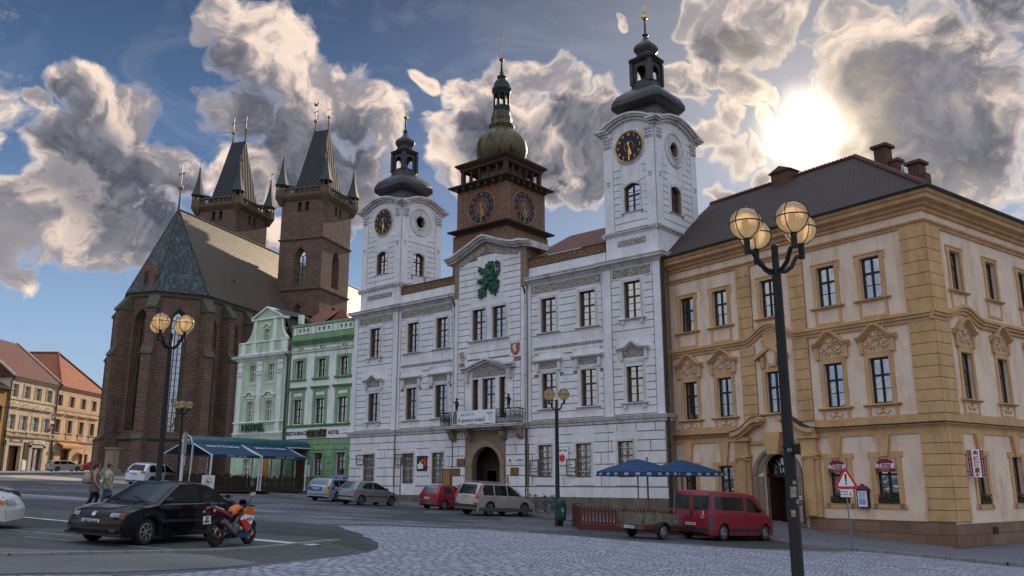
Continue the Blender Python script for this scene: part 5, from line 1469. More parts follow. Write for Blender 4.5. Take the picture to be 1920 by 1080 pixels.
wl.T=None;wl.quad((45,0,0),(45,9.67,0),(45,9.67,20),(45,0,20))
wl.build('wall',M_BRICK,CH)
path=[(45,9.67),(0,9.67),(-3.28,6.39),(-3.28,3.28),(0,0),(15.7,0)]
mb=MB();mb.ring([(0,5.6),(0.25,5.75),(0.42,5.9),(0.42,6.02),(0.1,6.2),(0,6.3)],path);mb.ring([(0,19.6),(.15,19.7),(.2,19.95),(.35,20.05),(.35,20.15),(0,20.2)],path);mb.build('stone_band',M_CAPST,CH)
mb=MB();mb.ring([(0,-1.5),(.22,-1.5),(.22,5.72),(0,5.75)],path);mb.build('base_wall',M_BRICK,CH)
def buttress(p,dirn,w_=.95):
 d=Vector(dirn).normalized();a=math.atan2(d.y,d.x)+PI/2
 M=Matrix.Translation((p[0],p[1],0))@Matrix.Rotation(a,4,'Z')
 mb=MB();mb.T=M
 mb.box(-w_/2,w_/2,-1.75,.2,-1.5,6.0);mb.box(-w_/2+.03,w_/2-.03,-1.45,.2,6.0,13.9);mb.box(-w_/2+.06,w_/2-.06,-1.1,.2,13.9,18.4)
 b=mb.build('buttress',M_BRICK,CH)
 mb=MB();mb.T=M
 mb.prof([(-1.9,5.85),(-1.4,6.35),(-1.4,5.85)],-w_/2-.08,w_/2+.08);mb.prof([(-1.6,13.8),(-1.55,13.95),(-1.05,14.75),(-1.05,13.8)],-w_/2-.05,w_/2+.05)
 mb.prof([(-1.28,18.3),(-1.22,18.5),(-.25,19.75),(.1,19.75),(.1,18.3)],-w_/2-.03,w_/2+.03)
 mb.build('weathering',M_CAPST,b)
s5=math.sin(R(22.5));c5=math.cos(R(22.5))
buttress((-3.28,3.28),(-c5,-s5));buttress((-3.28,6.39),(-c5,s5));buttress((0,0),(-s5,-c5));buttress((0,9.67),(-s5,c5))
for x in(3.1,6.8,10.5,14.2):buttress((x,0),(0,-1))
mb=MB();RA=(.60,4.835,29.92);e=.4
ev=[(-3.28-e,3.28-.2),(-3.28-e,6.39+.2),(0-.2,9.67+e),(0-.2,-e)]
zz=20.12
mb.add([(ev[0][0],ev[0][1],zz),(ev[1][0],ev[1][1],zz),RA],[(0,2,1)]);mb.add([(ev[3][0],ev[3][1],zz),(ev[0][0],ev[0][1],zz),RA],[(0,2,1)]);mb.add([(ev[1][0],ev[1][1],zz),(ev[2][0],ev[2][1],zz),RA],[(0,2,1)])
mb.build('apse_roof',M_APSE,CH)
mb=MB();mb.quad((-.2,-e,zz),(45,-e,zz),(45,4.835,29.92),RA);mb.quad(RA,(45,4.835,29.92),(45,9.67+e,zz),(-.2,9.67+e,zz));mb.add([(45,-e,zz),(45,9.67+e,zz),(45,4.835,29.92)],[(0,1,2)])
mb.build('nave_roof',M_LEAD,CH)
mb=MB();mb.tube([(RA[0],RA[1],29.9),(45,RA[1],29.95)],.11,6);mb.tube([(-.2,-e,zz+.05),RA],.10,6);mb.tube([(-3.6,3.1,zz+.05),RA],.08,6);mb.tube([(-3.6,6.5,zz+.05),RA],.08,6);mb.build('ridge',M_DKCOP,CH)
def cross_finial(x,y,z0,zb,ztop,parent=CH,cock=False):
 mb=MB();mb.tube([(x,y,z0),(x,y,zb)],[.12,.05],6);mb.build('spike',M_DKCOP,parent)
 mb=MB();s_=(ztop-zb)/2.4
 mb.ball((x,y,zb+.12*s_),.2*s_+.06,10,8)
 mb.build('gilt_ball',M_DGOLD,parent,smooth=50)
 mb=MB();mb.tube([(x,y,zb+.2),(x,y,ztop)],.03*s_+.01,5)
 u=Vector((0.94,-0.34,0))if not parent else Vector((-.3,-.95,0))
 zc=zb+(ztop-zb)*.6;c=Vector((x,y,zc))
 for d_ in(-1,1):
  mb.tube([tuple(c),tuple(c+u*d_*.45*s_)],.035*s_+.01,5);mb.tube([tuple(c+u*d_*.38*s_+Vector((0,0,-.12*s_))),tuple(c+u*d_*.38*s_+Vector((0,0,.12*s_)))],.025*s_+.01,4)
 if cock:
  z=ztop;c=Vector((x,y,z));pts=[(-.38,.25),(-.30,.05),(-.1,-.12),(.12,-.12),(.22,.05),(.36,.25),(.25,.30),(.10,.12),(-.05,.08),(-.16,.28),(-.30,.34)]
  vs=[tuple(c+u*a*s_*1.3+Vector((0,0,b*s_*1.3))+Vector((.03,0,0))*t)for t in(-1,1)for a,b in pts];n=len(pts)
  mb.add(vs,[tuple(range(n)),tuple(reversed(range(n,2*n)))]+[(i,(i+1)%n,(i+1)%n+n,i+n)for i in range(n)])
 mb.build('cross',M_IRON,parent)
cross_finial(RA[0],RA[1],29.8,32.2,34.9)
mb=MB();M,L=face_M((-3.28,6.39),(-3.28,3.28));mb.T=M
mb.ext([(.75,20.1),(2.7,20.1),(2.75,22.0),(2.35,22.9),(1.9,23.5),(1.45,22.9),(.95,22.0)],-.1,1.6);mb.box(1.5,2.1,-.14,-.09,20.9,22.3);mb.build('dormer',M_BRICK,CH)
mb=MB();mb.T=M;mb.box(1.6,2.0,-.16,-.13,21.0,22.2);mb.build('dormer_opening',M_ROOM,CH)
mb=MB();mb.ext([(5.3,20.5),(6.3,20.5),(5.8,23.2)],1.0,3.0);mb.box(5.5,6.1,.85,2,20.6,21.4);mb.build('roof_dormer',M_DKCOP,CH)
mb=MB();mb.box(6.5,12.5,-4.5,0,-1.5,7.2);mb.build('sacristy_wall',M_BRICK,CH)
mb=MB();mb.quad((6.3,-4.7,7.1),(12.7,-4.7,7.1),(12.7,0,10.6),(6.3,0,10.6));mb.add([(6.3,-4.7,7.1),(6.3,0,10.6),(6.3,0,7.1)],[(0,1,2)]);mb.build('sacristy_roof',M_SLATE,CH)
def ctower(ya,yb,label):
 x0,x1=15.76,22.4
 T=MB();yc=(ya+yb)/2;xc=(x0+x1)/2
 def fc(i):
  return[(Matrix.Translation((x0,yb,0))@Matrix.Rotation(-PI/2,4,'Z'),yb-ya),(Matrix.Translation((x0,ya,0)),x1-x0),(Matrix.Translation((x1,ya,0))@Matrix.Rotation(PI/2,4,'Z'),yb-ya),(Matrix.Translation((x1,yb,0))@Matrix.Rotation(PI,4,'Z'),x1-x0)][i]
 for i in range(4):
  M,L=fc(i);T.T=M
  H=[(L/2-.82,L/2+.82,24.75,29.4,'point'),(L/2-.7,L/2+.7,19.2,22.5,'point'),(L/2-.75,L/2-.22,34.0,35.05),(L/2+.28,L/2+.81,34.0,35.05)]
  wall(T,0,L,-1.5,36.3,0,H if i<2 else[],.7)
  if i<2:
   gothic(M,L/2,24.75,29.4,1.64,1);gothic(M,L/2,19.2,22.5,1.4,1)
   mb=MB();mb.T=M
   for a in(-.75,.28):mb.box(L/2+a-.08,L/2+a+.61,-.03,.1,33.85,34.0);mb.box(L/2+a,L/2+a+.53,.4,.45,34,35.05)
   mb.build('loft_opening',M_DARKW,CH)
 T.T=None;T.build('tower_wall',M_BRICK,CH)
 sq=[(x0,ya),(x1,ya),(x1,yb),(x0,yb)]
 mb=MB()
 for z in(24.1,30.35):mb.ring([(0,z-.15),(.16,z-.02),(.20,z+.1),(0,z+.2)],sq,True)
 mb.ring([(0,35.2),(.2,35.4),(.45,35.75),(.45,35.95),(0,36.0)],sq,True)
 P=[(a,b)for a,b in((x0-.38,ya-.38),(x1+.38,ya-.38),(x1+.38,yb+.38),(x0-.38,yb+.38))]
 for i in range(4):
  M,L=face_M(P[i],P[(i+1)%4]);mb.T=M
  mb.box(0,L,0,.2,35.95,36.15);mb.box(0,L,-.03,.23,36.68,36.85);n=9
  for j in range(n+1):mb.box(j*L/n-.08,j*L/n+.08,.02,.18,36.1,36.7)
  for j in range(n):mb.torus(((j+.5)*L/n,.1,36.42),.20,.05,'y',8,4)
 mb.T=None;mb.build('parapet',M_TRACE,CH)
 mb=MB();e=.75;z0=36.0;rx0,rx1=xc-.35,xc+.35;zr=45.6;ry0,ry1=yc-.95,yc+.95
 n=10;rings=[]
 for i in range(n+1):
  f=i/n;g_=f**.92
  xa,xb=x0+e+(xc-.22-x0-e)*g_,x1-e+(xc+.22-x1+e)*g_
  y0_,y1_=ya+e+(ry0-ya-e)*g_,yb-e+(ry1-yb+e)*g_
  rings.append([(xa,y0_,z0+(zr-z0)*f),(xb,y0_,z0+(zr-z0)*f),(xb,y1_,z0+(zr-z0)*f),(xa,y1_,z0+(zr-z0)*f)])
 vs=[p for r_ in rings for p in r_]
 mb.add(vs,[(i*4+j,i*4+(j+1)%4,(i+1)*4+(j+1)%4,(i+1)*4+j)for i in range(n)for j in range(4)]+[tuple(n*4+j for j in range(4))])
 mb.build('spire',M_SLATE,CH)
 cross_finial(xc,ry1,45.3,47.0,49.3,cock=label=='S');cross_finial(xc,ry0,45.3,47.3,49.2)
 for(tx,ty)in((x0-.1,ya-.1),(x1+.1,ya-.1),(x1+.1,yb+.1),(x0-.1,yb+.1)):
  mb=MB();mb.lathe([(.15,34.7),(.45,35.2),(.75,35.7),(.75,36.2)],6,(tx,ty));mb.lathe([(.7,36.1),(.7,36.7),(.62,36.7),(.62,36.1)],6,(tx,ty))
  for j in range(6):
   a=j*PI/3;mb.tube([(tx+.6*math.cos(a),ty+.6*math.sin(a),36.6),(tx+.6*math.cos(a),ty+.6*math.sin(a),37.5)],.09,5)
  tt=mb.build('turret',M_TRACE,CH)
  mb=MB();mb.lathe([(.9,37.35),(.78,37.6),(.5,38.5),(.22,39.8),(.08,41.0)],6,(tx,ty));mb.build('turret_roof',pmat('turret_verdigris',(.05,.075,.07),(.035,.05,.05),.6,3),tt)
  mb=MB();mb.ball((tx,ty,41.1),.15,8,6);mb.build('gilt_ball',M_DGOLD,tt);mb=MB();mb.tube([(tx,ty,41.2),(tx,ty,42.2)],.03,4);mb.quad((tx,ty-.02,41.9),(tx,ty-.4,42.0),(tx,ty-.35,42.15),(tx,ty,42.1));mb.build('weathervane',M_DGOLD,tt)
  d=Vector((xc-tx,yc-ty,0)).normalized()
  c1=Vector((tx,ty,37.55))+d*.6;c2=Vector((tx,ty,37.45))+d*1.9;p_=Vector((-d.y,d.x,0))*.35
  mb=MB();vs=[c1+p_,c1-p_,c2-p_,c2+p_]
  mb.add([tuple(v)for v in vs]+[tuple(v+Vector((0,0,-.35)))for v in vs],[(0,1,2,3),(4,7,6,5),(0,4,5,1),(1,5,6,2),(2,6,7,3),(3,7,4,0)]);mb.build('covered_bridge',MATS['turret_verdigris'],tt)
ctower(-3.5,2.35,'S')
ctower(8.85,14.6,'N')
# ============================ the two green hotels
M_PGREEN=pmat('pale_green_render',(0.47,0.60,0.43),(0.40,0.52,0.37),.9,1.2,bump=.3,stain=(.27,.36,.24))
M_GREEN=pmat('leaf_green_render',(0.22,0.38,0.21),(0.175,0.31,0.17),.9,1.5,bump=.3,stain=(.13,.23,.13))
M_HWHITE=pmat('hotel_white_render',(0.74,0.78,0.74),(0.66,0.69,0.66),.9,1.2,bump=.3,stain=(.45,.46,.41))
M_DGREEN=pmat('dark_green_letters',(0.018,0.075,0.035),None,.6,4)
H2=broot('green_hotel',-16.2,61.9,123,'white hotel with green window trim and a restaurant sign band, adjoining the town hall','building')
WX=[.90,3.13,5.31]
wm=MB()
hs_=[(x-.41,x+.41,9.22,10.53)for x in WX]+[(x-.46,x+.46,5.96,7.69)for x in WX]+[(2.78,3.64,2.4,3.9),(4.94,5.82,2.4,3.9)]+[(.9,1.9,0.9,3.6)]
wall(wm,0,6.32,GZ,11.8,0,hs_,.22)
wm.quad((0,0,GZ),(0,10,GZ),(0,10,11.8),(0,0,11.8));wm.quad((0,10,GZ),(6.3,10,GZ),(6.3,10,11.8),(0,10,11.8));wm.quad((6.32,0,GZ),(6.32,10,GZ),(6.32,10,11.8),(6.32,0,11.8));wm.quad((0,.3,11.78),(6.32,.3,11.78),(6.32,10,11.78),(0,10,11.78))
wm.build('wall',M_HWHITE,H2)
mb=MB();mb.box(0.02,6.3,-.012,.01,GZ,4.9);mb=MB()
blk=[(2.6,3.82,2.2,4.1),(4.76,6.0,2.2,4.1),(.7,2.1,0,3.8)]
for p,q_ in((.0,6.32),):
 for za,zb,av in((GZ,0.9,[]),(0.9,4.88,[(2.78,3.64,2.4,3.9),(4.94,5.82,2.4,3.9),(.9,1.9,.9,3.6)])):
  zs=sorted({za,zb}|{a for q4 in av for a in q4[2:4]})
  for z0,z1 in zip(zs[:-1],zs[1:]):
   for a,b in segs(p,q_,z0,z1,av):mb.box(a,b,-.015,.01,z0,z1)
mb.build('ground_floor_render',pmat('green_joint',(.10,.17,.09),None,.9,3),H2)
mb=MB();blocks(mb,.02,6.3,[0.9,1.35,1.8,2.25,2.7,3.15,3.6,4.1,4.48,4.86],-.01,blk,1.0,.03,.035)
for(x,w_,a,b)in((3.21,.86,2.4,3.9),(5.38,.88,2.4,3.9)):
 mb.box(x-w_/2-.16,x-w_/2,-.06,.01,a-.15,b+.15);mb.box(x+w_/2,x+w_/2+.16,-.06,.01,a-.15,b+.15);mb.box(x-w_/2,x+w_/2,-.06,.01,b,b+.15);mb.box(x-w_/2,x+w_/2,-.06,.01,a-.15,a)
mb.box(0,6.32,-.10,.01,5.68,5.78);mb.prof([(-.22,5.88),(-.22,5.83),(-.10,5.78),(0,5.78),(0,5.92)],-.03,6.34)
for z0,z1,pr in((11.68,11.78,.12),(11.78,11.86,.2),(11.86,11.94,.30),(11.94,12.0,.36)):mb.box(-.1,6.36,-pr,.3,z0,z1)
mb.box(0,6.32,-.04,.01,11.04,11.12);mb.box(0,6.32,-.04,.01,11.60,11.68)
for x0,x1 in((.15,.82),(1.15,2.95),(3.38,5.1),(5.55,6.2)):
 for z0,z1 in((11.22,11.26),(11.50,11.54)):mb.box(x0,x1,-.03,.01,z0,z1)
 for xx in(x0,x1-.04):mb.box(xx,xx+.04,-.03,.01,11.26,11.50)
for xx in(.98,3.16,5.32):mb.torus((xx,-.02,11.38),.14,.028,'y',18,5)
mb.box(0,6.32,-.05,.25,12.0,12.42);mb.box(-.05,6.36,-.10,.3,13.02,13.2)
for x0,x1 in((0,.12),(.42,.5),(1.86,1.92),(2.32,2.38),(4.06,4.12),(4.55,4.62),(6.1,6.32)):mb.box(x0,x1,-.05,.25,12.42,13.02)
mb.box(0,6.32,.1,.25,12.42,13.02)
for x in WX:
 mb.box(x-.41-.28,x-.41,-.05,.01,9.2,10.7);mb.box(x+.41,x+.69,-.05,.01,9.2,10.7);mb.box(x-.41,x+.41,-.05,.01,10.53,10.7)
 mb.box(x-.46-.24,x-.46,-.05,.01,5.92,8.4);mb.box(x+.46,x+.70,-.05,.01,5.92,8.4);mb.box(x-.46,x+.46,-.05,.01,7.69,7.95);mb.box(x-.46,x+.46,-.05,.01,8.2,8.4)
 mb.prof([(-.24,8.56),(-.2,8.5),(-.08,8.4),(0,8.4),(0,8.6)],x-.88,x+.88)
 mb.prof([(-.18,9.2),(-.18,9.12),(-.08,9.02),(0,9.02),(0,9.22)],x-.78,x+.78)
mb.build('green_trim',M_GREEN,H2)
mb=MB()
for x0,x1 in((.12,.42),(1.92,2.32),(4.12,4.55)):mb.box(x0,x1,-.04,.1,12.44,13.0)
for x0 in(.5,2.38,4.62):
 L=1.36 if x0<1 else(1.68 if x0<3 else 1.48);n=3;sqw=.26;gp_=(L-n*sqw)/(n+1)
 mb.box(x0,x0+L,-.04,.1,12.46,12.58);mb.box(x0,x0+L,-.04,.1,12.86,12.98)
 for i in range(n+1):mb.box(x0+i*(gp_+sqw),x0+i*(gp_+sqw)+gp_,-.04,.1,12.58,12.86)
mb.build('white_panel',M_HWHITE,H2)
mb=MB();mb.box(.02,6.28,-.09,-.001,4.90,5.66);mb.build('sign_band',M_SIGNW,H2)
mb=MB();mb.text('RESTAURACE',.37,1.06,-.10,5.28,th=.015,bold=.008,sx=.92);mb.text('HOTEL',.40,4.72,-.10,5.26,th=.015,bold=.008,sx=.85)
mb.text('****',.16,5.62,-.10,5.38);mb.text('& CAFÉ BAR',.13,5.78,-.10,5.18,bold=.002);mb.build('lettering',M_BLACKP,H2)
mb=MB();mb.box(2.16,3.98,-.12,-.09,4.95,5.52);mb.build('name_plate',pmat('green_sign_board',(.10,.14,.07),None,.6,4),H2)
mb=MB();mb.text('POD VĚŽÍ',.50,3.07,-.13,5.22,th=.02,bold=.014,sx=.86);mb.build('name_lettering',pmat('dark_brown_letters',(.035,.015,.01),None,.6,4),H2)
for i,x in enumerate(WX):
 window(H2,x,9.22,10.53,.82,0,.18,'h2',fmat=M_DARKW,curtain=3)
 window(H2,x,5.96,7.69,.92,0,.18,'h1',fmat=M_DARKW,curtain=2)
window(H2,3.21,2.4,3.9,.86,0,.16,'two',fmat=M_BROWNW);window(H2,5.38,2.4,3.9,.88,0,.16,'two',fmat=M_BROWNW)
mb=MB();mb.box(.9,1.9,.18,.24,.9,3.6);mb.box(.95,1.36,.14,.18,1,3.5);mb.box(1.42,1.85,.14,.18,1,3.5);mb.build('door',pmat('brown_hotel_door',(.10,.05,.02),None,.5,5),H2)
mb=MB();mb.box(2.2,2.55,-.06,-.03,2.3,3.1);mb.build('menu_board',M_SIGNW,H2)
H1=broot('gabled_hotel',-21.0,65.0,123,'narrow pale green hotel with white pilasters and a curved baroque gable, beside the church','building')
G0=-.2
wm=MB()
hs_=[(1.24,1.90,9.29,10.56),(3.28,3.94,9.28,10.55),(1.18,1.88,6.3,7.83),(3.25,3.91,6.28,7.81),(1.2,2.0,2.1,3.6),(3.1,4.0,1.0,3.7)]
wall(wm,G0,5.3,GZ,12.3,0,hs_,.2)
wm.quad((G0,0,GZ),(G0,11,GZ),(G0,11,11.2),(G0,0,11.2));wm.quad((G0,11,GZ),(5.3,11,GZ),(5.3,11,11.2),(G0,11,11.2))
wm.quad((5.3,0,GZ),(5.3,11,GZ),(5.3,11,11.2),(5.3,0,11.2))
gp_=[(.80,12.3),(1.05,12.6),(1.28,13.0),(1.42,13.5),(1.45,14.1),(4.3,14.1),(4.32,13.5),(4.45,13.0),(4.7,12.6),(5.05,12.3)]
wm.ext([(.8,12.3),(2.6,12.3),(2.6,13.25),(3.17,13.25),(3.17,12.3),(5.05,12.3),(4.7,12.6),(4.45,13.0),(4.32,13.5),(4.3,14.1),(1.45,14.1),(1.42,13.5),(1.28,13.0),(1.05,12.6)],0,.5)
wm.ext([(1.3,14.1),(4.45,14.1),(2.88,14.85)],.0,.6)
wm.build('wall',M_PGREEN,H1)
mb=MB()
for a,b in((.05,.5),(2.2,2.7),(4.42,4.92)):
 mb.box(a,b,-.09,.01,6.28,10.8);mb.box(a-.04,b+.04,-.14,.01,10.55,10.72)
 for q1 in range(2):
  for q2 in range(2):mb.ball((a+.13+q1*.22,-.12,9.85+q2*.22),.11,7,5)
 mb.box(a,b,-.09,.01,5.45,6.2)
cornice(mb,[(G0,.5),(G0,0),(5.3,0),(5.3,.5)],10.95,.38,.36)
mb.prof([(-.14,6.28),(-.14,6.22),(0,6.16),(0,6.32)],G0,5.3);mb.prof([(-.12,5.48),(-.12,5.42),(0,5.2),(0,5.52)],G0,5.3)
for a,b in((.2,.6),(1.35,1.8),(3.35,3.8),(4.6,5.25)):mb.box(a,b,-.06,.01,11.4,12.28)
mb.box(G0+.1,5.3,-.10,.1,12.28,12.38);mb.box(G0+.1,5.3,-.04,.01,11.36,11.5)
for a,b in((1.5,1.78),(3.62,3.98)):mb.box(a,b,-.07,.01,12.38,14.0)
for pts in([(.72,12.4),(.98,12.66),(1.2,13.05),(1.33,13.5),(1.36,14.0)],[(5.15,12.4),(4.8,12.66),(4.55,13.05),(4.42,13.5),(4.38,14.0)]):mb.tube([(x,.1,z)for x,z in pts],[.12,.09,.08,.08,.08],7)
for s_ in(0,1):
 pts=[(1.2,14.08),(2.88,14.86)]if s_==0 else[(2.88,14.86),(4.55,14.08)]
 mb.ext([pts[0],pts[1],(pts[1][0],pts[1][1]+.13),(pts[0][0],pts[0][1]+.13)],-.16,.7)
mb.box(1.2,4.55,-.14,.6,13.98,14.1)
for(cx_,w_,a,b)in((1.57,.66,9.29,10.56),(3.61,.66,9.28,10.55),(1.53,.7,6.3,7.83),(3.58,.66,6.28,7.81)):
 pts=[(cx_-w_/2-.26,a-.18),(cx_+w_/2+.26,a-.18),(cx_+w_/2+.26,b+.22),(cx_-w_/2-.26,b+.22)]
 mb.tube([(x,-.02,z)for x,z in pts+[pts[0]]],.035,5)
 if b<9:
  z=b+.42
  for xa,za,xb,zb in((-.7,.08,-.35,.14),(-.35,.14,-.2,.33),(-.2,.33,.2,.33),(.2,.33,.35,.14),(.35,.14,.7,.08)):
   mb.ext([(cx_+xa,z+za-.12),(cx_+xb,z+zb-.12),(cx_+xb,z+zb),(cx_+xa,z+za)],-.2,.01)
  mb.ball((cx_,-.05,z+.02),.12,8,6);mb.box(cx_-.5,cx_+.5,-.06,.01,b+.2,b+.38)
for xa,za,xb,zb in((-.45,.0,-.25,.05),(-.25,.05,-.12,.2),(-.12,.2,.12,.2),(.12,.2,.25,.05),(.25,.05,.45,.0)):mb.ext([(2.88+xa,13.42+za),(2.88+xb,13.42+zb),(2.88+xb,13.52+zb),(2.88+xa,13.52+za)],-.12,.01)
mb.build('white_trim',M_HWHITE,H1)
mb=MB();mb.text('HOTEL',.70,2.2,-.2,5.83,th=.05,bold=.03,sx=1.10);mb.build('hotel_lettering',M_DGREEN,H1)
for(x,w_,a,b,st)in((1.57,.66,9.29,10.56,'h1'),(3.61,.66,9.28,10.55,'h1'),(1.53,.7,6.3,7.83,'th'),(3.58,.66,6.28,7.81,'th'),(2.885,.56,12.33,13.24,'h1'),(1.6,.8,2.1,3.6,'h1')):window(H1,x,a,b,w_,0,.16,st,fmat=M_WHITEW,curtain=1 if b>9 else 0)
mb=MB();mb.box(3.1,4.0,.1,.18,.9,3.7);mb.box(3.2,3.9,.06,.1,1.0,2.8);mb.build('door',pmat('amber_door',(.42,.20,.03),(.30,.14,.02),.5,5),H1)
mb=MB();mb.quad((.9,.4,14.15),(2.88,.4,14.95),(2.88,6,14.95),(.9,6,14.15));mb.quad((2.88,-.05,14.98),(4.62,-.05,14.2),(4.62,3.2,14.2),(2.88,3.2,14.98));mb.quad((4.42,.4,14.1),(4.42,3,14.1),(5.2,3,12.45),(5.2,.4,12.45));mb.build('gable_flashing',M_DKCOP,H1)
mb=MB();mb.quad((3.0,.6,12.2),(5.5,.6,12.2),(5.5,5.2,15.4),(3.0,5.2,15.4));mb.quad((G0,.6,12.2),(3,.6,12.2),(3,4.0,14.2),(G0,4.0,14.2));mb.quad((G0,11,11.2),(5.5,11,11.2),(5.5,5.2,15.4),(3.0,5.2,15.4));mb.add([(5.5,.6,11.2),(5.5,11,11.2),(5.5,5.2,15.4)],[(0,1,2)])
mb.build('roof',tilemat('orange_red_tiles',(.30,.075,.04),(.21,.055,.03)),H1)
mb=MB();mb.box(4.9,5.25,1.2,1.5,13.6,14.3);mb.build('vent_stack',M_HWHITE,H1)
mb=MB();mb.tube([(5.42,-.08,GZ),(5.42,-.08,10.9),(5.3,-.3,11.2)],.06,6);mb.build('downpipe',M_PIPE,H1)
# ============================ the sunlit houses at the left
LH=[-62*K,105*K,EYE*(1-K)]
M_PEACH=pmat('peach_render',(0.64,0.44,0.28),(0.55,0.37,0.235),.9,.8,bump=.2,stain=(.32,.20,.12))
M_LCREAM=pmat('buff_render',(0.64,0.52,0.37),(0.56,0.45,0.32),.9,.8,bump=.2,stain=(.30,.23,.16))
M_LTRIM=pmat('buff_trim',(0.52,0.43,0.33),(0.42,0.34,0.26),.9,1.2)
def lhouse(name,u0,label):return empty(name,(LH[0],(105+u0)*K,LH[2]),R(90),label,'building',None,scale=K)
C1=lhouse('terrace_house',0,'buff four-window house with triangular hoods and a dark red roof, second from the left edge')
def lwins(root,rows,wallm,L,zt,trim,mat,hoods):
 wm=MB();H=[]
 for(xs_,w_,a,b)in rows:H+=[(x-w_/2,x+w_/2,a,b)for x in xs_]
 wall(wm,0,L,-1,zt,0,H,.25);wm.quad((0,0,-1),(0,11,-1),(0,11,zt),(0,0,zt));wm.quad((L,0,-1),(L,11,-1),(L,11,zt),(L,0,zt));wm.quad((0,11,-1),(L,11,-1),(L,11,zt),(0,11,zt))
 wm.build('wall',wallm,root)
c_x=[1.0,3.7,6.35,9.0]
lwins(C1,[(c_x,1.3,12.35,13.9),(c_x,1.5,8.35,10.15),([2.3],2.6,2.4,6.35),([7.4],2.6,2.4,6.3)],M_LCREAM,10.9,14.8,None,None,None)
for i,x in enumerate(c_x):
 window(C1,x,12.35,13.9,1.3,0,.2,'h1',fmat=M_WHITEW,surround=(M_LTRIM,.2,.06),curtain=1 if i%2 else 2);window(C1,x,8.35,10.15,1.5,0,.2,'h1',fmat=M_WHITEW,surround=(M_LTRIM,.16,.06),curtain=2 if i%2 else 1)
mb=MB()
for x in c_x:
 mb.ext([(x-1.2,11.08),(x+1.2,11.08),(x+1.2,11.15),(x,11.62),(x-1.2,11.15)],-.3,.01)
mb.ring([(0,14.3),(.1,14.35),(.15,14.5),(.4,14.7),(.45,14.85),(0,14.85)],[(0,0),(10.9,0)]);mb.box(0,10.9,-.12,.01,12.0,12.15);mb.box(0,10.9,-.2,.01,8.05,8.22);mb.ring([(0,7.3),(.25,7.5),(.3,7.7),(0,7.75)],[(0,0),(10.9,0)])
for x in(.5,2.4,5.0,7.7,10.3):mb.box(x-.35,x+.35,-.1,.01,7.75,8.05)
for x0,x1 in((0.3,.95),(3.65,4.1),(5.6,6.05),(8.75,9.3)):mb.box(x0,x1,-.15,.01,-1,6.9)
mb.box(.3,4.1,-.18,.01,6.4,7.0);mb.box(5.6,9.3,-.15,.01,6.3,6.6)
mb.build('trim',M_LTRIM,C1)
mb=MB();mb.box(.9,3.75,-.2,-.18,6.75,7.25);mb.build('shop_sign',M_BLACKP,C1)
mb=MB();mb.box(6.1,8.8,-.25,-.16,6.8,7.25);mb.build('shop_sign',M_SIGNW,C1);mb=MB();mb.text('INFORMACE',.42,7.4,-.26,7.02,bold=.01);mb.build('lettering',pmat('yellow_green_letters',(.35,.5,.05),None,.5,4),C1)
mb=MB();mb.text('KAVÁRNA',.34,2.3,-.21,7.0,bold=.01);mb.build('lettering',M_SIGNW,C1)
M_AMBER=pmat('amber_shopfront',(.22,.10,.035),(.15,.07,.025),.5,3)
mb=MB();mb.box(1.1,3.5,.5,.6,2.4,6.3);mb.box(2.1,2.3,.4,.5,2.4,6.2)
mb.build('entrance',M_AMBER,C1)
mb=MB()
for x0,x1,z0,z1 in((6.1,6.25,3,6.3),(8.55,8.7,3,6.3),(7.2,7.35,3,6.3),(6.1,8.7,5.0,5.12),(6.1,8.7,6.1,6.3),(6.1,7.2,3.6,3.75),(6.1,8.7,2.4,3.1)):mb.box(x0,x1,.15,.3,z0,z1)
sf=mb.build('shopfront',M_AMBER,C1);mb=MB();mb.quad((6.1,.25,3),(8.7,.25,3),(8.7,.25,6.3),(6.1,.25,6.3));mb.build('pane',M_GLASS,sf);mb=MB();mb.box(6,8.8,1.6,1.7,2.4,6.4);mb.build('room_lining',M_ROOM,sf)
mb=MB();mb.box(4.45,5.4,-.06,0,4.8,6.9);mb.box(4.55,5.3,-.08,-.06,4.9,6.8);mb.build('relief_board',M_DRKCORN,C1)
mb=MB();mb.box(4.5,5.4,-.06,-.02,3.4,4.6);mb.build('poster',M_SIGNW,C1)
mb=MB();mb.quad((-.4,-.5,14.8),(11.3,-.5,14.8),(11.3,6.5,20.6),(-.4,6.5,20.6));mb.quad((-.4,6.5,20.6),(11.3,6.5,20.6),(11.3,13,14.8),(-.4,13,14.8))
mb.add([(-.35,-.5,14.75),(-.35,6.5,20.5),(-.35,13,14.75)],[(0,2,1)]);mb.add([(11.2,-.5,14.75),(11.2,6.5,20.5),(11.2,13,14.75)],[(0,1,2)])
rr=mb.build('roof',tilemat('plum_red_tiles',(.15,.035,.025),(.11,.028,.02),.3,.4),C1)
mb=MB()
for x in(-.45,11.3):mb.tube([(x,-.6,14.85),(x,6.5,20.72),(x,13,14.85)],.16,6)
mb.build('verge',M_LTRIM,rr)
mb=MB();mb.tube([(10.95,-.12,0),(10.95,-.12,14.2),(10.95,-.5,14.7)],.09,6);mb.tube([(-.1,-.12,0),(-.1,-.12,14.2),(-.1,-.5,14.7)],.09,6);mb.build('downpipe',M_PIPE,C1)
t=empty('flag',tuple(Matrix.Translation(C1.location)@Matrix.Rotation(R(90),4,'Z')@Matrix.Scale(K,4)@Vector((7.9,-.05,10.4))),R(90),'red and white striped flag hanging from the buff house at the left','flag');t.scale=(K,)*3
mb=MB();mb.tube([(0,0,-.6),(0,-1.6,.25)],.04,6);mb.build('pole',M_LTRIM,t)
mb=MB();pr=[]
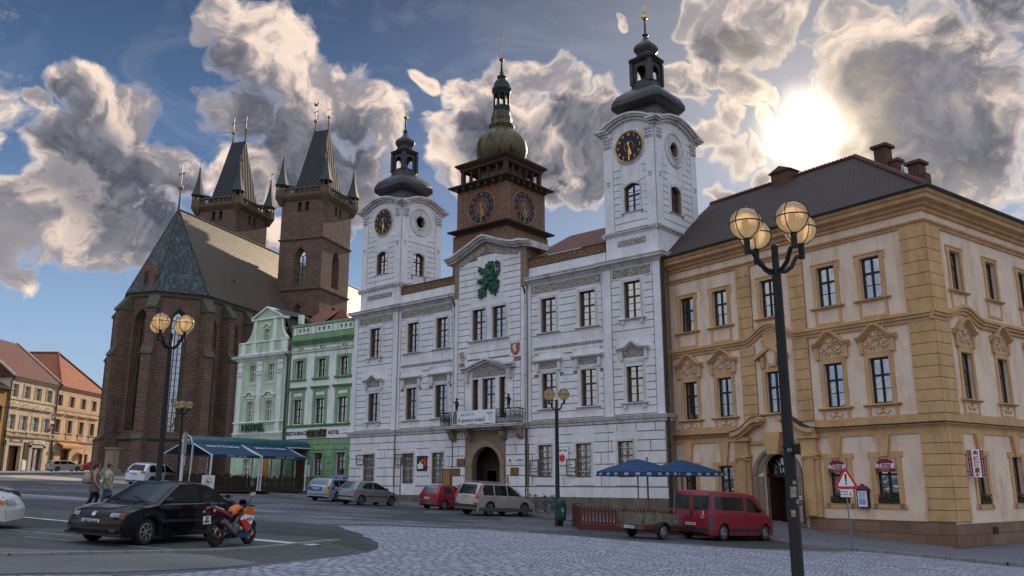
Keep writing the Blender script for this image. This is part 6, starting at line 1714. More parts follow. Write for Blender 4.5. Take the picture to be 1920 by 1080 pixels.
for i in range(7):
 for j in range(2):pr.append((-1.0*i/6*(.9)+(j*.45)+.05,-1.5+.12*math.sin(i*1.4)+.9*(1-j)*.2,.15-2.2*i/6))
mb.add(pr,[(2*i,2*i+1,2*i+3,2*i+2)for i in range(6)]);mb.m=[i%2 for i in range(6)]
mb.build('cloth',[M_SIGNW,M_RED],t)
C2=lhouse('peach_house',11,'peach corner house with an orange hipped roof and a sand-coloured awning')
p_x=[.9,4.15,7.4,10.6]
lwins(C2,[(p_x,1.15,12.2,13.65),(p_x,1.25,8.6,10.35),([.45],.9,4.6,5.95),([3.7],2.3,2.2,6.4),([8.2],1.2,4.4,5.9),([9.75],1.0,4.4,5.9)],M_PEACH,13.3,14.75,None,None,None)
for i,x in enumerate(p_x):window(C2,x,12.2,13.65,1.15,0,.22,'plain',fmat=M_DARKW,surround=(M_LTRIM,.16,.05));window(C2,x,8.6,10.35,1.25,0,.22,'plain',fmat=M_DARKW,surround=(M_LTRIM,.18,.06),sill=(M_LTRIM,.35,.2,.15))
window(C2,.45,4.6,5.95,.9,0,.22,'plain',fmat=M_DARKW);window(C2,8.2,4.4,5.9,1.2,0,.22,'plain',fmat=M_DARKW);window(C2,9.75,4.4,5.9,1.0,0,.22,'plain',fmat=M_DARKW)
mb=MB()
for x in p_x:mb.prof([(-.35,11.1),(-.3,11.0),(-.1,10.85),(0,10.8),(0,11.2)],x-1.1,x+1.1);mb.box(x-.75,x+.75,-.08,.01,7.75,8.3)
mb.ring([(0,14.3),(.1,14.35),(.15,14.5),(.4,14.7),(.45,14.82),(0,14.85)],[(0,0),(13.3,0),(13.3,8)]);mb.box(0,13.3,-.08,.01,11.6,11.95);mb.ring([(0,7.35),(.2,7.45),(.25,7.6),(0,7.7)],[(0,0),(13.3,0)])
for z in range(8):mb.box(0,2.4,-.04,.01,2.4+z*.58,2.4+z*.58+.5)if z not in(3,4,5)else None
mb.build('trim',pmat('peach_trim',(.52,.36,.235),(.43,.29,.19),.9,1.2),C2)
mb=MB();mb.box(2.6,4.85,.5,.6,2.2,6.4);mb.box(2.6,2.75,.3,.5,2.2,6.4);mb.box(4.7,4.85,.3,.5,2.2,6.4);mb.box(2.6,4.85,.35,.5,5.5,5.65);mb.build('entrance',M_AMBER,C2)
mb=MB();mb.quad((1.3,-.1,7.3),(7.0,-.1,7.3),(7.0,-.9,6.8),(1.3,-.9,6.8));mb.box(1.3,7.0,-.92,-.88,6.5,6.8);mb.build('awning',pmat('orange_awning',(.5,.24,.08),None,.8,3),C2)
mb=MB();mb.text('CUKRÁRNA',.4,4.1,-.93,6.64,bold=.01);mb.build('lettering',M_LTRIM,C2)
mb=MB();mb.lathe([(.01,-.04),(.55,-.04),(.55,.04),(.01,.04)],18);mb.T=None;o=mb.build('round_sign',pmat('orange_disc',(.65,.25,.04),None,.5,4),C2,loc=(8.2,-.5,6.0));o.rotation_euler=(R(90),0,R(25))
mb=MB();mb.add([(-.2,-.5,14.8),(13.8,-.5,14.8),(6.8,4.3,20.3)],[(0,1,2)]);mb.quad((-.2,-.5,14.8),(6.8,4.3,20.3),(6.8,14,20.3),(-.2,14,14.8));mb.quad((13.8,-.5,14.8),(13.8,14,14.8),(6.8,14,20.3),(6.8,4.3,20.3));mb.add([(-.2,14,14.8),(13.8,14,14.8),(6.8,14,20.3)],[(0,2,1)])
rr=mb.build('roof',tilemat('bright_orange_tiles',(.42,.115,.045),(.31,.08,.035),.3,.4),C2)
mb=MB();mb.tube([(-.2,-.5,14.9),(6.8,4.3,20.4),(13.8,-.5,14.9)],.16,6);mb.tube([(6.8,4.3,20.4),(6.8,14,20.4)],.16,6);mb.build('ridge_tiles',MATS.get('x')or tilemat('ridge_orange',(.36,.10,.045),(.3,.08,.04)),rr)
mb=MB();mb.box(1.6,2.6,6.0,7.2,16.4,16.5);mb.T=Matrix.Translation((2.3,4.8,16.85))@Matrix.Rotation(R(-38),4,'Y');mb.v=[];mb.f=[];mb.m=[];mb.box(-.6,.6,-.5,.5,0,.1);mb.build('skylight',M_GLASS,rr)
mb=MB();mb.tube([(13.1,-.15,0),(13.1,-.15,14.3)],.09,6);mb.build('downpipe',M_PIPE,C2)
C0=lhouse('yellow_house',-14,'yellow-brown house with a dark roof cut by the left edge')
lwins(C0,[([2,5.5,9,12.2],1.3,9,11),([2,5.5,9,12.2],1.3,4,6)],pmat('mustard_render',(.34,.20,.08),(.28,.16,.06),.9,1),13.9,13.0,None,None,None)
for x in(2,5.5,9,12.2):window(C0,x,9,11,1.3,0,.2,'plain',fmat=M_DARKW);window(C0,x,4,6,1.3,0,.2,'plain',fmat=M_DARKW)
mb=MB();mb.quad((-.3,-.5,13),(13.9,-.5,13),(13.9,5.5,16.6),(-.3,5.5,16.6));mb.quad((-.3,5.5,16.6),(13.9,5.5,16.6),(13.9,11,13),(-.3,11,13));mb.add([(13.9,-.5,13),(13.9,5.5,16.6),(13.9,11,13)],[(0,2,1)]);mb.build('roof',M_DKCOP,C0)
C3=lhouse('distant_house',30,'sliver of a pale green-white gabled house between the peach house and the church')
lwins(C3,[([2,5],1.2,9,10.8),([2,5],1.2,5,6.8)],M_PGREEN,9,12.6,None,None,None)
for x in(2,5):window(C3,x,9,10.8,1.2,0,.2,'plain',fmat=M_DARKW);window(C3,x,5,6.8,1.2,0,.2,'plain',fmat=M_DARKW)
mb=MB();mb.quad((-.3,-.4,12.6),(9.3,-.4,12.6),(9.3,5,16),(-.3,5,16));mb.quad((-.3,5,16),(9.3,5,16),(9.3,10.5,12.6),(-.3,10.5,12.6));mb.add([(-.3,-.4,12.6),(-.3,5,16),(-.3,10.5,12.6)],[(0,1,2)]);mb.build('roof',MATS.get('roofx')or M_REDTILE,C3)
mb=MB();mb.box(.2,8.8,-.3,.01,12.2,12.6);mb.box(.2,8.8,-.2,.01,7.6,7.9);mb.build('trim',M_HWHITE,C3)
# ============================ the ground
def g(X,Y=0.0):
 z=2.176 if X<-40 else(-.979-(X-18)*.02 if X>18 else-.0544*X)
 return z+.05+max(0.0,Y-60)*.02
def roadmat(name,c1,c2,crack=True,wear=(.16,.16,.17)):
 m=bpy.data.materials.new(name);m.use_nodes=True
 q=NT(m.node_tree);bs=q.n['Principled BSDF'];oc=q.new('ShaderNodeTexCoord').outputs['Object']
 big=q.mr(q.noise(q.vmath('MULTIPLY',oc,(.35,.8,1)),.35,5,.6,.6),.38,.62,0,1)
 c=q.mix(big,c1,c2)
 c=q.mix(q.mr(q.noise(oc,45,3,.7),.45,.75,0,.5),c,wear)
 pa=q.new('ShaderNodeTexVoronoi',feature='F1');pa.inputs['Scale'].default_value=.22;q.put(pa.inputs['Vector'],q.vmath('ADD',oc,q.vmath('SCALE',q.noise(oc,.8,3,.5,0,1),sc_=1.2)))
 sx=q.new('ShaderNodeSeparateXYZ');q.put(sx.inputs[0],pa.outputs['Color'])
 c=q.mix(q.mr(sx.outputs[0],.50,.54,0,.75),c,tuple(x*.42 for x in c1))
 if crack:
  cv=q.new('ShaderNodeTexVoronoi',feature='DISTANCE_TO_EDGE');cv.inputs['Scale'].default_value=.32
  q.put(cv.inputs['Vector'],q.vmath('ADD',oc,q.vmath('SCALE',q.noise(oc,1.1,6,.7,0,1),sc_=2.0)))
  cr_=q.mr(cv.outputs[0],.006,.022,1,0)
  c=q.mix(q.math('MULTIPLY',cr_,.8),c,(.012,.012,.012))
 q.put(bs.inputs['Base Color'],c)
 q.put(bs.inputs['Roughness'],q.mr(q.noise(oc,1.3,4),.3,.7,.55,.85))
 bn=q.new('ShaderNodeBump');bn.inputs['Strength'].default_value=.6;bn.inputs['Distance'].default_value=.012
 q.put(bn.inputs['Height'],q.noise(oc,60,3,.7));q.l.new(bn.outputs[0],bs.inputs['Normal'])
 return m
def settmat(name,c1,c2,joint,bw=.20,rh=.13,rot=0.0,fan=True):
 """granite setts with dark joints and slightly wandering rows"""
 m=bpy.data.materials.new(name);m.use_nodes=True
 q=NT(m.node_tree);bs=q.n['Principled BSDF'];oc=q.new('ShaderNodeTexCoord').outputs['Object']
 mp=q.new('ShaderNodeMapping');mp.inputs['Rotation'].default_value=(0,0,rot);q.put(mp.inputs['Vector'],oc)
 v=q.vmath('ADD',mp.outputs[0],q.vmath('SCALE',q.vmath('SUBTRACT',q.noise(mp.outputs[0],.22,2,.5,0,1),(.5,.5,.5)),sc_=2.2 if fan else .4))
 v=q.vmath('ADD',v,q.vmath('SCALE',q.vmath('SUBTRACT',q.noise(mp.outputs[0],3.5,2,.5,0,1),(.5,.5,.5)),sc_=.07))
 br=q.new('ShaderNodeTexBrick');q.put(br.inputs['Vector'],v)
 q.put(br.inputs['Color1'],c1);q.put(br.inputs['Color2'],c2);q.put(br.inputs['Mortar'],joint)
 br.inputs['Scale'].default_value=1;br.inputs['Mortar Size'].default_value=bw*.085;br.inputs['Mortar Smooth'].default_value=.35;br.inputs['Brick Width'].default_value=bw;br.inputs['Row Height'].default_value=rh
 br.inputs['Bias'].default_value=-.1
 big=q.mr(q.noise(oc,.5,5,.65),.35,.7,0,.6)
 c=q.mix(big,br.outputs[0],tuple(x*.55 for x in c1))
 c=q.mix(q.mr(q.noise(oc,3.2,5,.75),.52,.66,0,.38),c,joint)
 c=q.mix(q.mr(q.noise(oc,40,2,.7),.5,.8,0,.35),c,tuple(min(1,x*1.6)for x in c1))
 q.put(bs.inputs['Base Color'],c)
 q.put(bs.inputs['Roughness'],q.mr(q.noise(oc,5,4),.3,.7,.38,.75))
 bn=q.new('ShaderNodeBump');bn.inputs['Strength'].default_value=1.0;bn.inputs['Distance'].default_value=.03
 q.put(bn.inputs['Height'],q.math('ADD',q.math('MULTIPLY',br.outputs['Fac'],-1),q.math('MULTIPLY',q.noise(oc,14,3),.5)))
 q.l.new(bn.outputs[0],bs.inputs['Normal'])
 return m
M_ASPH=roadmat('worn_asphalt',(.036,.042,.055),(.085,.094,.118))
M_ASPH2=roadmat('patched_dark_asphalt',(.026,.031,.034),(.048,.055,.056))
M_ASPH3=roadmat('pale_rough_asphalt',(.09,.09,.095),(.135,.135,.14),False,(.26,.26,.25))
M_SETT=settmat('granite_setts',(.37,.40,.49),(.175,.19,.245),(.010,.011,.015),.31,.25,.30)
M_SETTS=settmat('small_granite_setts',(.19,.20,.25),(.11,.12,.15),(.03,.03,.035),.14,.12,-.5)
M_KERB=pmat('granite_kerb',(.26,.255,.265),(.17,.17,.18),.8,3,bump=.6,bscale=30)
M_PAINTW=pmat('worn_white_road_paint',(.55,.56,.58),(.36,.37,.39),.7,2.2)
M_PAINTY=pmat('worn_yellow_road_paint',(.50,.33,.03),(.30,.21,.05),.7,2.0)
xs=[-400,-200,-120]+list(range(-90,-40,10))+list(range(-40,19,2))+[18,24,36,60,120,300]
ys=[-60,-20,0,6]+list(range(10,60,2))+[60,70,80,90,100,120,150,200,300,600]
xs=sorted(set(xs));ys=sorted(set(ys))
mb=MB();vs=[(x,y,g(x,y))for x in xs for y in ys];n=len(ys)
mb.add(vs,[(i*n+j,(i+1)*n+j,(i+1)*n+j+1,i*n+j+1)for i in range(len(xs)-1)for j in range(n-1)])
tag(mb.build('ground',M_ASPH),kind='structure')
def sheet(name,pts,off,mat_,step=1.0,rag=0.0,kind='structure',seed=1,rise=None):
 """flat sheet lying on the ground, cut by the lines where the ground changes slope"""
 rn=random.Random(seed);P=[]
 for i in range(len(pts)):
  a,b=Vector(pts[i]),Vector(pts[(i+1)%len(pts)]);L=(b-a).length;m_=max(1,int(L/step))if rag else 1
  for j in range(m_):
   p=a.lerp(b,j/m_)
   if rag and j:p+=Vector((rn.uniform(-rag,rag),rn.uniform(-rag,rag)))
   P.append(p)
 bm=bmesh.new();vv=[bm.verts.new((p.x,p.y,0))for p in P]
 bm.faces.new(vv);bmesh.ops.triangulate(bm,faces=bm.faces[:])
 for co,no in(((-40,0,0),(1,0,0)),((18,0,0),(1,0,0)),((0,60,0),(0,1,0))):
  bmesh.ops.bisect_plane(bm,geom=bm.verts[:]+bm.edges[:]+bm.faces[:],plane_co=co,plane_no=no)
 for v in bm.verts:v.co.z=g(v.co.x,v.co.y)+off
 for f in bm.faces:
  f.normal_update()
  if f.normal.z<0:f.normal_flip()
 me=bpy.data.meshes.new(name);bm.to_mesh(me);bm.free();me.materials.append(mat_);me.update();auto_uv(me)
 o=link(name,me)
 return tag(o,kind=kind)
sheet('cobbled_square',[(-7.2,13.2),(-6.2,14.6),(-5.3,16.0),(-4.6,17.6),(-3.7,20.2),(-3.4,22.5),(-3.7,24.5),(-4.9,28.0),(-6.2,31.2),(-4.5,32.6),(-1.8,33.6),(2.0,33.0),(4.6,31.6),(8.0,31.0),(11.5,31.8),(13.2,33.6),(14.9,32.1),(16.8,29.5),(18.5,29.5),(30,38),(34,20),(20,2),(-6,2)],.008,M_SETT,.7,.10)
sheet('cobbled_patch',[(-8.0,32.0),(-7.0,31.3),(-5.0,33.4),(-2.4,34.2),(-2.2,35.2),(-4.6,35.8),(-7.0,35.0)],.008,M_SETTS,.6,.08)
sheet('dark_asphalt_patch',[(-30,12),(-8,15.2),(-5.6,16.4),(-4.8,18),(-3.9,20.2),(-3.6,22.4),(-4.0,24.4),(-5.2,27.6),(-7.5,29.8),(-11,29.5),(-20,31),(-34,34)],.004,M_ASPH2,.7,.12)
sheet('pale_asphalt_strip',[(-40,43),(-22,42.5),(-11,40.2),(-4.5,37.5),(-3.5,36.2),(-8,36.2),(-13,38.0),(-22,39.5),(-40,40)],.004,roadmat('pale_strip',(.12,.13,.155),(.16,.17,.20)),.9,.10)
sheet('rough_asphalt_strip',[(-30,10.5),(-8.5,13.5),(-6.6,15.0),(-5.4,16.4),(-5.0,17.6),(-6.4,18.6),(-9,18.0),(-14,16.6),(-30,13.6)],.0075,M_ASPH3,.6,.06)
sheet('cobble_band',[(-30,5),(-6,5),(-6.5,14.6),(-9.0,13.0),(-14,11.9),(-30,9.2)],.008,M_SETT,.8,.05)
def kerbrow(name,pts,w_,h,lab=None,gap=.02,L=.8,mat_=None):
 mb=MB()
 for(a,b)in zip(pts[:-1],pts[1:]):
  a,b=Vector(a),Vector(b);v=b-a;n=max(1,round(v.length/L));d=v.normalized();p=Vector((-d.y,d.x))*w_/2
  for i in range(n):
   q0=a+v*(i/n)+d*gap/2;q1=a+v*((i+1)/n)-d*gap/2
   c4=[q0-p,q1-p,q1+p,q0+p]
   mb.add([(c.x,c.y,g(c.x,c.y)-.05)for c in c4]+[(c.x,c.y,g(c.x,c.y)+h)for c in c4],[(0,1,5,4),(1,2,6,5),(2,3,7,6),(3,0,4,7),(4,5,6,7)])
 return tag(mb.build(name,mat_ or M_KERB),kind='structure')
kerbrow('kerb',[(-22,14.0),(-9.3,16.4),(-7.35,18.5),(-6.55,19.4),(-5.9,20.6),(-4.8,24.3)],.16,.055)
kerbrow('sett_edging',[(-1.9,33.75),(2.0,33.1),(4.6,31.7),(8.0,31.1),(11.5,31.9),(13.0,33.4)],.16,.02,L=.25)
def line(name,a,b,w_,mat_=None,off=.013):
 a,b=Vector(a),Vector(b);p=Vector((-(b-a).y,(b-a).x)).normalized()*w_/2
 return sheet(name,[a-p,b-p,b+p,a+p],off,mat_ or M_PAINTW,.25,.012)
line('bay_line',(-20,28.6),(-12.4,25.6),.28);line('bay_line',(-6.9,23.2),(-5.0,22.5),.5);line('bay_line',(-34,45.0),(-19.5,40.6),.30)
line('bay_line',(-11.2,20.3),(-7.2,19.2),.05);line('bay_line',(-12.8,22.0),(-10.6,21.2),.06);line('bay_line',(-15,19.8),(-12.2,18.8),.05)
OUT=[(-30,70.5),(-22,66.0),(-14,61.4),(-8.1,58.8),(-6.1,56.8),(.95,51.0),(3.6,48.8),(7,45.2),(9.8,41.6),(11.0,38.6),(11.6,35.6),(13.3,34.0),(15.0,32.6),(16.9,30.3),(18.0,30.2),(20,32.0),(34,42.5)]
def on_face(root,u,dn=0.0):
 p=world_at(root,(u,dn,0));return(p.x,p.y)
INN=[on_face(H1,-1),on_face(H1,3),on_face(H2,0),on_face(H2,6.3),on_face(TH_,3),on_face(TH_,11),on_face(TH_,16),on_face(TH_,21),on_face(TH_,24.6),on_face(CB,3),on_face(CB,6.2),on_face(CB,8),on_face(CB,10.5),on_face(CB,13.2),on_face(CB,13.8),tuple(world_at(CB,(13.8,3,0)))[:2],tuple(world_at(CB,(13.8,18,0)))[:2]]
INZ=[1.75,1.55,1.35,1.0,.72,.42,.22,.0,-.1,.05,.05,-.28,-.5,-.68,-.78,-.75,-.6]
mb=MB();KH=.11;m_=len(OUT)
def kz(p):return g(p[0],p[1])+KH
vs=[];S=4
for i in range(m_):
 for s_ in range(S+1):
  f=s_/S;x=OUT[i][0]*(1-f)+INN[i][0]*f;y=OUT[i][1]*(1-f)+INN[i][1]*f
  vs.append((x,y,kz(OUT[i])*(1-f)+INZ[i]*f))
mb.add(vs,[(i*(S+1)+j,(i+1)*(S+1)+j,(i+1)*(S+1)+j+1,i*(S+1)+j+1)for i in range(m_-1)for j in range(S)])
tag(mb.build('pavement',M_SETTS),kind='structure')
mb=MB()
for i in range(m_-1):
 a,b=Vector(OUT[i]),Vector(OUT[i+1]);d=(b-a).normalized();p=Vector((d.y,-d.x))*.16
 if p.y>0 and False:p=-p
 n=max(1,round((b-a).length/1.0))
 for j in range(n):
  q0,q1=a.lerp(b,j/n)+d*.01,a.lerp(b,(j+1)/n)-d*.01
  z0,z1=[kz(OUT[i])*(1-t)+kz(OUT[i+1])*t+.006 for t in(j/n,(j+1)/n)]
  c4=[(q0+p,z0),(q1+p,z1),(q1,z1),(q0,z0)]
  mb.add([(c.x,c.y,z-.3)for c,z in c4]+[(c.x,c.y,z)for c,z in c4],[(0,1,5,4),(1,2,6,5),(2,3,7,6),(3,0,4,7),(4,5,6,7)])
tag(mb.build('kerb',M_KERB),kind='structure')
for a,b in(((-18,63.2),(-14,61.0)),((-8.3,58.5),(-6.3,56.5)),((-5.9,56.1),(.75,50.6)),((.95,50.4),(3.5,48.3)),((3.6,48.2),(6.7,45.0))):line('yellow_kerb_line',a,b,.16,M_PAINTY,.014)
sheet('far_pavement',[(-60,97),(-36,86),(-20,82),(-20,90),(-40,98),(-60,200),(-72,200),(-72,97)],.03,roadmat('pale_far_paving',(.20,.20,.22),(.25,.25,.27),False),5,0)
sheet('warm_paving',[(-70,70),(-40,66.5),(-27,66),(-20,66),(-20,70),(-33,71.5),(-45,73),(-70,80)],.02,roadmat('warm_gravel_asphalt',(.30,.235,.19),(.36,.285,.23),False,(.42,.34,.28)),5,0)  # strip of warmer, paler paving than the asphalt around it
line('yellow_line',(-60,80.5),(-26,73.5),.35,M_PAINTY,.03)
# ============================ street lamps
def globemat():
 m=bpy.data.materials.new('amber_globe_glass');m.use_nodes=True
 q=NT(m.node_tree);q.n.clear()
 tl=q.new('ShaderNodeBsdfTranslucent');q.put(tl.inputs['Color'],(1.0,.84,.60))
 tr=q.new('ShaderNodeBsdfTransparent');q.put(tr.inputs['Color'],(1.0,.90,.74))
 gl=q.new('ShaderNodeBsdfGlossy');gl.inputs['Roughness'].default_value=.06;q.put(gl.inputs['Color'],(1,1,1))
 fr=q.new('ShaderNodeFresnel');fr.inputs['IOR'].default_value=1.45
 a=q.new('ShaderNodeMixShader');a.inputs[0].default_value=.15;q.l.new(tl.outputs[0],a.inputs[1]);q.l.new(tr.outputs[0],a.inputs[2])
 b=q.new('ShaderNodeMixShader');q.l.new(fr.outputs[0],b.inputs[0]);q.l.new(a.outputs[0],b.inputs[1]);q.l.new(gl.outputs[0],b.inputs[2])
 o=q.new('ShaderNodeOutputMaterial');q.l.new(b.outputs[0],o.inputs[0]);return m
M_GLOBE=globemat()
M_POLE=pmat('black_lamp_paint',(.010,.011,.014),(.018,.018,.020),.5,3,bump=.3,bscale=14,spec=.25)
M_STICK=pmat('torn_sticker_paper',(.35,.34,.30),(.12,.12,.11),.9,8)
LAMPCACHE={}
def lamp(x,y,hub,glz,nar,rad,rot,pr,label,stick=False,group='street lamps with globe lanterns'):
 t=empty('street_lamp',(x,y,g(x,y)),rot,label,'street lamp',group)
 mb=MB();mb.lathe([(pr*1.35,-.3),(pr*1.35,.5),(pr*1.05,.56),(pr,2.4),(pr*.97,2.42),(pr*.80,hub-.1),(pr*.9,hub),(pr*.62,hub+.05),(pr*.62,hub+.42),(.01,hub+.46)],18)
 pole=mb.build('pole',M_POLE,t,smooth=40)
 if stick:
  for(zz,a,w_,h)in((2.55,-100,.05,.07),(2.05,-80,.035,.05),(1.85,-95,.06,.16),(1.55,-110,.04,.1),(1.75,-60,.03,.06)):
   mb=MB();M=Matrix.Rotation(R(a)-rot,4,'Z');rr=pr*1.0+.004;n=4
   vs=[]
   for i in range(n+1):
    b=(i/n-.5)*w_/pr*1.6
    vs+=[(rr*math.cos(b),rr*math.sin(b),zz+random.uniform(-.01,.01)),(rr*math.cos(b),rr*math.sin(b),zz+h)]
   mb.T=M;mb.add(vs,[(2*i,2*i+2,2*i+3,2*i+1)for i in range(n)]);mb.build('sticker',M_STICK,pole)
  mb=MB();mb.torus((0,0,2.62),pr*1.05,.016,'z',18,6);mb.box(.10,.27,-.02,.02,2.5,2.66);mb.build('junction_bracket',M_POLE,pole)
 for i in range(nar):
  a=2*PI*i/nar;d=Vector((math.cos(a),math.sin(a),0))
  P=[d*.04+Vector((0,0,hub-.02)),d*(.16*rad/.48)+Vector((0,0,hub-.01)),d*(.28*rad/.48)+Vector((0,0,hub+.08)),d*(.34*rad/.48)+Vector((0,0,hub+.20)),d*(.39*rad/.48)+Vector((0,0,hub+.27)),d*rad+Vector((0,0,hub+.29)),d*rad+Vector((0,0,hub+.33))]
  key='arm'
  mb=MB();mb.tube([tuple(p)for p in P],.038,8);mb.tube([tuple(d*rad+Vector((0,0,hub+.24))),tuple(d*rad+Vector((0,0,glz-.25)))],.052,8)
  arm=mb.build('arm',M_POLE,t,smooth=50)
  c=d*rad+Vector((0,0,glz));k_=('globe',)
  if k_ not in LAMPCACHE:
   m2=MB();m2.ball((0,0,0),.262,28,16);LAMPCACHE[k_]=m2.mesh('globe',M_GLOBE,smooth=80)
   m2=MB();m2.torus((0,0,0),.272,.011,'z',28,6);m2.torus((0,0,0),.272,.009,'y',28,6);m2.torus((0,0,0),.272,.009,'x',28,6);m2.lathe([(.01,.27),(.03,.275),(.02,.30),(.01,.305)],8)
   LAMPCACHE['cage']=m2.mesh('cage',M_POLE,smooth=60)
   m2=MB();m2.lathe([(.05,-.24),(.05,-.05),(.065,-.04),(.065,.05),(.05,.07)],10);LAMPCACHE['holder']=m2.mesh('lamp_holder',pmat('brown_lamp_holder',(.20,.11,.05),None,.5,4),smooth=40)
  gl=link('globe',LAMPCACHE[k_],t,tuple(c));link('cage',LAMPCACHE['cage'],gl,rz=.5+i);link('lamp_holder',LAMPCACHE['holder'],gl)
 return t
lamp(4.40,13.7,5.52,6.28,4,.53,R(-72),.092,'large black lamp post with four globes in the right foreground',True)
lamp(-10.58,26.0,5.34,6.06,4,.50,R(-108),.088,'black four-globe lamp post behind the black sedan, before the church')
lamp(-23.9,62.0,5.35,6.02,5,.48,R(-80),.10,'distant five-globe lamp post beside the striped-roof terrace')
lamp(2.12,40.6,5.35,6.05,2,.36,R(-6),.10,'two-globe lamp post with a green litter bin, before the town hall')
M_BING=pmat('dark_green_plastic',(.015,.075,.060),(.012,.06,.05),.4,4)
t=empty('litter_bin',(2.26,40.35,g(2.3,40.4)),0,'dark green litter bin strapped to the two-globe lamp post','litter bin')
mb=MB();mb.lathe([(.05,.22),(.14,.24),(.21,.34),(.23,.5),(.23,.98),(.235,1.0),(.225,1.1),(.19,1.2),(.12,1.27),(.01,1.29)],20);mb.build('body',M_BING,t,smooth=50)
mb=MB();mb.box(-.02,.19,-.236,-.14,1.0,1.14);mb.build('opening',M_ROOM,t)
mb=MB();mb.lathe([(.236,.97),(.245,.985),(.245,1.0),(.236,1.01)],20,cap=False);mb.build('rim',M_BING,t)
mb=MB();mb.box(.0,.12,-.238,-.225,.64,.84);mb.box(.03,.09,-.238,-.225,.5,.56);mb.build('label_plate',M_STICK,t)
mb=MB();mb.box(-.1,.1,.1,.3,.0,.25);mb.build('bracket',M_POLE,t)
M_GALV=pmat('galvanised_pole',(.20,.23,.28),(.15,.17,.21),.45,5,metal=.4)
def post(x,y,h,r_,label,plate=None):
 t=empty('signpost',(x,y,g(x,y)+.1),0,label,'signpost','thin grey signposts along the town hall')
 mb=MB();mb.tube([(0,0,-.2),(0,0,h)],r_,8);mb.build('pole',M_GALV,t)
 if plate:
  mb=MB();mb.box(-.02,.02,-.32,.32,h-.62,h-.02);mb.build('plate',plate,t)
 else:
  mb=MB();mb.ball((0,0,h),r_*1.3,8,6);mb.build('cap',M_GALV,t)
post(-7.35,57.2,3.0,.045,'thin grey signpost right of the silver hatchback, sign edge-on',M_GALV)
post(-4.5,54.3,3.0,.045,'thin grey signpost behind the small red car by the brown notice board',pmat('green_plate',(.02,.2,.08),None,.5,4))
post(6.95,44.6,3.35,.05,'tall blue-grey signpost behind the left umbrella')
t=empty('notice_board',(-4.15,55.2,g(-4.2,55.2)+.1),R(-41),'brown framed notice board with a white card under it beside the town hall window','notice board')
mb=MB()
for xx in(-.36,.36):mb.box(xx-.03,xx+.03,-.03,.03,0,2.35)
mb.box(-.36,.36,-.03,.03,2.28,2.35);mb.box(-.36,.36,-.03,.03,1.28,1.34);mb.box(-.36,.36,-.03,.03,.9,.95);mb.build('frame',M_BROWNW,t)
mb=MB();mb.box(-.33,.33,-.02,.02,1.34,2.28);mb.build('panel',pmat('tan_map_panel',(.36,.19,.09),(.25,.13,.06),.4,3),t)
mb=MB();mb.box(-.33,.33,-.02,.02,.95,1.28);mb.cur=1;mb.box(-.1,.28,-.026,-.02,1.05,1.2);mb.build('card',[M_SIGNW,M_BLUEP],t)
rzT=TH_.rotation_euler.z
t=empty('poster',world_at(TH_,(7.15,-.06,2.6)),rzT,'black poster with coloured prints on the town hall wall between two windows','poster');t.scale=(K,)*3
mb=MB();mb.box(-.46,.46,-.03,0,0,.9);mb.build('board',M_BLACKP,t)
mb=MB();mb.box(-.38,.12,-.036,-.03,.12,.42);mb.lathe([(.001,0),(.15,0)],12,cap=False)if False else None;mb.box(-.20,-.06,-.036,-.03,.42,.56);mb.build('white_print',M_SIGNW,t)
mb=MB();mb.box(.2,.40,-.036,-.03,.3,.75);mb.box(-.3,-.38,-.036,-.03,.72,.8);mb.build('red_print',M_RED,t);mb=MB();mb.box(-.02,.12,-.036,-.03,.55,.7);mb.box(.22,.3,-.040,-.036,.4,.5);mb.build('yellow_print',M_PAINTY,t)
t=empty('sun_flag',world_at(TH_,(18.18,-.10,2.8)),rzT,'white cloth flag with a red sun hung between two ground floor windows','flag');t.scale=(K,)*3
mb=MB();mb.box(-.42,.42,-.015,0,0,.92);
for i in range(6):mb.box(-.40+i*.15,-.34+i*.15,-.012,0,.92,1.0)
mb.box(-.45,.45,-.02,.01,.98,1.02);mb.build('cloth',M_SIGNW,t)
mb=MB();n=32;vs=[(0,-.02,.36)]
for i in range(n):
 a=2*PI*i/n;r_=.27 if i%2==0 else .15;vs.append((r_*math.cos(a),-.02,.36+r_*math.sin(a)))
mb.add(vs,[(0,1+(i+1)%n,1+i)[::-1]for i in range(n)]);mb.build('sun_emblem',M_RED,t)
mb=MB();mb.text('Knihy u lávky',.125,0,-.02,.77,bold=.006);mb.build('lettering',M_BLACKP,t)
t=empty('banner',world_at(TH_,(10.72,-1.02,5.16)),rzT,'white gallery banner tied to the balcony railing','banner');t.scale=(K,)*3
mb=MB();n=24;L=3.42;vs=[]
for i in range(n+1):
 x=L*i/n;y=.02*math.sin(i*.9)
 vs+=[(x,y,.02+.02*math.sin(i*.7)),(x,y,.80+.015*math.sin(i*.5))]
mb.add(vs,[(2*i,2*i+2,2*i+3,2*i+1)for i in range(n)]);mb.build('cloth',M_SIGNW,t)
mb=MB();mb.text('g a l e r i e',.24,1.25,-.03,.60,bold=.002);mb.text('tři generace kodetů',.30,1.55,-.03,.26,sx=.9,bold=.002);mb.box(2.78,3.25,-.031,-.03,.60,.63)
for i in range(3):mb.text(['galerie','13.6.','31.8.'][i],.10,3.05,-.03,.52-i*.14)
mb.build('lettering',pmat('grey_print',(.08,.08,.10),None,.8,4),t)
mb=MB();mb.box(.07,.36,-.032,-.03,.10,.76);mb.build('picture',pmat('photo_print',(.25,.2,.2),(.05,.05,.06),.8,7),t)
t=empty('warning_sign',(13.05,33.95,g(13,34)+.1),0,'red and white triangular warning sign with an exclamation mark on a pole','road sign')
mb=MB();mb.tube([(0,0,-.2),(-.04,0,2.9)],.03,8);mb.build('pole',M_GALV,t)
